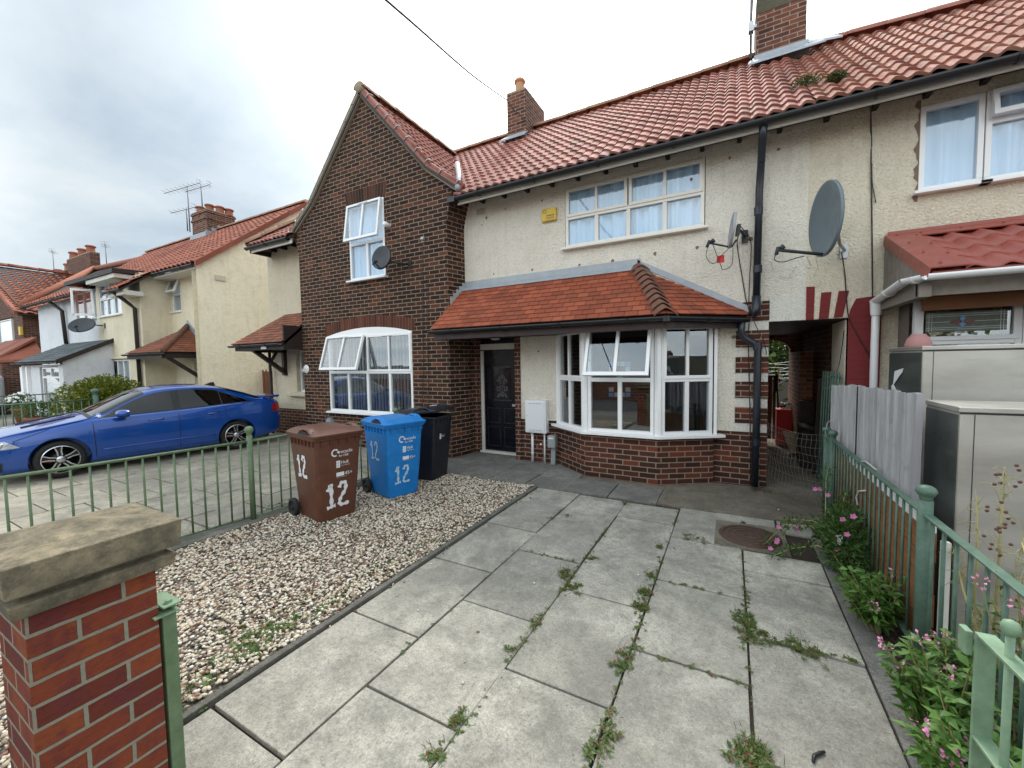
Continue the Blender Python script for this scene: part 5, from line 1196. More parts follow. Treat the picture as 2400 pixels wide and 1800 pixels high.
def ring(x):
    t,b,w,rw,bo,cr=interp(top,x),interp(belt,x),interp(wid,x),interp(roofw,x),interp(bot,x),interp(crown_,x)
    b=min(b,t-.02)
    g=t-b   # glasshouse height
    c=[(0,bo),(w*.80,bo),(w*.945,bo+.035),(w*.985,bo+.16),(w*1.0,bo+(b-bo)*.45),(w*.99,bo+(b-bo)*.80),(w*.955,b-.012),(w*.925,b+.012)]
    if g>.10:
        c+=[(w*.925+(rw-w*.925)*.5,b+g*.47),(rw+.035,t-.075),(rw-.01,t-.022),(rw*.72,t+cr*.35),(rw*.36,t+cr*.8),(0,t+cr)]
    else:
        k=g
        c+=[(w*.91,b+k*.4),(rw+.10*min(1,rw),t-k*.25),(rw,t-k*.05),(rw*.72,t+cr*.35),(rw*.36,t+cr*.8),(0,t+cr)]
    return c
def cat(P,sub):
    out=[]
    for i in range(len(P)-1):
        p0,p1,p2,p3=P[max(i-1,0)],P[i],P[i+1],P[min(i+2,len(P)-1)]
        for k in range(sub):
            t=k/sub; out.append(tuple(.5*(2*p1[j]+(p2[j]-p0[j])*t+(2*p0[j]-5*p1[j]+4*p2[j]-p3[j])*t*t+(-p0[j]+3*p1[j]-3*p2[j]+p3[j])*t**3) for j in (0,1)))
    out.append(P[-1]); return out
def ringd(x): return cat(ring(x),5)
def hw(x,z):
    r=ringd(x)
    for i in range(10,len(r)-1):
        if r[i][1]<=z<=r[i+1][1]: 
            t=(z-r[i][1])/max(1e-6,r[i+1][1]-r[i][1]); return r[i][0]+(r[i+1][0]-r[i][0])*t
    return r[30][0]
# car local: x along length (front=0), y half width (left side of the car = +), z up -> world
CS=.90; fh=onZ(142,1076,.325*CS); rh=onZ(553.4,1019,.325*CS)
dirc=(rh-fh); dirc.z=0; wbm=dirc.length; dirc.normalize(); sx_=wbm/2.69; leftn=V((-dirc.y,dirc.x,0)); 
if leftn.x<0: leftn=-leftn
O_=fh-V((0,0,fh.z))-leftn*(.80*CS); 
FX=.93
def CW(x,y,z): return O_+dirc*((x-FX)*sx_)+leftn*(y*CS)+V((0,0,z*CS))
car=thing('parked_car',O_+dirc*1.2,'metallic blue liftback car parked on the neighbouring drive','car')
xs=sorted(set([0,.02,.05,.09,.14,.2,.28,.36]+[.36+.07*i for i in range(60) if .36+.07*i<4.4]+[4.4,4.46,4.52,4.57,4.61,4.64,4.67,4.69]))
mb=MB(); rg_=[ringd(x) for x in xs]; n_=len(rg_[0]); vs=[];fs=[]
for x,r in zip(xs,rg_):
    for (y,z) in r: vs.append(CW(x,y,z))
    for (y,z) in r[-2:0:-1]: vs.append(CW(x,-y,z))
m_=2*n_-2
for i in range(len(xs)-1):
    for k in range(m_): fs.append((i*m_+k,i*m_+(k+1)%m_,(i+1)*m_+(k+1)%m_,(i+1)*m_+k))
fs.append(list(range(m_))[::-1]); fs.append([(len(xs)-1)*m_+k for k in range(m_)])
mb.add(vs,fs,True); body=mb.build('body','paint',car)
# wheel arches cut
cut=MB(); WX=[.93,.93+2.69]
for wx in WX:
    for s in (-1,1):
        n=28; q=[CW(wx+.375*math.cos(2*math.pi*k/n),s*1.2,.325+.372*math.sin(2*math.pi*k/n)) for k in range(n)]; q2=[CW(wx+.375*math.cos(2*math.pi*k/n),s*.60,.325+.372*math.sin(2*math.pi*k/n)) for k in range(n)]
        cut.add(q+q2,[list(range(n)),list(range(2*n-1,n-1,-1))]+[(k,(k+1)%n,n+(k+1)%n,n+k) for k in range(n)])
co=cut.build('cutter','black',None)
bo_=body.modifiers.new('b','BOOLEAN'); bo_.operation='DIFFERENCE'; bo_.object=co; bo_.solver='EXACT'
bpy.context.view_layer.update(); dg=bpy.context.evaluated_depsgraph_get(); me2=bpy.data.meshes.new_from_object(body.evaluated_get(dg)); body.modifiers.clear(); body.data=me2
for p in me2.polygons: p.use_smooth=True
me2.set_sharp_from_angle(angle=R(38)); bpy.data.objects.remove(co)
if me2.materials: me2.materials[0]=M['paint']
# glass patches
def sidepatch(poly,off=.006,s=1):
    """poly of (x,z) on side surface"""
    return [CW(x,s*(hw(x,z)+off),z) for x,z in poly]
def patchgrid(fbot,ftop,x0,x1,s,off=.006,nx=24,nz=5,mbx=None):
    vs=[];fs=[]
    for i in range(nx+1):
        x=x0+(x1-x0)*i/nx; a,b=fbot(x),ftop(x)
        for j in range(nz+1):
            z=a+(b-a)*j/nz; vs.append(CW(x,s*(hw(x,z)+off),z))
    for i in range(nx):
        for j in range(nz): a=i*(nz+1)+j; fs.append((a,a+nz+1,a+nz+2,a+1))
    mbx.add(vs,fs,True)
def fb(x): return interp(belt,x)+.035
def ft(x): 
    t=interp(top,x)-.085
    if x<2.25: t=min(t, fb(1.50)+(x-1.50)*.60)
    if x>3.35: t=min(t, 1.31-(x-3.35)*.42)
    return max(t,fb(x)+.004)
for s in (1,-1):
    mb=MB(); patchgrid(fb,ft,1.50,2.52,s,mbx=mb); patchgrid(fb,ft,2.64,3.36,s,mbx=mb); patchgrid(fb,ft,3.385,3.95,s,mbx=mb); mb.build('side_window','glass_car',car,fixn=False,label='tinted side window')
    mb=MB(); patchgrid(lambda x:fb(x)-.014,lambda x:ft(x)+.012,1.42,4.02,s,.003,60,5,mb); mb.build('window_surround','black',car,fixn=False)
def toppatch(x0,x1,t0,t1,off,mbx,nx=16,nt=14,taper=0):
    vs=[];fs=[]
    for i in range(nx+1):
        x=x0+(x1-x0)*i/nx; r=ringd(x); n=len(r)
        ia=int(t0)
        pts=r[ia:]; full=pts+[(-y,z) for y,z in pts[-2::-1]]
        for j in range(nt+1):
            q=j/nt*(len(full)-1); k=min(int(q),len(full)-2); f=q-k
            y=full[k][0]*(1-f)+full[k+1][0]*f; z=full[k][1]*(1-f)+full[k+1][1]*f
            vs.append(CW(x,y,z+off))
    for i in range(nx):
        for j in range(nt): a=i*(nt+1)+j; fs.append((a,a+nt+1,a+nt+2,a+1))
    mbx.add(vs,fs,True)
mb=MB(); toppatch(1.34,2.12,47,0,.007,mb); mb.build('windscreen','glass_car',car,fixn=False)
mb=MB(); toppatch(3.45,4.22,47,0,.007,mb); mb.build('rear_window','glass_car',car,fixn=False)
mb=MB(); toppatch(1.29,1.345,46,0,.008,mb); 
for x0,x1,s in ((.55,1.2,1),(.55,1.2,-1)): 
    r=[CW(x,s*.36,interp(top,x)+interp(crown_,x)*.78+.003) for x in np.linspace(x0,x1,8)]
    mb.tube(r,.012,5)
mb.tube([CW(x,.2,interp(top,x)+.045) for x in (1.34,1.40,1.46)],.012,6); mb.build('wiper_cowl','black',car,fixn=False)
# panel lines, sill crease, handles
mb=MB()
def vline(x0,z0,x1,z1,s=1,k=10,r=.0045,off=.001):
    mb.tube([CW(x0+(x1-x0)*i/k,s*(hw(x0+(x1-x0)*i/k,z0+(z1-z0)*i/k)+off),z0+(z1-z0)*i/k) for i in range(k+1)],r,5)
for s in (1,-1):
    vline(1.36,.30,1.34,.90,s); vline(2.58,.27,2.58,1.34,s); vline(3.45,.62,3.40,1.0,s); vline(3.45,.62,3.25,.30,s); vline(1.36,.28,3.24,.28,s,20)
    vline(.42,.70,.85,.86,s); vline(.38,.52,.44,.70,s); vline(4.30,.45,4.40,.98,s)
parts(mb,'panel_gap','black',car)
mb=MB()
for s in (1,-1):
    for k in range(1): 
        pts=[(x,.405+.015*math.sin((x-1.45)*1.7)) for x in np.linspace(1.45,3.2,16)]
        mb.tube([CW(x,s*(hw(x,z)+.0),z) for x,z in pts],.013,6)
    for x in (2.22,3.18):
        z=.845+.02*(x-2.2); mb.tube([CW(x+a,s*(hw(x+a,z)+b),z+a*.05) for a,b in ((-.11,.0),(-.09,.022),(0,.030),(.09,.022),(.11,.0))],.014,8)
    # mirror
    q=[]; c=(1.72,1.02,.985)
parts(mb,'door_handle','paint',car)
for s in (1,-1):
    mb=MB(); n=12
    for (cx_,rx,ry,rz) in ((1.73,.115,.115,.075),):
        vs=[];fs=[]
        for i in range(9):
            for k in range(n):
                a=math.pi*i/8; b=2*math.pi*k/n
                X_=cx_-rx*math.cos(a)*(1.0); ry_=ry*math.sin(a)**.7 if 0<i<8 else 0; rz_=rz*math.sin(a)**.7 if 0<i<8 else 0
                vs.append(CW(X_,s*(1.00+ry_*math.cos(b)),1.02+rz_*math.sin(b)))
        for i in range(8):
            for k in range(n): fs.append((i*n+k,i*n+(k+1)%n,(i+1)*n+(k+1)%n,(i+1)*n+k))
        mb.add(vs,fs,True)
    mi=mb.build('wing_mirror','paint',car,clips=[(CW(1.80,0,0),dirc)]); mb=MB(); mb.tube([CW(1.70,s*.86,.965),CW(1.72,s*.98,.97)],.025,8); mb.prism([CW(1.66,s*.91,.955),CW(1.79,s*.91,.965),CW(1.79,s*1.1,.965),CW(1.66,s*1.08,.955)],(0,0,.01)); mb.build('mirror_foot','black',mi)
# lamps
for s in (1,-1):
    mb=MB(); patchgrid(lambda x:.575+.06*(x-.1),lambda x:.575+.06*(x-.1)+.125*min(1,(x-.02)/.15)*(1 if x<.34 else max(.02,1-(x-.34)/.16)),.035,.49,s,.006,18,4,mb); hl_=mb.build('headlight','lampglass',car,fixn=False)
    mb=MB(); c=CW(.20,s*(hw(.20,.64)+.008),.64); mb.lathe(c,[(.001,0),(.04,0),(.045,.006),(.001,.008)],14,axis=leftn*s); c=CW(.30,s*(hw(.30,.655)+.008),.655); mb.lathe(c,[(.001,0),(.03,0),(.03,.006),(.001,.008)],12,axis=leftn*s); mb.build('lamp_reflector','chrome',hl_)
    mb=MB(); patchgrid(lambda x:.385,lambda x:.425,.04,.28,s,.007,8,2,mb); mb.build('fog_lamp','lampglass',car,fixn=False)
    mb=MB(); patchgrid(lambda x:.24,lambda x:.375,.03,.30,s,.005,8,3,mb); mb.build('bumper_vent','black',car,fixn=False)
    mb=MB(); patchgrid(lambda x:.76+.05*(4.62-x),lambda x:.955-.02*(x-4.3),4.42,4.655,s,.006,10,4,mb); mb.build('tail_light','tailred',car,fixn=False)
    mb=MB(); patchgrid(lambda x:.66,lambda x:.73,4.58,4.66,s,.006,5,2,mb); mb.build('bumper_reflector','lampglass',car,fixn=False)
mb=MB(); vs=[]
for x,z in ((4.28,1.145),(4.45,1.13),(4.66,1.145),(4.68,1.12),(4.62,1.085),(4.30,1.10)): vs.append((x,z))
mb.prism([CW(x,.66,z) for x,z in vs],leftn*(-1.32*CS)); mb.build('spoiler','paint',car,bevel=.008)
mb=MB(); mb.prism([CW(3.32,.01,1.435),CW(3.55,.01,1.40),CW(3.52,.01,1.49),CW(3.47,.01,1.49)],leftn*(-.02)); mb.build('roof_fin','black',car)
mb=MB(); mb.prism([CW(x,.62,.17) for x in (.3,)]+[CW(.3,-.62,.17),CW(4.4,-.62,.17),CW(4.4,.62,.17)],(0,0,.1)); mb.build('underbody','black',car)
# wheels
for wx in WX:
    for s in (1,-1):
        c=CW(wx,s*.79,.325); ax=leftn*s; rr=.318*CS*.985
        if s>0 or True:
            mb=MB(); mb.lathe(c-ax*.14,[(rr*.70,0),(rr*.94,0),(rr,.03),(rr,.15),(rr*.95,.185),(rr*.76,.195),(rr*.72,.18),(rr*.70,.1)],40,axis=ax); wh=mb.build('tyre','rubber',car)
            mb=MB(); mb.lathe(c-ax*.14,[(rr*.71,.10),(rr*.745,.185),(rr*.745,.197),(rr*.71,.197),(rr*.68,.17),(rr*.66,.02),(.02,.0)],40,axis=ax); mb.build('rim_barrel','alloy_dk',wh)
            mb=MB(); mb.lathe(c-ax*.14,[(rr*.715,.185),(rr*.745,.19),(rr*.745,.203),(rr*.70,.203)],40,axis=ax)
            e1=dirc; e2=V((0,0,1)); P_=lambda a,r: c+ax*.045+(e1*math.cos(a)+e2*math.sin(a))*r
            for k in range(5):
                a0=k*2*math.pi/5+.42
                for dl in (-.19,.19):
                    p=P_(a0+dl*1.9,rr*.22); p2=P_(a0+dl*.9,rr*.45); q=P_(a0+dl*1.05,rr*.71)
                    mb.bar(p,p2,.017,.02,up=ax); mb.bar(p2,q,.015,.018,up=ax)
            mb.lathe(c+ax*.035,[(.001,.0),(.055,.0),(.055,.018),(.035,.026),(.001,.026)],18,axis=ax); mb.build('wheel_spokes','chrome',wh)
            mb=MB(); 
            for k in range(5):
                a0=k*2*math.pi/5+.42
                mb.prism([P_(a0-.30,rr*.2)-ax*.014,P_(a0-.155,rr*.69)-ax*.014,P_(a0+.155,rr*.69)-ax*.014,P_(a0+.30,rr*.2)-ax*.014],ax*.006)
            if s>0 and 0: pass
            mb.lathe(c-ax*.06,[(.001,0),(rr*.5,0),(rr*.5,.01),(.001,.01)],24,axis=ax); mb.build('brake_disc','alloy_dk',wh)
            mb=MB(); mb.prism([c-ax*.045+(e1*math.cos(a)+e2*math.sin(a))*r for a,r in ((2.7,rr*.36),(2.9,rr*.60),(3.3,rr*.60),(3.55,rr*.36))],ax*.03) ; mb.build('brake_caliper','caliper',wh)
# ============================================================ WHEELIE BINS
def wbin(name,ox,oy,rot,mat,label,lidang=0,s=.94):
    """origin at centre of base; local +x = front (handle side text face), wheels at -x"""
    t=thing(name,(ox,oy,0),label,'wheelie bin','wheelie bins on the gravel by the green railing')
    c,sn=math.cos(rot),math.sin(rot)
    F=lambda x,y,z: V((ox+(x*c-y*sn)*s,oy+(x*sn+y*c)*s,z*s+.008))
    # body: tapered, rounded corner sections
    def sect(z,hx0,hx1,hy,r):
        P=[]
        for (cx_,cy_,a0) in ((hx1-r,hy-r,0),(hx0+r,hy-r,90),(hx0+r,-hy+r,180),(hx1-r,-hy+r,270)):
            for k in range(4): a=R(a0+30*k); P.append((cx_+r*math.cos(a),cy_+r*math.sin(a),z))
        return P
    mb=MB(); S=[sect(.02,-.22,.255,.215,.035),sect(.06,-.235,.262,.222,.045),sect(.45,-.27,.30,.243,.04),sect(.90,-.315,.335,.262,.035),sect(.93,-.315,.337,.263,.035),sect(.932,-.335,.362,.285,.03),sect(.965,-.337,.366,.288,.03),sect(.967,-.30,.33,.25,.03),sect(.93,-.29,.32,.24,.03)]
    vs=[F(*p) for q in S for p in q]; n=16; fs=[]
    for i in range(len(S)-1):
        for k in range(n): fs.append((i*n+k,i*n+(k+1)%n,(i+1)*n+(k+1)%n,(i+1)*n+k))
    fs.append(list(range(n))[::-1])
    if lidang==0: fs.append([(len(S)-1)*n+k for k in range(n)])
    mb.add(vs,fs,False); bd=mb.build('body',mat,t,fixn=False,bevel=.004)
    for fc in bd.data.polygons: fc.use_smooth=True
    bd.data.set_sharp_from_angle(angle=R(35))
    # ribs under rim
    mb=MB()
    for i in range(7):
        x=-.22+i*.085
        for sg in (1,-1): mb.prism([F(x-.006,sg*.262,.93),F(x+.006,sg*.262,.93),F(x+.006,sg*.262,.865),F(x-.006,sg*.262,.865)],(F(0,sg*.02,0)-F(0,0,0)))
    for i in range(5):
        y=-.2+i*.1; mb.prism([F(.333,y-.006,.93),F(.333,y+.006,.93),F(.331,y+.006,.87),F(.331,y-.006,.87)],F(.02,0,0)-F(0,0,0))
    parts(mb,'rib',mat,t)
    # lid with hinge at back
    A=R(lidang); hx,hz=-.33,.985
    def G(x,y,z):
        dx,dz=x-hx,z-hz; return F(hx+dx*math.cos(A)-dz*math.sin(A),y,hz+dx*math.sin(A)+dz*math.cos(A))
    mb=MB(); L=[sect(.965,-.33,.385,.296,.035),sect(.995,-.335,.392,.30,.035),sect(1.0,-.33,.380,.288,.035),sect(1.03,-.29,.30,.25,.04),sect(1.045,-.24,.24,.20,.05)]
    vs=[G(*p) for q in L for p in q]; fs=[]
    for i in range(len(L)-1):
        for k in range(n): fs.append((i*n+k,i*n+(k+1)%n,(i+1)*n+(k+1)%n,(i+1)*n+k))
    fs.append([(len(L)-1)*n+k for k in range(n)]); fs.append(list(range(n))[::-1]); mb.add(vs,fs,False)
    # raised hand grips, one on each long side near the front and a front lip
    for sg in (1,-1):
        pts=[(-.02,.985),(.03,1.03),(.12,1.052),(.21,1.045),(.29,.995)]
        mb.tube([G(x,sg*.277,z) for x,z in pts],.014,8)
        mb.tube([G(x-.0,sg*.225,z+.004) for x,z in pts],.012,8)
        for (x,z),(x2,z2) in zip(pts[:-1],pts[1:]): mb.prism([G(x,sg*.277,z),G(x2,sg*.277,z2),G(x2,sg*.225,z2+.004),G(x,sg*.225,z+.004)],(0,0,.011))
    ld=mb.build('lid',mat,t,bevel=.006)
    for fc in ld.data.polygons: fc.use_smooth=True
    ld.data.set_sharp_from_angle(angle=R(40))
    mb=MB()
    for sg in (1,-1):
        pts=[(-.00,.995),(.05,1.022),(.12,1.034),(.19,1.03),(.26,1.0)]
        mb.prism([G(x,sg*.296,z) for x,z in pts]+[G(.13,sg*.298,.992)],(F(0,sg*.004,0)-F(0,0,0)))
    parts(mb,'grip_hollow','black',ld)
    mb=MB(); mb.tube([F(-.345,-.23,.975),F(-.40,-.22,.985),F(-.41,0,.985),F(-.40,.22,.985),F(-.345,.23,.975)],.014,8); mb.build('handle',mat,t)
    for sg in (1,-1):
        mb=MB(); ax=F(0,sg,0)-F(0,0,0); ax.normalize(); cc=F(-.27,sg*.235,.10)
        mb.lathe(cc,[(.02,-.0),(.098*s,.0),(.105*s,.008),(.105*s,.04),(.095*s,.05),(.07*s,.05),(.065*s,.035),(.02,.035),(.02,.055),(.001,.055)],26,axis=ax); mb.build('wheel','rubber',t)
    return t,F,bd
def paint12(F,t,side,u0,z0,sz,wd,mat='letter'):
    # u along face, origin
    if side=='front': # +x face
        x=lambda z:(.262+.038*(z-.06)/.39) if z<.45 else (.30+.035*(z-.45)/.45)
        O=F(x(z0)+.001,u0,z0); d=(F(0,1,0)-F(0,0,0)).normalized(); up=(F(x(z0+.1),0,z0+.1)-F(x(z0),0,z0)).normalized()
    else: # -y side
        y=lambda z:-((.222+.021*(z-.06)/.39) if z<.45 else (.243+.019*(z-.45)/.45))
        O=F(u0,y(z0)-.001,z0); d=(F(1,0,0)-F(0,0,0)).normalized(); up=(F(0,y(z0+.1),z0+.1)-F(0,y(z0),z0)).normalized()
    n=d.cross(up); mb=MB()
    stroke(mb,[(0,.75*sz),(.10*sz,.98*sz),(.16*sz,.97*sz),(.17*sz,.5*sz),(.19*sz,.05*sz)],wd,O,d,up,n); stroke(mb,[(-.02*sz,.0),(.18*sz,.04*sz),(.36*sz,.06*sz)],wd*.95,O,d,up,n,.0035)
    stroke(mb,[(.52*sz,.82*sz),(.62*sz,1.02*sz),(.80*sz,.98*sz),(.80*sz,.68*sz),(.60*sz,.36*sz),(.54*sz,.12*sz),(.66*sz,.02*sz),(.98*sz,.05*sz)],wd,O,d,up,n,.0035)
    mb.build('painted_number',mat,t,fixn=False,label='hand painted white number 12')
def prints(F,t,mat='letter',full=True):
    x=lambda z:(.262+.038*(z-.06)/.39) if z<.45 else (.30+.035*(z-.45)/.45)
    d=(F(0,1,0)-F(0,0,0)).normalized()
    def at(u,z): return F(x(z)+.001,u,z),(F(x(z+.1),0,z+.1)-F(x(z),0,z)).normalized()
    mb=MB()
    if full:
        O,up=at(-.045,.775); n=d.cross(up)
        stroke(mb,[(.034*math.cos(a),.034*math.sin(a)) for a in np.linspace(.7,5.2,10)],.014,O,d,up,n)
        mb.prism([O+d*.018+up*.0+n*.002,O+d*.04+up*.020+n*.002,O+d*.044+up*-.016+n*.002],n*.001)
        O,up=at(.0,.760); puttext(mb,'recycle',.052,O,d,up,n,.0012)
        O,up=at(.0,.722); puttext(mb,'for Hull',.033,O,d,up,n,.0008)
        mb.build('recycling_logo',mat,t,fixn=False); mb=MB()
    O,up=at(-.03,.60); n=d.cross(up)
    for j in range(3):
        for i in range(2): mb.obox(O+d*(i*.022)+up*(j*.026)+n*.001,d*.019,up*.023,n*.001)
    puttext(mb,'Hull',.05,O+d*.05+up*.034,d,up,n,.001); puttext(mb,'City Council',.019,O+d*.05+up*.012,d,up,n)
    mb.build('council_logo',mat,t,fixn=False); mb=MB()
    if full:
        O,up=at(-.03,.50); mb.obox(O+n*.001,d*.085,up*.042,n*.001); puttext(mb,'45+',.055,O+d*.092+up*.002,d,up,n,.0012)
        puttext(mb,'------------',.03,O-up*.018,d,up,n,.001); 
        mb.build('printed_notice',mat,t,fixn=False)
# placement from base corners
def place(px0,px1,px2): # near corner, right corner(front face far end), left corner(side face back)
    a=onZ(*px0,.03); b=onZ(*px1,.03); return a,b
a=onZ(748,1228,.02); b=onZ(822,1202,.02); rot1=math.atan2((b-a).y,(b-a).x)-math.pi/2
def origin_from_corner(a,rot,s=.94): # corner = (+.262,-.222)
    c,sn=math.cos(rot),math.sin(rot); x,y=.258*s,-.22*s; return a.x-(x*c-y*sn),a.y-(x*sn+y*c)
rot1=R(-11); ox,oy=origin_from_corner(a,rot1)
t1,F1,b1=wbin('wheelie_bin',ox,oy,rot1,'bin_br','brown wheelie bin painted with a white 12, nearest of the three')
paint12(F1,t1,'side',-.13,.50,.21,.036); paint12(F1,t1,'front',-.13,.16,.24,.036); prints(F1,t1)
a=onZ(911,1171,.02); rot2=R(-17); ox,oy=origin_from_corner(a,rot2)
t2,F2,b2=wbin('wheelie_bin',ox,oy,rot2,'bin_bl','bright blue wheelie bin painted with a white 12, between the brown and black bins')
M['letter_b']=plain('worn pale blue print',(.42,.58,.72),.6,0,.25,40)
paint12(F2,t2,'side',-.12,.50,.21,.024,'letter_b'); paint12(F2,t2,'front',-.13,.20,.20,.026,'letter_b'); prints(F2,t2,'letter')
a=onZ(1020,1131,.02); rot3=R(8); ox,oy=origin_from_corner(a,rot3)
t3,F3,b3=wbin('wheelie_bin',ox-.06,oy+.03,rot3,'bin_bk','black wheelie bin with its lid ajar, behind the blue bin',lidang=6)
mb=MB(); x=lambda z:.262+(.335-.262)*(z-.06)/.84
O=F3(x(.62)+.001,-.10,.62); d=(F3(0,1,0)-F3(0,0,0)).normalized(); up=(F3(x(.72),0,.72)-F3(x(.62),0,.62)).normalized(); n=d.cross(up)
for j in range(3):
    for i in range(2): mb.obox(O+d*(i*.022)+up*(j*.026)+n*.001,d*.019,up*.023,n*.001)
puttext(mb,'Hull',.05,O+d*.05+up*.02,d,up,n,.001); mb.build('printed_logo','letter',t3,fixn=False)
mb=MB(); A=R(6)
for i in range(6):
    x0=.16+i*.018; p=F3(-.33+(x0+.33)*math.cos(A)-.05*math.sin(A),-.10+.02*(i%2),.985+(x0+.33)*math.sin(A)+.075); mb.obox(p,(.012,.003,0),(-.02,.05,0),(0,0,.003))
mb.build('painted_number','letter',t3)
# ============================================================ PILLAR, FENCES, GATE
pl=thing('brick_gate_pillar',(-2.0,.5,0),'red brick gate pillar with a weathered stone cap in the left foreground','pillar')
mb=MB(); mb.obox((-1.80,.322,0),(0,.306,0),(-.30,0,0),(0,0,.948)); 
pb_=mb.build('pillar_body','brick_red',pl)
for fc in pb_.data.polygons:
    pass
mb=MB()
def rect(x0,x1,y0,y1,z): return [V((x0,y0,z)),V((x1,y0,z)),V((x1,y1,z)),V((x0,y1,z))]
lv=[rect(-2.11,-1.79,.31,.64,.938),rect(-2.125,-1.765,.292,.67,.942),rect(-2.125,-1.755,.287,.678,.985),rect(-2.10,-1.785,.315,.655,.993),rect(-2.10,-1.785,.315,.655,1.006),rect(-2.14,-1.748,.280,.688,1.012),rect(-2.14,-1.740,.276,.692,1.106)]
cz=1.262; vs=[p for q in lv for p in q]; ctr=V((-1.955,.485,1.142)); fs=[]
for i in range(len(lv)-1):
    for k in range(4): fs.append((i*4+k,i*4+(k+1)%4,(i+1)*4+(k+1)%4,(i+1)*4+k))
fs.append((3,2,1,0)); vs.append(ctr); b4=(len(lv)-1)*4
for k in range(4): fs.append((b4+k,b4+(k+1)%4,len(vs)-1))
mb.add(vs,fs); mb.build('stone_cap','stonecap',pl,bevel=.004)
# hinge post with bolt plate
hp=thing('gate_hinge_post',(-1.80,.76,0),'sage green steel gate post bolted to the brick pillar','post')
mb=MB(); gx,gy=-1.858,.640
p0_=onX(403,1433,gx+.03); mb.obox((gx,gy,0),(.058,0,0),(0,.042,0),(.0,0,.765)); mb.build('post','green_l',hp,bevel=.004)
mb=MB(); mb.box(gx-.06,gx+.078,gy-.004,gy+.052,.784,.791); mb.box(gx-.0,gx+.078,gy-.03,gy+.045,.757,.764); mb.box(gx+.0,gx+.05,gy+.03,gy+.045,.764,.784); parts(mb,'hinge_plate','green_g',hp,bevel=.002)
mb=MB(); mb.lathe((gx+.052,gy+.022,.791),[(.001,0),(.012,0),(.012,.012),(.001,.013)],6,smooth=False); mb.build('bolt','green_g',hp)
BALL=[(.024,0),(.024,.012),(.028,.016),(.024,.022),(.034,.034),(.042,.052),(.043,.064),(.036,.084),(.022,.096),(.001,.10)]
def railing(name,A,B,zt,zb,n,matn,label,group,rail='tube',rb=.009,posts=(),ztB=None,cat='railing',ballk=1.0,postr=.027,postz=None):
    A,B=V(A),V(B); t=thing(name,(A.x,A.y,0),label,cat,group); d=(B-A); 
    if rail=='tube':
        mb=MB(); mb.tube([A+V((0,0,zt)),B+V((0,0,zt))],.0135,8); mb.build('top_rail',matn,t); mb=MB(); mb.tube([A+V((0,0,zb)),B+V((0,0,zb))],.010,8); mb.build('bottom_rail',matn,t)
    else:
        mb=MB(); mb.bar(A+V((0,0,zt)),B+V((0,0,zt)),.042,.010); mb.build('top_rail',matn,t,bevel=.002); mb=MB(); mb.bar(A+V((0,0,zb)),B+V((0,0,zb)),.042,.010); mb.build('bottom_rail',matn,t,bevel=.002)
    for i in range(n):
        p=A+d*((i+.5)/n); mb=MB(); mb.tube([p+V((0,0,zb)),p+V((0,0,zt))],rb,7); mb.build('bar',matn,t)
    return t
def fpost(x,y,zt,matn,label,group,r=.027,k=1.0):
    mb=MB(); mb.tube([(x,y,0),(x,y,zt)],r,14); mb.lathe((x,y,zt),[(a*k*r/.027,b*k*r/.027*(.80 if matn=='green_r' else 1)) for a,b in BALL],18)
    o=mb.build('railing_post',matn,None,origin=(x,y,0)); o['label']=label; o['category']='post'; o['group']=group; return o
LP=[(-4.78,.18),(-4.455,2.40),(-4.36,4.42),(-4.33,5.55)]
gL='sage green railing posts along the gravel bed'
railing('green_railing',(-4.775,.21,0),(-4.46,2.37,0),.865,.055,20,'green_l','sage green railing panel in front of the blue car','green railing panels')
railing('green_railing',(-4.45,2.43,0),(-4.365,4.38,0),.865,.055,18,'green_l','sage green railing panel behind the brown and blue bins','green railing panels')
railing('green_railing',(-4.36,4.45,0),(-4.335,5.56,0),.865,.055,10,'green_l','short sage green railing panel behind the black bin against the brick wall','green railing panels')
fpost(-4.455,2.40,.925,'green_l','sage green ball topped post left of the brown bin',gL)
fpost(-4.36,4.42,.905,'green_l','sage green ball topped post peeping over the blue bin',gL)
# right fence
RX=.90
gR='ball topped posts of the right hand fence'
railing('green_fence',(RX,2.88,0),(RX,5.03,0),.825,.075,20,'green_r','bluish green bar fence panel in front of the grey metal sheet','right hand fence panels','flat',.0075)
railing('green_fence',(RX,.95,0),(RX,2.82,0),.825,.075,15,'green_r','bluish green bar fence panel tangled with pink flowering valerian in the right foreground','right hand fence panels','flat',.0085)
railing('green_fence',(RX,5.09,0),(RX,5.34,0),.80,.075,4,'green_r','narrow bluish green fence panel at the passage end','right hand fence panels','flat',.009)
fpost(RX,2.85,.895,'green_r','thick bluish green post with a ball top in the middle of the right fence',gR,.030,.90)
fpost(RX,5.06,.84,'green_r','bluish green ball topped post in front of the end of the grey sheet',gR,.026)
fpost(RX,5.36,.83,'green_r','last bluish green ball topped post, nearest the passage, with wire round it',gR,.026)
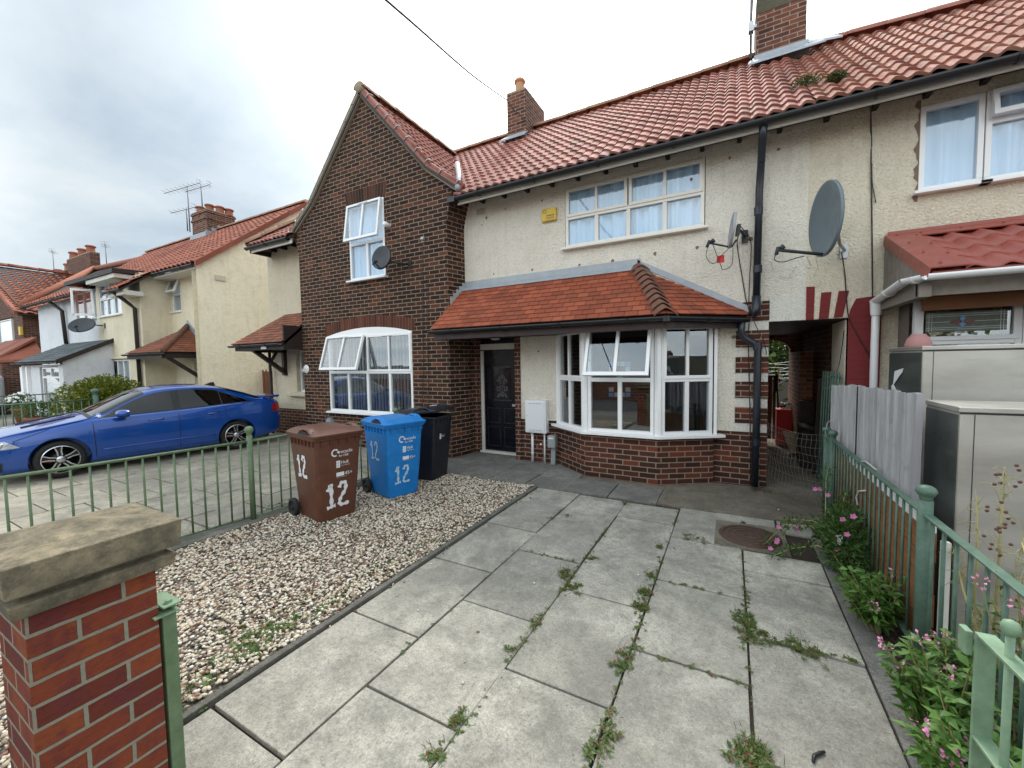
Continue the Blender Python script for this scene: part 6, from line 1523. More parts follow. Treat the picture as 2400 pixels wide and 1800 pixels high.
# open gate in the right foreground
gt=thing('open_driveway_gate',(.63,1.62,0),'pale green gate leaf with ball topped bars standing open in the lower right corner','gate')
gd=V((.06,-1,0)).normalized(); gn=V((1,.06,0)).normalized(); G0=V((.647,1.68,0))
mb=MB(); mb.obox(G0+V((0,0,.08)),gn*.045,gd*.012,(0,0,.74)); mb.build('end_stile','green_g',gt,bevel=.002)
mb=MB(); mb.obox(G0+gn*.0-gd*.0+V((-.018,.0,.745)),gn*.018,-gd*.04,(0,0,.075)); mb.build('latch_plate','green_g',gt,bevel=.003)
for z in (.815,.50,.10):
    mb=MB(); mb.obox(G0+V((0,0,z)),gn*.045,gd*1.35,(0,0,.010)); mb.build('rail','green_g',gt,bevel=.002)
for i in range(12):
    p=G0+gd*(.105+i*.085)+gn*.023; mb=MB(); zt=.888 if i%1==0 else .9
    mb.tube([p+V((0,0,.1)),p+V((0,0,zt))],.0095,10); mb.lathe(p+V((0,0,zt-.004)),[(.008,0),(.016,.006),(.0195,.018),(.0195,.026),(.015,.038),(.001,.045)],14); mb.build('bar','green_g',gt)
# corrugated sheet leaning by the fence
def corrsheet():
    A=V((.975,5.62,.0)); B=V((.985,3.22,.0)); t=thing('corrugated_metal_sheet',(.98,4.4,0),'grey corrugated metal sheet standing behind the green fence','metal sheet')
    for (u0,u1,zt0,zt1) in ((0,.47,1.335,1.405),(.475,1.0,1.395,1.425)):
        mb=MB(); n=int(90*(u1-u0)); vs=[];fs=[]
        for i in range(n+1):
            u=u0+(u1-u0)*i/n; p=A+(B-A)*u; ph=(u*34)%1; off=.011 if ph<.34 else (-.011 if .5<ph<.84 else 0)
            if u0>0: off-=.012
            zt=zt0+(zt1-zt0)*i/n+ .006*math.sin(u*40)
            for z in (.1,zt): vs.append(p+V((off,0,z)))
            for z in (.1,zt): vs.append(p+V((off+.004,0,z)))
        for i in range(n):
            a=4*i; b=a+4; fs+=[(a,b,b+1,a+1),(a+2,a+3,b+3,b+2),(a+1,b+1,b+3,a+3)]
        mb.add(vs,fs,False); mb.build('sheet','corr',t,fixn=False)
    mb=MB(); mb.box(.958,.964,4.49,4.512,.1,1.39); mb.build('sheet_seam','dish_dk',t)
    mb=MB(); mb.box(.955,.985,3.205,3.25,.1,1.425); mb.build('edge_flashing','dish_lt',t); return t
corrsheet()
tb=thing('timber_board_fence',(.96,4,0),'low brown timber board panel with a white top strip behind the green bars','board fence')
for i,(z0,z1) in enumerate(((.03,.20),(.205,.38),(.385,.55),(.555,.712))):
    mb=MB(); mb.box(.935+.004*(i%2),.953+.004*(i%2),2.88,5.3,z0,z1); mb.build('board','timber',tb)
mb=MB(); mb.box(.93,.955,2.88,4.6,.716,.775); mb.build('white_strip','white',tb)
mb=MB(); mb.box(.953,.985,2.80,2.83,.02,.70); mb.build('end_board','whitepaint',tb)
# steel cabinets
def cabinet(name,x0,x1,y0,y1,z,label):
    t=thing(name,((x0+x1)/2,(y0+y1)/2,0),label,'steel cabinet','stainless steel cabinets in the next garden')
    mb=MB(); mb.box(x0,x1,y0,y1,.03,z-.03); mb.build('body','steel',t,bevel=.008)
    mb=MB(); mb.box(x0-.004,x0,y0+.01,y1-.01,.04,z-.045); mb.build('dark_side','steel_dk',t,label='dark scratched side panel')
    mb=MB(); mb.box(x0-.006,x1,y0-.008,y1,z-.03,z); mb.build('top_panel','steel',t,bevel=.005)
    mb=MB(); mb.box(x0+.055,x0+.058,y0-.002,y0+.002,.05,z-.04); mb.box(x0,x1,y0-.003,y0+.001,z-.038,z-.032); mb.box(x1-.06,x1-.057,y0-.002,y0+.002,.05,z-.04); parts(mb,'door_seam','dish_dk',t)
    return t
cabinet('steel_cabinet',1.185,2.75,3.9,4.58,1.715,'taller stainless steel cabinet under the window of the next house')
cabinet('steel_cabinet',1.065,2.55,3.0,3.42,1.375,'lower stainless steel cabinet standing in front of the taller one')
mb=MB(); p=onY(2152,805,4.3); mb.lathe((p.x,p.y,1.72),[(.08,0),(.078,.02),(.065,.06),(.045,.085),(.045,.095),(.001,.096)],18); o=mb.build('pink_plastic_pot','pinkred',None,origin=(p.x,p.y,1.71)); o['label']='faded pink rounded pot resting on top of the taller steel cabinet'; o['category']='pot'
# white shiny scrap on the cabinet edge
mb=MB(); q=[onX(2094,900,1.178),onX(2110,935,1.178),onX(2104,945,1.178),onX(2092,915,1.178),onX(2090,905,1.178)]; mb.prism(q,(-.004,0,0)); q=[onX(2098,870,1.178),onX(2118,863,1.178),onX(2116,872,1.178),onX(2100,895,1.178),onX(2094,905,1.178)]; mb.prism(q,(-.004,0,0)); o=mb.build('torn_sticker','white',None,origin=q[0]); o['label']='torn white sticker on the dark side of the taller cabinet'; o['category']='sticker'
# passage clutter
mb=MB(); mb.box(.76,1.04,9.05,9.4,0,.68); o=mb.build('red_cabinet','redbox',None,origin=(.9,9.2,0),bevel=.01); o['label']='bright red box standing at the far end of the passage'; o['category']='box'
mb=MB(); rg=random.Random(2)
for i in range(9): mb.tube([V((.78+rg.random()*.22,9.1+rg.random()*.2,.70)),V((.78+rg.random()*.22,9.1+rg.random()*.2,.74+rg.random()*.06)),V((.78+rg.random()*.22,9.1+rg.random()*.2,.72))],.012,6)
o=mb.build('cable_heap','cable',None,origin=(.9,9.2,.7)); o['label']='heap of black cables lying on the red box in the passage'; o['category']='cables'
mb=MB(); mb.ball((.84,9.05,.78),.035,10); mb.box(.86,1.0,9.15,9.25,.69,.75); o=mb.build('white_oddments','white',None,origin=(.9,9.1,.72)); o['label']='white ball and plastic oddments on the red box'; o['category']='oddments'
mb=MB(); mb.obox((.56,9.0,.12),(.12,.0,.0),(0,.04,0),(.0,0,1.2)); mb.obox((.69,9.0,.12),(.045,.0,.0),(0,.04,0),(.0,0,1.2)); o=mb.build('wooden_board','redwood',None,origin=(.63,9,.1)); o['label']='red brown wooden board leaning at the left of the passage end'; o['category']='board'
mb=MB(); mb.tube([(.74,8.9,1.35),(.745,8.9,1.1),(.76,8.9,.9),(.77,8.95,.72)],.014,6); mb.tube([(.72,8.92,1.35),(.73,8.9,1.2),(.72,8.9,1.0)],.012,6); o=mb.build('hanging_hose','cable',None,origin=(.75,8.9,.7)); o['label']='black hose hanging beside the wooden board'; o['category']='hose'
ra=thing('rotary_clothes_dryer',(.95,11,0),'metal rotary clothes dryer in the back garden seen through the passage','clothes dryer')
mb=MB(); mb.tube([(.72,10.9,0),(.72,10.9,1.8)],.02,8); mb.build('pole','galv',ra)
mb=MB()
for k in range(4): mb.tube([(.72,10.9,.9+.2*k),(1.9,11.6-.3*k,1.65)],.008,5); 
for k in range(5): mb.tube([(.72,10.9+.1*k,1.52-.09*k),(1.5,10.9,1.45-.06*k)],.005,5)
mb.build('line_arm','galv',ra)
mb=MB(); mb.tube([(.82,10.3,1.50),(.86,10.3,1.49),(.875,10.3,1.40),(.88,10.3,1.1)],.012,6); o=mb.build('yellow_hook','yellowbox',None,origin=(.85,10.3,1.3)); o['label']='yellow hooked rod hanging in front of the garden greenery'; o['category']='hook'
mb=MB(); rg=random.Random(12); bush(mb,(2.2,15.5,1.2),(3.6,1.6,3.0),9000,.24,.15,rg,.1); 
tr=thing('garden_tree',(2.0,15.5,0),'bright green tree in the back garden seen through the passage','tree'); mb.build('crown','tree',tr,fixn=False)
mb=MB(); mb.tube([(2,15.5,0),(2.1,15.5,1.5),(2.3,15.6,3)],[.12,.09,.04],8); mb.build('trunk','darkwood',tr)
mb=MB(); mb.box(.2,4,14,14.05,0,.95); o=mb.build('garden_fence','greywood',None,origin=(2,14,0)); o['label']='low grey timber fence at the back of the rear garden'; o['category']='fence'
mb=MB(); mb.box(.9,1.6,10.6,11.4,0,.45); o=mb.build('blue_covered_stack','bluebit',None,origin=(1.2,11,0)); o['label']='stack under a light blue cover behind the red box'; o['category']='stack'
mb=MB(); mb.prism([(.92,8.4,.0),(1.02,8.4,.02),(1.0,8.42,.36),(.80,8.42,.36)],(0,.02,0)); o=mb.build('plywood_offcut','palewood',None,origin=(.95,8.4,0)); o['label']='pale triangular plywood offcut lying in the passage'; o['category']='board'
mb=MB(); mb.box(.93,1.16,7.3,7.75,0,.62); mb.box(.98,1.16,7.9,8.2,0,.95); mb.obox((.90,7.2,.62),(.22,0,-.05),(0,.5,0),(0,0,.015)); o=mb.build('dark_storage_crate','darkwood',None,origin=(1.05,7.5,0)); o['label']='dark crate with a plank on top on the right side of the passage'; o['category']='crate'
mb=MB(); mb.prism([(1.05,6.9,.0),(1.13,6.5,.0),(1.15,6.5,.8),(1.12,6.9,.85)],(.015,0,0)); o=mb.build('blue_board','bluebit',None,origin=(1.08,6.7,0)); o['label']='faded blue board leaning in the right of the passage'; o['category']='board'
mb=MB(); mb.obox((1.02,7.0,.0),(.10,0,0),(0,.03,0),(.05,.0,1.35)); mb.obox((1.06,6.8,.0),(.08,0,0),(0,.03,0),(.03,.0,1.2)); o=mb.build('dark_plank','darkwood',None,origin=(1.05,7,0)); o['label']='dark planks leaning against the passage wall'; o['category']='plank'
og=thing('leaning_gate_panel',(1.1,6.1,0),'dark green barred gate panel leaning inside the passage entrance','gate')
for i in range(7):
    p=V((1.02+.01*i,6.55-.09*i,.05)); mb=MB(); mb.tube([p,p+V((.03,0,1.42))],.009,6); mb.build('bar','green_r',og)
for z in (.2,1.25,1.40): mb=MB(); mb.bar((1.02+.03*z,6.58,z),(1.09+.03*z,5.98,z),.012,.03); mb.build('rail','green_r',og)
# wire mesh across passage
wf=thing('wire_mesh_fence',(.6,5.4,0),'sagging wire mesh fence strung across the passage entrance','wire fence')
def wp(u,v): # u 0..1 along, v 0..1 height
    a=V((.40,5.95,0)); b=V((.90,5.36,0)); p=a+(b-a)*u; top_=.86-.04*u-.05*math.sin(u*3.1); sag=.05*math.sin(u*9+v*4)*.4
    return V((p.x-.05*math.sin(3.1*u)*v+.012*math.sin(v*17+u*5),p.y-.10*math.sin(3.14*u)*(1-v)+.014*math.sin(v*13+u*9),max(.01,v*top_+sag*.3)))
mb=MB()
for i in range(17): mb.tube([wp(i/16,j/14) for j in range(15)],.0016,4,cap=False)
mb.build('upright_wire','wire',wf)
mb=MB()
for j in (1,3,5,7,8.5,10,11.5,13,14): mb.tube([wp(i/24,j/14) for i in range(25)],.0019,4,cap=False)
mb.build('line_wire','wire',wf)
mb=MB(); mb.tube([(.90,5.34,.78),(.885,5.33,.86),(.90,5.33,.96),(.95,5.3,1.0),(1.05,5.25,1.02)],.004,5); mb.tube([(.89,5.34,.70),(.93,5.36,.72),(.92,5.38,.80)],.004,5); mb.build('tie_wire','cablew',wf)
mb=MB(); mb.tube([onX(2003,1092,.90),onX(2010,1081,.90),onX(2030,1082,.91),onX(2055,1102,.92)],.006,6); mb.tube([onX(2010,1184,.88),onX(2007,1165,.88),onX(2013,1151,.88),onX(2028,1150,.88)],.007,6); o=mb.build('looped_cable','cablew',None,origin=(.92,3.8,.8)); o['label']='dirty white cable looped over the top of the right fence'; o['category']='cable'
# far left railings, second garden
gF='dark green railings of the gardens further along'
def ztop(p): return p
railing('dark_green_railing',(-12.98,-.2,0),(-12.98,3.6,0),.95,.10,30,'green_r','dark green railing beyond the blue car bonnet',gF)
railing('dark_green_railing',(-17.4,1.2,0),(-17.4,4.0,0),.95,.10,20,'green_r','further dark green railing behind the flowering bush',gF)
railing('dark_green_railing',(-16.2,4.4,0),(-14.2,4.4,0),1.05,.10,14,'green_r','dark railing against the cream wall behind the bush',gF)
fpost(-12.98,3.65,1.05,'green_r','dark green fence post beside the clay flower pots','posts of the further railings',.05)
# shrub + pots
sh=thing('golden_shrub',(-13.6,4.1,0),'rounded yellow green shrub in the garden beyond the blue car','shrub')
mb=MB(); rg=random.Random(4); bush(mb,(-13.75,4.0,.78),(.95,.75,.68),11000,.075,.045,rg,.15); mb.build('foliage','leaf_yel',sh,fixn=False)
mb=MB(); 
for i in range(5): mb.tube([(-13.7,4.0,0),(-13.7+.25*math.cos(i*1.3),4+.2*math.sin(i*1.3),.7)],[.03,.012],6)
mb.build('stems','darkwood',sh)
mb=MB(); bush(mb,(-14.5,4.25,.70),(.5,.4,.45),1200,.08,.05,rg,.3); o=mb.build('dark_green_shrub','leaf_dk',None,origin=(-14.5,4.25,0),fixn=False); o['label']='small dark green shrub left of the golden shrub'; o['category']='shrub'
for i,(px,py) in enumerate(((55,950),(88,965))):
    pp=onY(px,py,3.9 if i==0 else 3.3); bx_,by_=pp.x,pp.y
    t=thing('flower_pot',(bx_,by_,0),['clay pot of white flowers at the far left','clay pot with green trailing leaves beside the dark green post'][i],'flower pot','clay flower pots in the further garden')
    mb=MB(); mb.lathe((bx_,by_,0),[(.001,0),(.17,0),(.24,.38),(.27,.38),(.27,.45),(.22,.45),(.21,.38)],18); mb.build('pot','clay',t)
    mb=MB(); bush(mb,(bx_,by_,.62),(.42,.35,.26),420,.08,.05,random.Random(i+9),.2); mb.build('leaves','leaf_dk',t,fixn=False)
    if i==0:
        mb=MB(); rg=random.Random(6)
        for k in range(90):
            v=rvec(rg); c=V((bx_+v.x*.42,by_+v.y*.36,.66+abs(v.z)*.28)); mb.ball(c,.033,5)
        mb.build('blossom','white',t)
# house number plate and box on the gable, low junction box
mb=MB(); p=onY(718,865,GY); mb.lathe((p.x,GY,p.z),[(.001,-.012),(.085,-.012),(.09,0)],24,axis=(0,1,0)); o=mb.build('house_number_plaque','white',None,origin=(p.x,GY,p.z)); o['label']='round white plaque at the left edge of the brick gable wall'; o['category']='plaque'
mb=MB(); mb.lathe((p.x,GY-.013,p.z),[(.05,0),(.055,0)],20,axis=(0,1,0)); mb.lathe((p.x,GY-.014,p.z),[(.012,0),(.02,0)],12,axis=(0,1,0)); mb.build('number_print','dish_gr',o,fixn=False)
mb=MB(); p=onY(775,990,GY-.04); mb.box(p.x-.08,p.x+.08,GY-.10,GY,p.z-.07,p.z+.06); mb.box(p.x-.05,p.x+.05,GY-.09,GY-.01,p.z+.06,p.z+.10); o=mb.build('outdoor_socket','metergrey',None,origin=(p.x,GY,p.z),bevel=.008); o['label']='small grey outdoor socket low on the brick gable below the window'; o['category']='socket'
mb=MB(); p=onY(906,527,GY-.06); mb.lathe((p.x,GY-.09,p.z),[(.001,-.05),(.04,-.04),(.05,0),(.045,.05),(.03,.09)],14,axis=(0,1,0)); mb.lathe((p.x,GY-.02,p.z),[(.05,0),(.05,.02)],14,axis=(0,1,0)); o=mb.build('security_camera','white',None,origin=(p.x,GY,p.z)); o['label']='small white round camera beside the upper window of the brick gable'; o['category']='camera'
p=onY(990,560,GY-.03); mb=MB(); mb.ball((p.x,GY-.03,p.z),.04,10); mb.box(p.x-.03,p.x+.03,GY-.02,GY,p.z-.05,p.z+.04); o=mb.build('cable_clip_box','galv',None,origin=(p.x,GY,p.z)); o['label']='small grey cable box on the upper right of the brick gable'; o['category']='junction box'
# alarm box
p=onY(1272,490,YM); q=onY(1306,518,YM); mb=MB(); mb.box(p.x,q.x,YM-.055,YM,3.835,4.03); o=mb.build('alarm_box','yellowbox',None,origin=((p.x+q.x)/2,YM,3.93),bevel=.012); o['label']='yellow alarm bell box left of the wide upper window'; o['category']='alarm box'
mb=MB(); mb.lathe((p.x+.055,YM-.056,3.985),[(.022,0),(.03,-.002),(.03,0)],16,axis=(0,1,0)); [mb.box(p.x+.085+i*.022,p.x+.101+i*.022,YM-.058,YM-.055,3.905,3.925) for i in range(6)] 
for k in range(2): mb.box(p.x+.085,q.x-.03,YM-.058,YM-.055,3.865+.016*k,3.871+.016*k)
mb.build('lettering','yellowdk',o,fixn=False)
# gas meter box
t=thing('gas_meter_box',(-2.77,5.95,.5),'white gas meter box on the wall between the front door and the bay','meter box')
mb=MB(); mb.box(-2.955,-2.585,YM-.115,YM,.50,1.03); mb.build('box','meter',t,bevel=.008); mb=MB(); mb.box(-2.935,-2.615,YM-.125,YM-.115,.525,1.00); dd_=mb.build('door','meter',t,bevel=.004)
mb=MB()
for z in (.545,.975):
    for k in range(4): mb.box(-2.88+k*.058,-2.835+k*.058,YM-.128,YM-.124,z,z+.008)
mb.lathe((-2.915,YM-.126,.78),[(.007,0),(.007,-.003),(.001,-.004)],8,axis=(0,1,0)); parts(mb,'slot','metergrey',dd_)
mb=MB(); mb.tube([(-2.86,YM-.045,0),(-2.86,YM-.045,.5)],.020,10); mb.tube([(-2.645,YM-.045,0),(-2.645,YM-.045,.5)],.014,10); parts(mb,'pipe','meter',t)
mb=MB(); mb.tube([(-2.86,YM-.045,.14),(-2.86,YM-.045,.16)],.026,10); mb.build('pipe_collar','meter',t)
t=thing('grey_meter_cover',(-2.5,5.9,0),'grey plastic meter cover on a duct left of the bay base','meter box')
mb=MB(); mb.box(-2.565,-2.43,YM-.13,YM,.275,.475); mb.build('cover','metergrey',t,bevel=.02); mb=MB(); mb.obox((-2.535,YM-.07,0),(.075,0,0),(0,.06,0),(.01,0,.28)); mb.build('duct','metergrey',t,bevel=.006)
mb=MB(); mb.box(-2.54,-2.46,YM-.134,YM-.13,.425,.445); mb.build('label','white',t); mb=MB(); mb.box(-2.53,-2.47,YM-.133,YM-.13,.355,.40); mb.build('latch','dish_lt',t)
mb=MB(); mb.lathe((-2.73,YM-.004,.30),[(.001,-.012),(.016,-.01),(.018,0)],12,axis=(0,1,0)); o=mb.build('white_pipe_cap','white',None,origin=(-2.73,YM,.3)); o['label']='small white round cap on the bricks below the gas meter box'; o['category']='pipe cap'
# ============================================================ DISHES, AERIALS, CABLES
def dish(name,c,face,r,mat,label,wallp,lnbd=.55,k=.86,arm=(0,0,-1),armmat='black',rimw=.012,lnbcol='dish_dk',depth=.16):
    """c dish centre, face = pointing direction, wallp = wall bracket point"""
    c=V(c); f=V(face).normalized(); up=V((0,0,1)); s=f.cross(up).normalized(); u=s.cross(f).normalized()
    t=thing(name,V(wallp),label,'satellite dish')
    mb=MB(); n=40; vs=[c-f*0];fs=[]
    rings=[.25,.5,.75,.92,1.0]
    vs=[c-f*(depth*r)]
    for q in rings:
        for i in range(n):
            a=2*math.pi*i/n; vs.append(c+s*(math.cos(a)*r*k*q)+u*(math.sin(a)*r*q)-f*(depth*r*(1-q*q)))
    for i in range(n): fs.append((0,1+i,1+(i+1)%n))
    for j in range(len(rings)-1):
        for i in range(n): fs.append((1+j*n+i,1+(j+1)*n+i,1+(j+1)*n+(i+1)%n,1+j*n+(i+1)%n))
    m=len(vs); base=1+(len(rings)-1)*n
    for i in range(n): # rim
        a=2*math.pi*i/n; vs.append(c+s*(math.cos(a)*(r*k+rimw))+u*(math.sin(a)*(r+rimw))-f*.004)
    for i in range(n): vs.append(vs[m+i]-f*.028)
    for i in range(n):
        j=(i+1)%n; fs+=[(base+i,m+i,m+j,base+j),(m+i,m+n+i,m+n+j,m+j)]
    m2=len(vs); vs.append(c-f*(depth*r+.012))
    for i in range(n):
        a=2*math.pi*i/n; vs.append(c+s*(math.cos(a)*r*k*.6)+u*(math.sin(a)*r*.6)-f*(depth*r*.64+.014))
    for i in range(n):
        j=(i+1)%n; fs+=[(m2,m2+1+j,m2+1+i),(m2+1+i,m2+1+j,m+n+j,m+n+i)]
    mb.add(vs,fs,True); mb.build('reflector',mat,t,fixn=False)
    # arm + lnb
    b0=c-u*r*.98-f*.03; L=b0+f*(r*lnbd*2)+u*(r*.22)
    mb=MB(); mb.tube([c-f*(depth*r+.05)-u*r*.55,b0-f*.01,b0+f*.03,L],.011+.006*(r>.3),8); mb.build('feed_arm',armmat,t)
    mb=MB(); mb.tube([L-f*.02+u*.01,L+u*.035-f*.05],[.024,.028],10); mb.tube([L+u*.03,L-u*.05+f*.02],[.018,.018],8); mb.build('lnb',lnbcol,t)
    W_=V(wallp); back=c-f*(depth*r+.03)
    mb=MB(); mb.obox(back-s*.05-u*.06-f*.04,s*.10,u*.12,f*.04); mb.tube([back-f*.03,V(((back.x+W_.x)/2,(back.y+W_.y)/2-.05,W_.z+.02)),W_+V((0,-.04,0))],.017,8); mb.obox(W_+V((-.035,-.012,-.08)),(.07,0,0),(0,.012,0),(0,0,.16)); mb.build('wall_bracket','galv' if r>.33 else 'black',t)
    return t,L
_,Lb=dish('satellite_dish',(.835,5.42,3.10),(-.972,-.235,.0),.37,'dish_gr','large slate grey satellite dish above the passage',(1.12,5.985,2.86),lnbd=.60,k=.93)
_,Ls=dish('satellite_dish',(-.03,5.64,3.19),(-.985,-.12,.12),.195,'dish_lt','small pale satellite dish seen edge on beside the black drainpipe',(.13,5.985,3.18),lnbd=.62,k=.95)
_,Lg=dish('satellite_dish',(-5.42,5.26,3.52),(.10,-.97,.18),.20,'dish_dk','small charcoal satellite dish in front of the upper gable window',(-5.08,GY-.002,3.42),lnbd=.45,k=.95)
_,Ly=dish('satellite_dish',(-17.6,4.75,3.02),(.55,-.60,.58),.27,'dish_dk','dark satellite dish on the yellow house below its corner window',(-17.3,5.19,3.0),lnbd=.35,k=1.2)
def cab(name,pts,label,r=.006,mat='cable',cat='cable',sm=6):
    P=[V(p) for p in pts]; out=[]
    for i in range(len(P)-1):
        p0,p1,p2,p3=P[max(i-1,0)],P[i],P[i+1],P[min(i+2,len(P)-1)]
        for k in range(sm): t=k/sm; out.append(.5*(2*p1+(p2-p0)*t+(2*p0-5*p1+4*p2-p3)*t*t+(-p0+3*p1-3*p2+p3)*t**3))
    out.append(P[-1]); mb=MB(); mb.tube(out,r,6); o=mb.build(name,mat,None,origin=P[0]); o['label']=label; o['category']=cat; return o
cY=YM-.012
y_=lambda x,y,Y=cY: onY(x,y,Y)
cab('dish_cable',[y_(1732,545,5.8),y_(1728,575),y_(1738,640),y_(1748,700),y_(1756,735),y_(1754,800),y_(1756,900),y_(1758,1000),y_(1758,1130)],'black cable running from the small dish down beside the drainpipe',.006)
cab('dish_cable',[y_(1735,530,5.85),y_(1758,560),y_(1760,600),y_(1757,650),y_(1756,720),y_(1770,760,5.85),y_(1790,800,5.9),y_(1797,830)],'black cable bowing right from the small dish to the passage corner',.005)
cab('looped_cable',[Ls,y_(1655,600,5.5),y_(1672,618,5.6),y_(1690,600,5.7),y_(1712,578,5.75)],'thin black cable loop under the small dish',.004)
cab('looped_cable',[Ls+V((.03,0,0)),y_(1688,618,5.7),y_(1695,632,5.8),y_(1715,620,5.8),y_(1718,580,5.8)],'thin black cable loop hanging below the red tag',.004)
mb=MB(); p=y_(1680,600,5.75); mb.box(p.x,p.x+.085,5.74,5.75,p.z-.09,p.z); o=mb.build('red_tag','redbox',None,origin=p); o['label']='red plastic tag hanging on the cable of the small dish'; o['category']='tag'
cab('dish_cable',[Lb,y_(1815,608,5.2),y_(1835,614,5.2),y_(1865,605,5.3),y_(1885,600,5.35)],'black cable looped under the big dish arm',.005)
cab('thin_white_cable',[y_(1808,612,5.4),y_(1812,632),y_(1830,648),y_(1850,648),y_(1865,625)],'thin grey cable sagging on the wall below the big dish arm',.003,'cablew')
cab('thin_white_cable',[y_(1890,600,5.5),y_(1900,620),y_(1910,645),y_(1908,650)],'short pale cable end hanging left under the big dish',.003,'cablew')
cab('thin_white_cable',[y_(1912,605,5.5),y_(1918,630),y_(1924,660),y_(1920,672),y_(1916,668)],'pale cable with a hooked end under the big dish',.003,'cablew')
cab('dish_cable',[y_(1972,590,5.9),y_(1980,640),y_(1984,700),y_(1990,745),y_(2012,790),y_(2035,830),y_(2045,850),y_(2050,905),y_(2055,925)],'black cable dropping from the big dish across the red painted pier',.006)
cab('wall_cable',[y_(2041,235,5.7),y_(2041,300),y_(2042,400),y_(2044,550),y_(2045,700),y_(2045,800),y_(2048,900)],'black cable running straight down the wall between passage and canopy',.007)
cab('wall_cable',[y_(2041,240,5.7),y_(2043,330),y_(2044,420),y_(2049,455),y_(2053,475)],'short black cable end beside the long wall cable',.005)
cab('gable_cable',[onY(990,562,GY-.01),onY(991,620,GY-.01),onY(988,640,GY-.01),onY(991,660,GY-.01),onY(991,800,GY-.01),onY(991,960,GY-.01)],'dark cable running down the right side of the brick gable',.005,'blackpipe')
cab('gable_cable',[onY(1003,625,GY-.01),onY(1003,800,GY-.01),onY(1004,960,GY-.01)],'second dark cable beside the first on the brick gable',.004,'blackpipe')
cab('gable_cable',[onY(940,622,GY-.01),onY(960,645,GY-.01),onY(980,643,GY-.01),onY(988,638,GY-.01)],'short dark cable linking the gable dish to the wall cable',.004,'blackpipe')
cab('passage_cable',[(1.16,6.08,1.95),(1.165,6.3,1.55),(1.17,6.6,1.45),(1.165,6.9,1.7)],'black cable looped on the passage wall',.006)
cab('valley_wire',[onY(1103,455,5.5),onY(1118,440,5.75),onY(1130,420,6.0),onY(1150,400,6.35)],'pale wire lying on the tiles beside the roof valley',.006,'cablew')
cab('overhead_wire',[onY(905,0,3.0)+(onY(905,0,3.0)-onY(1190,236,8.13))*.6,onY(905,0,3.0),(onY(905,0,3.0)+onY(1190,236,8.13))/2-V((0,0,.06)),onY(1190,236,8.13)],'telephone wire crossing the sky to the small chimney',.013,'cable','wire')
cab('chimney_cable',[onY(1190,240,8.13),onY(1205,258,8.13),onY(1228,280,8.13),onX(1245,330,p0.x+.46)],'cable draped round the small chimney',.008)
# aerials
def aerial(base,h,dirv,label,L=1.1,n=9,low=False,par=None,mat='aerial'):
    t=thing('tv_aerial',base,label,'aerial'); b=V(base); mb=MB(); mb.tube([b,b+V((0,0,h))],.020,6); mb.build('mast',mat,t)
    d=V(dirv).normalized(); s=V((-d.y,d.x,0)); c=b+V((0,0,h-.03))
    mb=MB(); mb.tube([c-d*L*.35,c+d*L*.65],.011,5)
    for i in range(n):
        q=c-d*L*.35+d*L*(i+.3)/n; w_=.16+.010*i if not low else .13; mb.tube([q-s*w_,q+s*w_],.006,4)
    mb.tube([c-d*L*.35+V((0,0,.14)),c-d*L*.35-V((0,0,.14))],.006,4); mb.tube([c-d*L*.33+V((0,0,.10))-s*.15,c-d*L*.33+V((0,0,.10))+s*.15],.006,4)
    mb.build('yagi_boom',mat,t); return t
aerial((-18.55,8.2,6.9),1.75,(-.9,-.45,-.25),'tall television aerial on the left side of the yellow house chimney',1.5)
aerial((-17.65,8.25,7.5),.95,(-.9,-.45,-.25),'shorter television aerial in front of the chimney pots on the yellow house',1.0)
p=onY(446,487,8.15); aerial((-18.5,8.1,6.9),.85,(-.9,-.45,-.2),'small lower television aerial left of the yellow house chimney',1.0,6)
aerial((-37.2,9,7.3),1.7,(-.8,.3,0),'thin television aerial on the farthest left chimney',1.0,4)
aerial((-29.2,9,6.9),1.3,(-.8,.3,0),'thin television aerial right of the plain brick chimney',1.0,4)
t=aerial((.22,8.05,6.6),2.2,(-.8,-.6,0),'television aerial mast strapped to the mossy brick chimney',.9,5)
mb=MB(); mb.box(.20,.30,8.03,8.10,7.05,7.10); mb.box(.18,.26,8.0,8.1,7.0,7.15); mb.build('bracket','galv',t)
mb=MB(); mb.tube([(.24,8.06,7.6),(.22,8.07,6.9),(.24,8.08,6.5)],.012,5); mb.build('cable','cable',t)
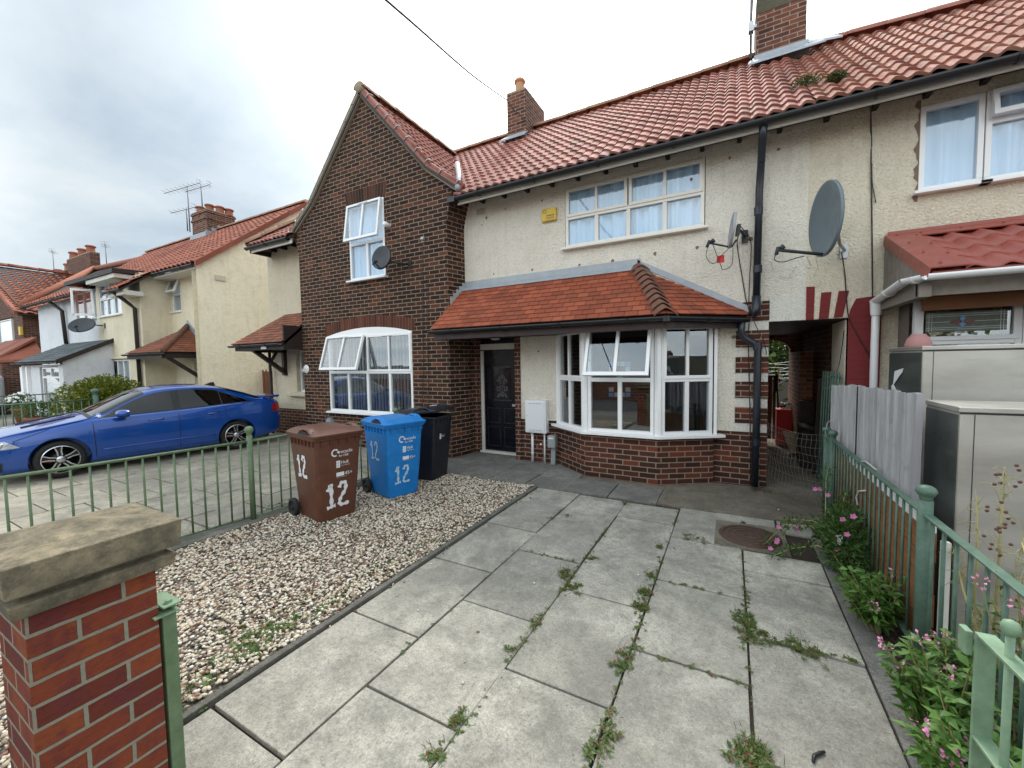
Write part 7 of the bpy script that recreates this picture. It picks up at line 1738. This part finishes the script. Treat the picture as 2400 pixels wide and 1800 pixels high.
# ============================================================ PLANTS
rg=random.Random(21)
def stemplant(name,base,n,hgt,spread,label,leafmat='leaf',L=.06,w=.022,petals=0,petmat='petal',seed=1,lean=(0,0),dens=26,psize=.010,cat='plant',toph=.3):
    rg=random.Random(seed); b=V(base); t=thing(name,b,label,cat); lf=MB(); st=MB(); pt=MB()
    for i in range(n):
        a=rg.uniform(0,6.28); r=spread*rg.random()**.6; h=hgt*rg.uniform(.55,1.1); q=b+V((math.cos(a)*r*.3,math.sin(a)*r*.3,0)); e=b+V((math.cos(a)*r+lean[0],math.sin(a)*r+lean[1],h)); mid=(q+e)/2+V((0,0,h*.15))
        pts=[q,mid,e]; st.tube(pts,[.004,.003,.002],5,cap=False)
        for k in range(dens):
            u=rg.uniform(.12,1.0); p=(q*(1-u)**2+mid*2*u*(1-u)+e*u*u); dd=rvec(rg); dd.z=abs(dd.z)*.6; leaf(lf,p,dd,V((0,0,1))+rvec(rg)*.5,L*rg.uniform(.6,1.2)*(1.15-u*.4),w*rg.uniform(.7,1.2))
        if i<petals:
            pt=MB()
            for k in range(16):
                v=rvec(rg); c=e+v*psize*1.8; leaf(pt,c,v,rvec(rg),psize*1.5,psize*1.1)
            pt.build('flower_head',petmat,t,fixn=False)
    st.build('stems','stem',t); lf.build('leaves',leafmat,t,fixn=False)
    return t
# valerian along the right fence
stemplant('valerian_plant',(.80,3.12,0),24,.32,.20,'bright green leafy valerian clump on the kerb strip beside the brown boards','leaf',.075,.026,2,'petalp',1,lean=(-.03,0))
stemplant('valerian_plant',(.80,3.62,0),14,.18,.16,'low green leafy clump just beyond the bright valerian','leaf_dk',.055,.02,0,'petalp',2)
stemplant('valerian_plant',(.81,2.28,0),34,.46,.20,'large pink flowered valerian in front of the thick green post','leaf',.075,.026,9,'petalp',3,lean=(-.02,0))
stemplant('valerian_plant',(.76,1.86,0),34,.40,.17,'leafy green valerian next to the open gate','leaf',.075,.028,5,'petal',4,lean=(-.02,0))
stemplant('valerian_plant',(.99,2.12,0),32,.80,.18,'tall straggling valerian with faded pink heads behind the fence','leaf_dk',.06,.022,12,'petalp',5,dens=16)
stemplant('valerian_plant',(1.02,1.55,0),28,.85,.20,'tall pink topped valerian at the right edge behind the gate','leaf_dk',.06,.022,14,'petalp',6,dens=16)
# yellowish twiggy seed heads
def twigs(name,base,tips,label,seed=3,mat='stem',k=26,sc=.05):
    rg=random.Random(seed); b=V(base); t=thing(name,b,label,'plant'); mb=MB()
    for tip in tips:
        T_=V(tip); m=(b+T_)/2+V((rg.uniform(-.03,.03),rg.uniform(-.03,.03),.03)); mb.tube([b,m,T_],[.006,.005,.003],6)
        for i in range(k):
            u=rg.uniform(.55,1); p=b*(1-u)**2+m*2*u*(1-u)+T_*u*u; v=rvec(rg)*sc*rg.uniform(.6,1.5); q=p+v*.6+V((0,0,.012)); mb.tube([p,q,p+v],[.0016,.0013,.001],4,cap=False)
    mb.build('stems',mat,t); return t
twigs('seeding_stems',(.98,2.45,.35),[onX(2235,1290,1.0),onX(2190,1500,.95),onX(2300,1440,.98)],'yellow twiggy seeding stems climbing over the right fence',3,k=46,sc=.06)
twigs('seeding_stems',(1.0,1.9,.4),[onX(2385,1360,1.02),onX(2330,1420,1.0),onX(2230,1580,.86),onX(2395,1270,1.0)],'dense yellow twiggy seed heads above the open gate',4,k=60,sc=.06)
t=twigs('tall_dead_stalk',(1.0,2.45,.3),[onX(2355,1095,1.02)],'tall dry stalk with brown seed heads before the steel cabinet',5,k=34,sc=.06)
mb=MB(); rg=random.Random(8); T_=onX(2355,1095,1.02)
for i in range(26): q=V((1.0,2.45,.3))*(1-.55)+T_*.55+(T_-V((1.0,2.45,.3)))*rg.random()*.45+rvec(rg)*.045; mb.ball(q,.007,6)
parts(mb,'seed_head','deadstem',t)
twigs('tall_dead_stalk',(.99,2.6,.3),[onX(2290,1165,1.0)],'shorter dry stalk leaning left of the tall one',6,k=20,sc=.05)
# geranium / mallow bush at the passage
rg=random.Random(31); t=thing('mallow_plant',(.80,4.05,0),'sprawling green mallow with small magenta flowers at the far end of the fence','plant')
lf=MB(); st=MB(); pt=MB()
bush(lf,(.80,3.98,.20),(.17,.34,.26),1500,.05,.020,rg,.2)
arms=[[(.80,4.1,.1),(.72,4.25,.3),(.76,4.5,.55),(.80,4.62,.66)],[(.8,4.0,.1),(.6,4.1,.24),(.42,4.15,.2),(.27,4.05,.04)],[(.8,3.9,.1),(.62,3.95,.14),(.45,3.95,.08),(.30,3.85,.02)],[(.8,4.1,.1),(.65,4.3,.22),(.52,4.45,.16),(.40,4.5,.05)],[(.8,4.2,.1),(.84,4.3,.35),(.86,4.3,.5)]]
for a in arms:
    A_=[V(q) for q in a]; st.tube(A_,[.007,.005,.004,.003][:len(A_)],6)
    for k in range(150):
        u=rg.uniform(.15,1)*(len(A_)-1); i=min(int(u),len(A_)-2); p=A_[i].lerp(A_[i+1],u-i)+rvec(rg)*.045; p.z=max(.012,p.z); leaf(lf,p,rvec(rg),V((0,0,1))+rvec(rg)*.4,.045*rg.uniform(.6,1.2),.014)
for (x,y) in [(1910,1146),(1922,1146),(1940,1160),(1945,1201),(2000,1210),(1975,1217),(1868,1243),(1950,1253),(1985,1252),(1825,1235),(1822,1265),(1806,1285),(1920,1285),(1962,1288),(1922,1300),(1820,1270),(1866,1235)]:
    c=onX(x,y,.74-.0016*max(0,1930-x)*2.2); c.z=max(.03,c.z); 
    pt=MB()
    for k in range(5):
        a=k*1.257; v=V((math.cos(a),-.35,math.sin(a))); leaf(pt,c,v,V((0,-1,.3)),.022,.022)
    pt.build('flower','petal',t,fixn=False)
st.build('stems','stem',t); lf.build('leaves','leaf_dk',t,fixn=False)
mb=MB(); p=onX(1955,1273,.74); mb.obox(p,(.06,.02,.01),(.0,.03,.05),(.002,.004,0)); mb.obox(p+V((-.01,.02,-.03)),(.05,-.02,.02),(.01,.03,.03),(.002,.004,0)); o=mb.build('paper_scrap','white',None,origin=p); o['label']='crumpled white paper scrap caught in the mallow'; o['category']='litter'
# weeds in joints: rosettes and mats
rg=random.Random(77)
def rosette(mb,c,r,n,w=.35,h=.5):
    for i in range(n):
        a=rg.uniform(0,6.28); l=r*rg.uniform(.5,1.1); d=V((math.cos(a),math.sin(a),rg.uniform(.15,h))); leaf(mb,V(c)+V((0,0,.004)),d,V((0,0,1)),l,l*w,.3)
wd=MB()
def line(a,b,n,jit=.012,r=.03):
    for i in range(n):
        u=rg.random(); c=(a[0]+(b[0]-a[0])*u+rg.gauss(0,jit),a[1]+(b[1]-a[1])*u+rg.gauss(0,jit),.0); rosette(wd,c,r*.75*rg.uniform(.4,1.2),rg.randint(5,10),.42)
def cluster(px,py,n,s,r): 
    c=onZ(px,py); r*=.62; n=int(n*1.9)
    for i in range(n): rosette(wd,(c.x+rg.gauss(0,s),c.y+rg.gauss(0,s*1.5),.0),r*rg.uniform(.25,1.25)**1.0,rg.randint(4,10),rg.uniform(.2,.55),.8)
    for i in range(n*2):
        q=V((c.x+rg.gauss(0,s*1.2),c.y+rg.gauss(0,s*1.8),.0)); leaf(wd,q,V((rg.gauss(0,.6),rg.gauss(0,.6),rg.uniform(.4,1.2))),V((rg.gauss(0,1),rg.gauss(0,1),.3)),r*rg.uniform(.8,1.9),.0035,.1)
for (a,b,n) in [((.10,3.95),(.10,2.7),60),((.10,2.7),(.10,1.0),40),((-.485,3.5),(-.49,2.6),45),((-.485,2.6),(-.485,1.3),70),((-1.06,3.9),(-1.06,2.2),55),((-1.06,2.2),(-1.06,.9),25),((-1.64,4.2),(-1.64,1.5),26),((.10,2.71),(.62,2.72),46),((-.48,2.28),(.05,2.28),22),((-1.6,3.09),(-1.1,3.09),18),((-1.6,4.75),(-.5,4.78),22),((-.4,3.12),(.0,3.12),14),((-.5,4.75),(-.48,3.8),12)]: line(a,b,n)
for q in [(1325,1345,16,.028,.055),(1340,1380,14,.03,.05),(1255,1460,12,.022,.045),(1500,1420,20,.022,.05),(1512,1390,14,.02,.045),(1525,1350,8,.018,.045),(1545,1282,8,.015,.04),(1618,1262,14,.035,.04),(1650,1270,6,.02,.03),(1745,1455,16,.03,.05),(1760,1490,16,.03,.055),(1795,1500,10,.025,.045),(1860,1515,10,.03,.045),(1900,1530,12,.03,.05),(1200,1530,8,.02,.05),(1072,1690,9,.018,.05),(1020,1770,7,.02,.05),(1750,1770,22,.03,.06),(1790,1790,18,.03,.06),(1470,1540,10,.02,.05),(1460,1560,9,.02,.05),(1430,1720,8,.02,.05),(1465,1180,7,.012,.04),(1290,1215,6,.015,.03),(1740,1225,5,.01,.03),(1390,1310,8,.02,.035),(1330,1210,5,.015,.03),(1400,1755,8,.02,.05)]: cluster(*q)
o=wd.build('joint_weeds','weed',None,origin=(-.4,2.5,0),fixn=False); o['kind']='stuff'; o['label']='low weeds growing along the joints of the paving slabs'; o['category']='weeds'
wd=MB()
_c=cluster
def cluster(px,py,n,s,r): _c(px,py,n,s,r*1.15)
for q in [(600,1500,20,.05,.09),(560,1545,16,.05,.09),(640,1490,12,.05,.08),(510,1495,6,.04,.07),(690,1455,8,.04,.06),(735,1400,8,.05,.06),(770,1430,10,.05,.06),(800,1400,12,.05,.055),(840,1375,10,.05,.055),(880,1350,14,.05,.055),(910,1330,14,.05,.05),(940,1310,14,.05,.05),(960,1290,8,.05,.045),(870,1345,8,.04,.05),(1040,1265,10,.05,.04),(1200,1170,30,.07,.035),(1225,1155,20,.06,.035),(1160,1165,14,.06,.03),(1020,1130,10,.03,.03),(450,1265,24,.06,.04),(500,1245,18,.06,.04),(560,1235,14,.05,.04),(620,1210,16,.06,.035),(640,1185,12,.05,.035),(660,1280,8,.03,.05),(840,1210,6,.02,.05),(865,1105,12,.05,.04),(850,1130,12,.05,.035),(430,1650,10,.05,.07),(480,1590,10,.05,.06),(1100,1150,8,.05,.03)]: cluster(*q)
o=wd.build('gravel_weeds','weed_g',None,origin=(-3,2.5,.02),fixn=False); o['kind']='stuff'; o['label']='green weeds growing through the gravel along the edging'; o['category']='weeds'
# leaf litter by the right kerb
wd=MB()
for i in range(500):
    c=V((rg.gauss(.84,.035),rg.uniform(1.0,3.6),.006)); leaf(wd,c,V((rg.uniform(-1,1),rg.uniform(-1,1),.1)),V((0,0,1)),rg.uniform(.012,.035),rg.uniform(.006,.015))
o=wd.build('leaf_litter','rust',None,origin=(.84,2.3,0),fixn=False); o['kind']='stuff'; o['label']='brown leaf litter along the foot of the right fence'; o['category']='leaf litter'
# loose pebbles on the paving
lp=[]
for (x,y) in [(1257,1197),(1290,1178),(1346,1195),(1213,1387),(1252,1366),(1496,1347),(1580,1285),(1680,1337),(1700,1340),(1825,1194),(1186,1123),(1300,1155),(1120,1480),(1090,1550),(980,1430),(930,1395),(1205,1140),(1085,1600),(1290,1143)]:
    c=onZ(x,y,.006); lp.append(c[:])
for i in range(34): 
    t_=rg.random(); lp.append((-2.215+abs(rg.gauss(0,.05)),.6+t_*4,.005))
pebbles('loose_pebbles',np.array(lp),RNG.uniform(.006,.013,len(lp)),'gravel',(-1.5,3,0),kind='stuff',label='loose white pebbles scattered on the paving',category='pebbles')
mb=MB(); c=onZ(1917,1775,.008); mb.tube([c+V((-.02,-.03,0)),c+V((-.012,.0,0)),c+V((.012,.028,0)),c+V((.03,.042,0))],[.006,.008,.007,.005],8); o=mb.build('dark_twig','black',None,origin=c); o['label']='small dark curved twig lying on the near paving slab'; o['category']='twig'
mb=MB()
for i in range(40):
    c=V((rg.gauss(.33,.05),rg.gauss(5.83,.04),.006)); leaf(mb,c,V((rg.uniform(-1,1),rg.uniform(-1,1),.2)),V((0,0,1)),.05,.012)
o=mb.build('dry_leaf_pile','rust',None,origin=(.33,5.83,0),fixn=False); o['label']='small pile of dry leaves at the foot of the drainpipe'; o['category']='leaves'
# distant car nose at far left
t=thing('parked_car',(-20,2.6,0),'white car cut off by the left edge of the photo','car')
mb=MB(); c=V((-22.3,2.5,0)); 
prof=[(0,.3),(0,.62),(.12,.80),(.7,.95),(1.2,1.02),(1.9,1.42),(3.0,1.45),(3.9,1.1),(4.3,.95),(4.3,.3)]
mb.prism([(c.x-.25-a*.96,2.1+a*.28,z) for a,z in prof],(.45,1.55,0)); mb.build('body','white',t,bevel=.08)
mb=MB(); mb.prism([(c.x-.25-a*.96+.0,2.1+a*.28-.01,z) for a,z in [(1.35,1.03),(1.95,1.35),(2.9,1.38),(3.6,1.08)]],(.0,-.01,0)); mb.build('side_window','glass_car',t)
for a in (.8,3.4):
    mb=MB(); mb.lathe((c.x-.25-a*.96,2.05+a*.28,.32),[(.001,0),(.31,0),(.32,.1),(.32,.2),(.001,.2)],20,axis=(.28,.96,0)); mb.build('wheel','rubber',t)
# ============================================================ ACROSS THE ROAD (seen reflected in the windows)
t=thing('parked_van',(.5,-4.3,0),'white van parked across the road, reflected in the bay window','van')
prof=[(0,.35),(0,.85),(.15,1.0),(.95,1.2),(1.75,1.95),(2.3,2.05),(4.9,2.1),(5.0,.35)]
mb=MB(); mb.prism([(-2.2+a,-3.6,z) for a,z in prof],(0,-1.9,0)); mb.build('body','white',t,bevel=.08)
mb=MB(); mb.prism([(-2.2+a,-3.59,z) for a,z in [(1.15,1.28),(1.85,1.9),(2.6,1.9),(2.6,1.28)]],(0,.01,0)); mb.build('side_window','glass_car',t)
for a in (.9,4.0): mb=MB(); mb.lathe((-2.2+a,-3.75,.34),[(.001,0),(.33,0),(.34,.08),(.34,.2),(.001,.2)],20,axis=(0,1,0)); mb.build('wheel','rubber',t)
t=thing('opposite_house',(-2,-17,0),'cream and brick house on the other side of the road, reflected in the windows','house')
mb=MB(); wall(mb,(9,-15),(-16,-15),2.2,5,[(3,5,3,4.2),(9,11,3,4.2),(15,17,3,4.2),(20,22,3,4.2)]); mb.build('upper_wall','cream2',t,fixn=False)
mb=MB(); wall(mb,(9,-15),(-16,-15),0,2.2,[(3,5,.8,2),(9,11,.8,2),(15,17,.8,2),(20,22,.8,2)]); mb.build('lower_wall','brick_mid',t,fixn=False)
for u in (3,9,15,20):
    for z0,z1 in ((.8,2),(3,4.2)): window(t,(9-u,-15),(9-u-2,-15),z0,z1,[0,.5,1],back='none',sill=False)
mb=MB(); mb.prism([(10,-14.5,5),(10,-22,5),(10,-18,8)],(-27,0,0)); mb.build('roof','pantile_far',t)
mb=MB(); wall(mb,(12,-6.4),(-22,-6.4),-.05,.75); o=mb.build('front_garden_wall','brick_mid',None,origin=(-5,-6.4,0),fixn=False); o['label']='low brick garden wall across the road'; o['category']='wall'
t=thing('street_tree',(5,-8,0),'dark green tree across the road, reflected in the right bay pane','tree')
mb=MB(); bush(mb,(5,-8,4),(2.6,2.4,2.6),3500,.22,.13,random.Random(5),.3); mb.build('crown','tree',t,fixn=False); mb=MB(); mb.tube([(5,-8,0),(5.1,-8,2.5),(5,-8.1,4)],[.16,.12,.06],8); mb.build('trunk','darkwood',t)
# sanity: drop the name-suffix of the first copies is handled by Blender
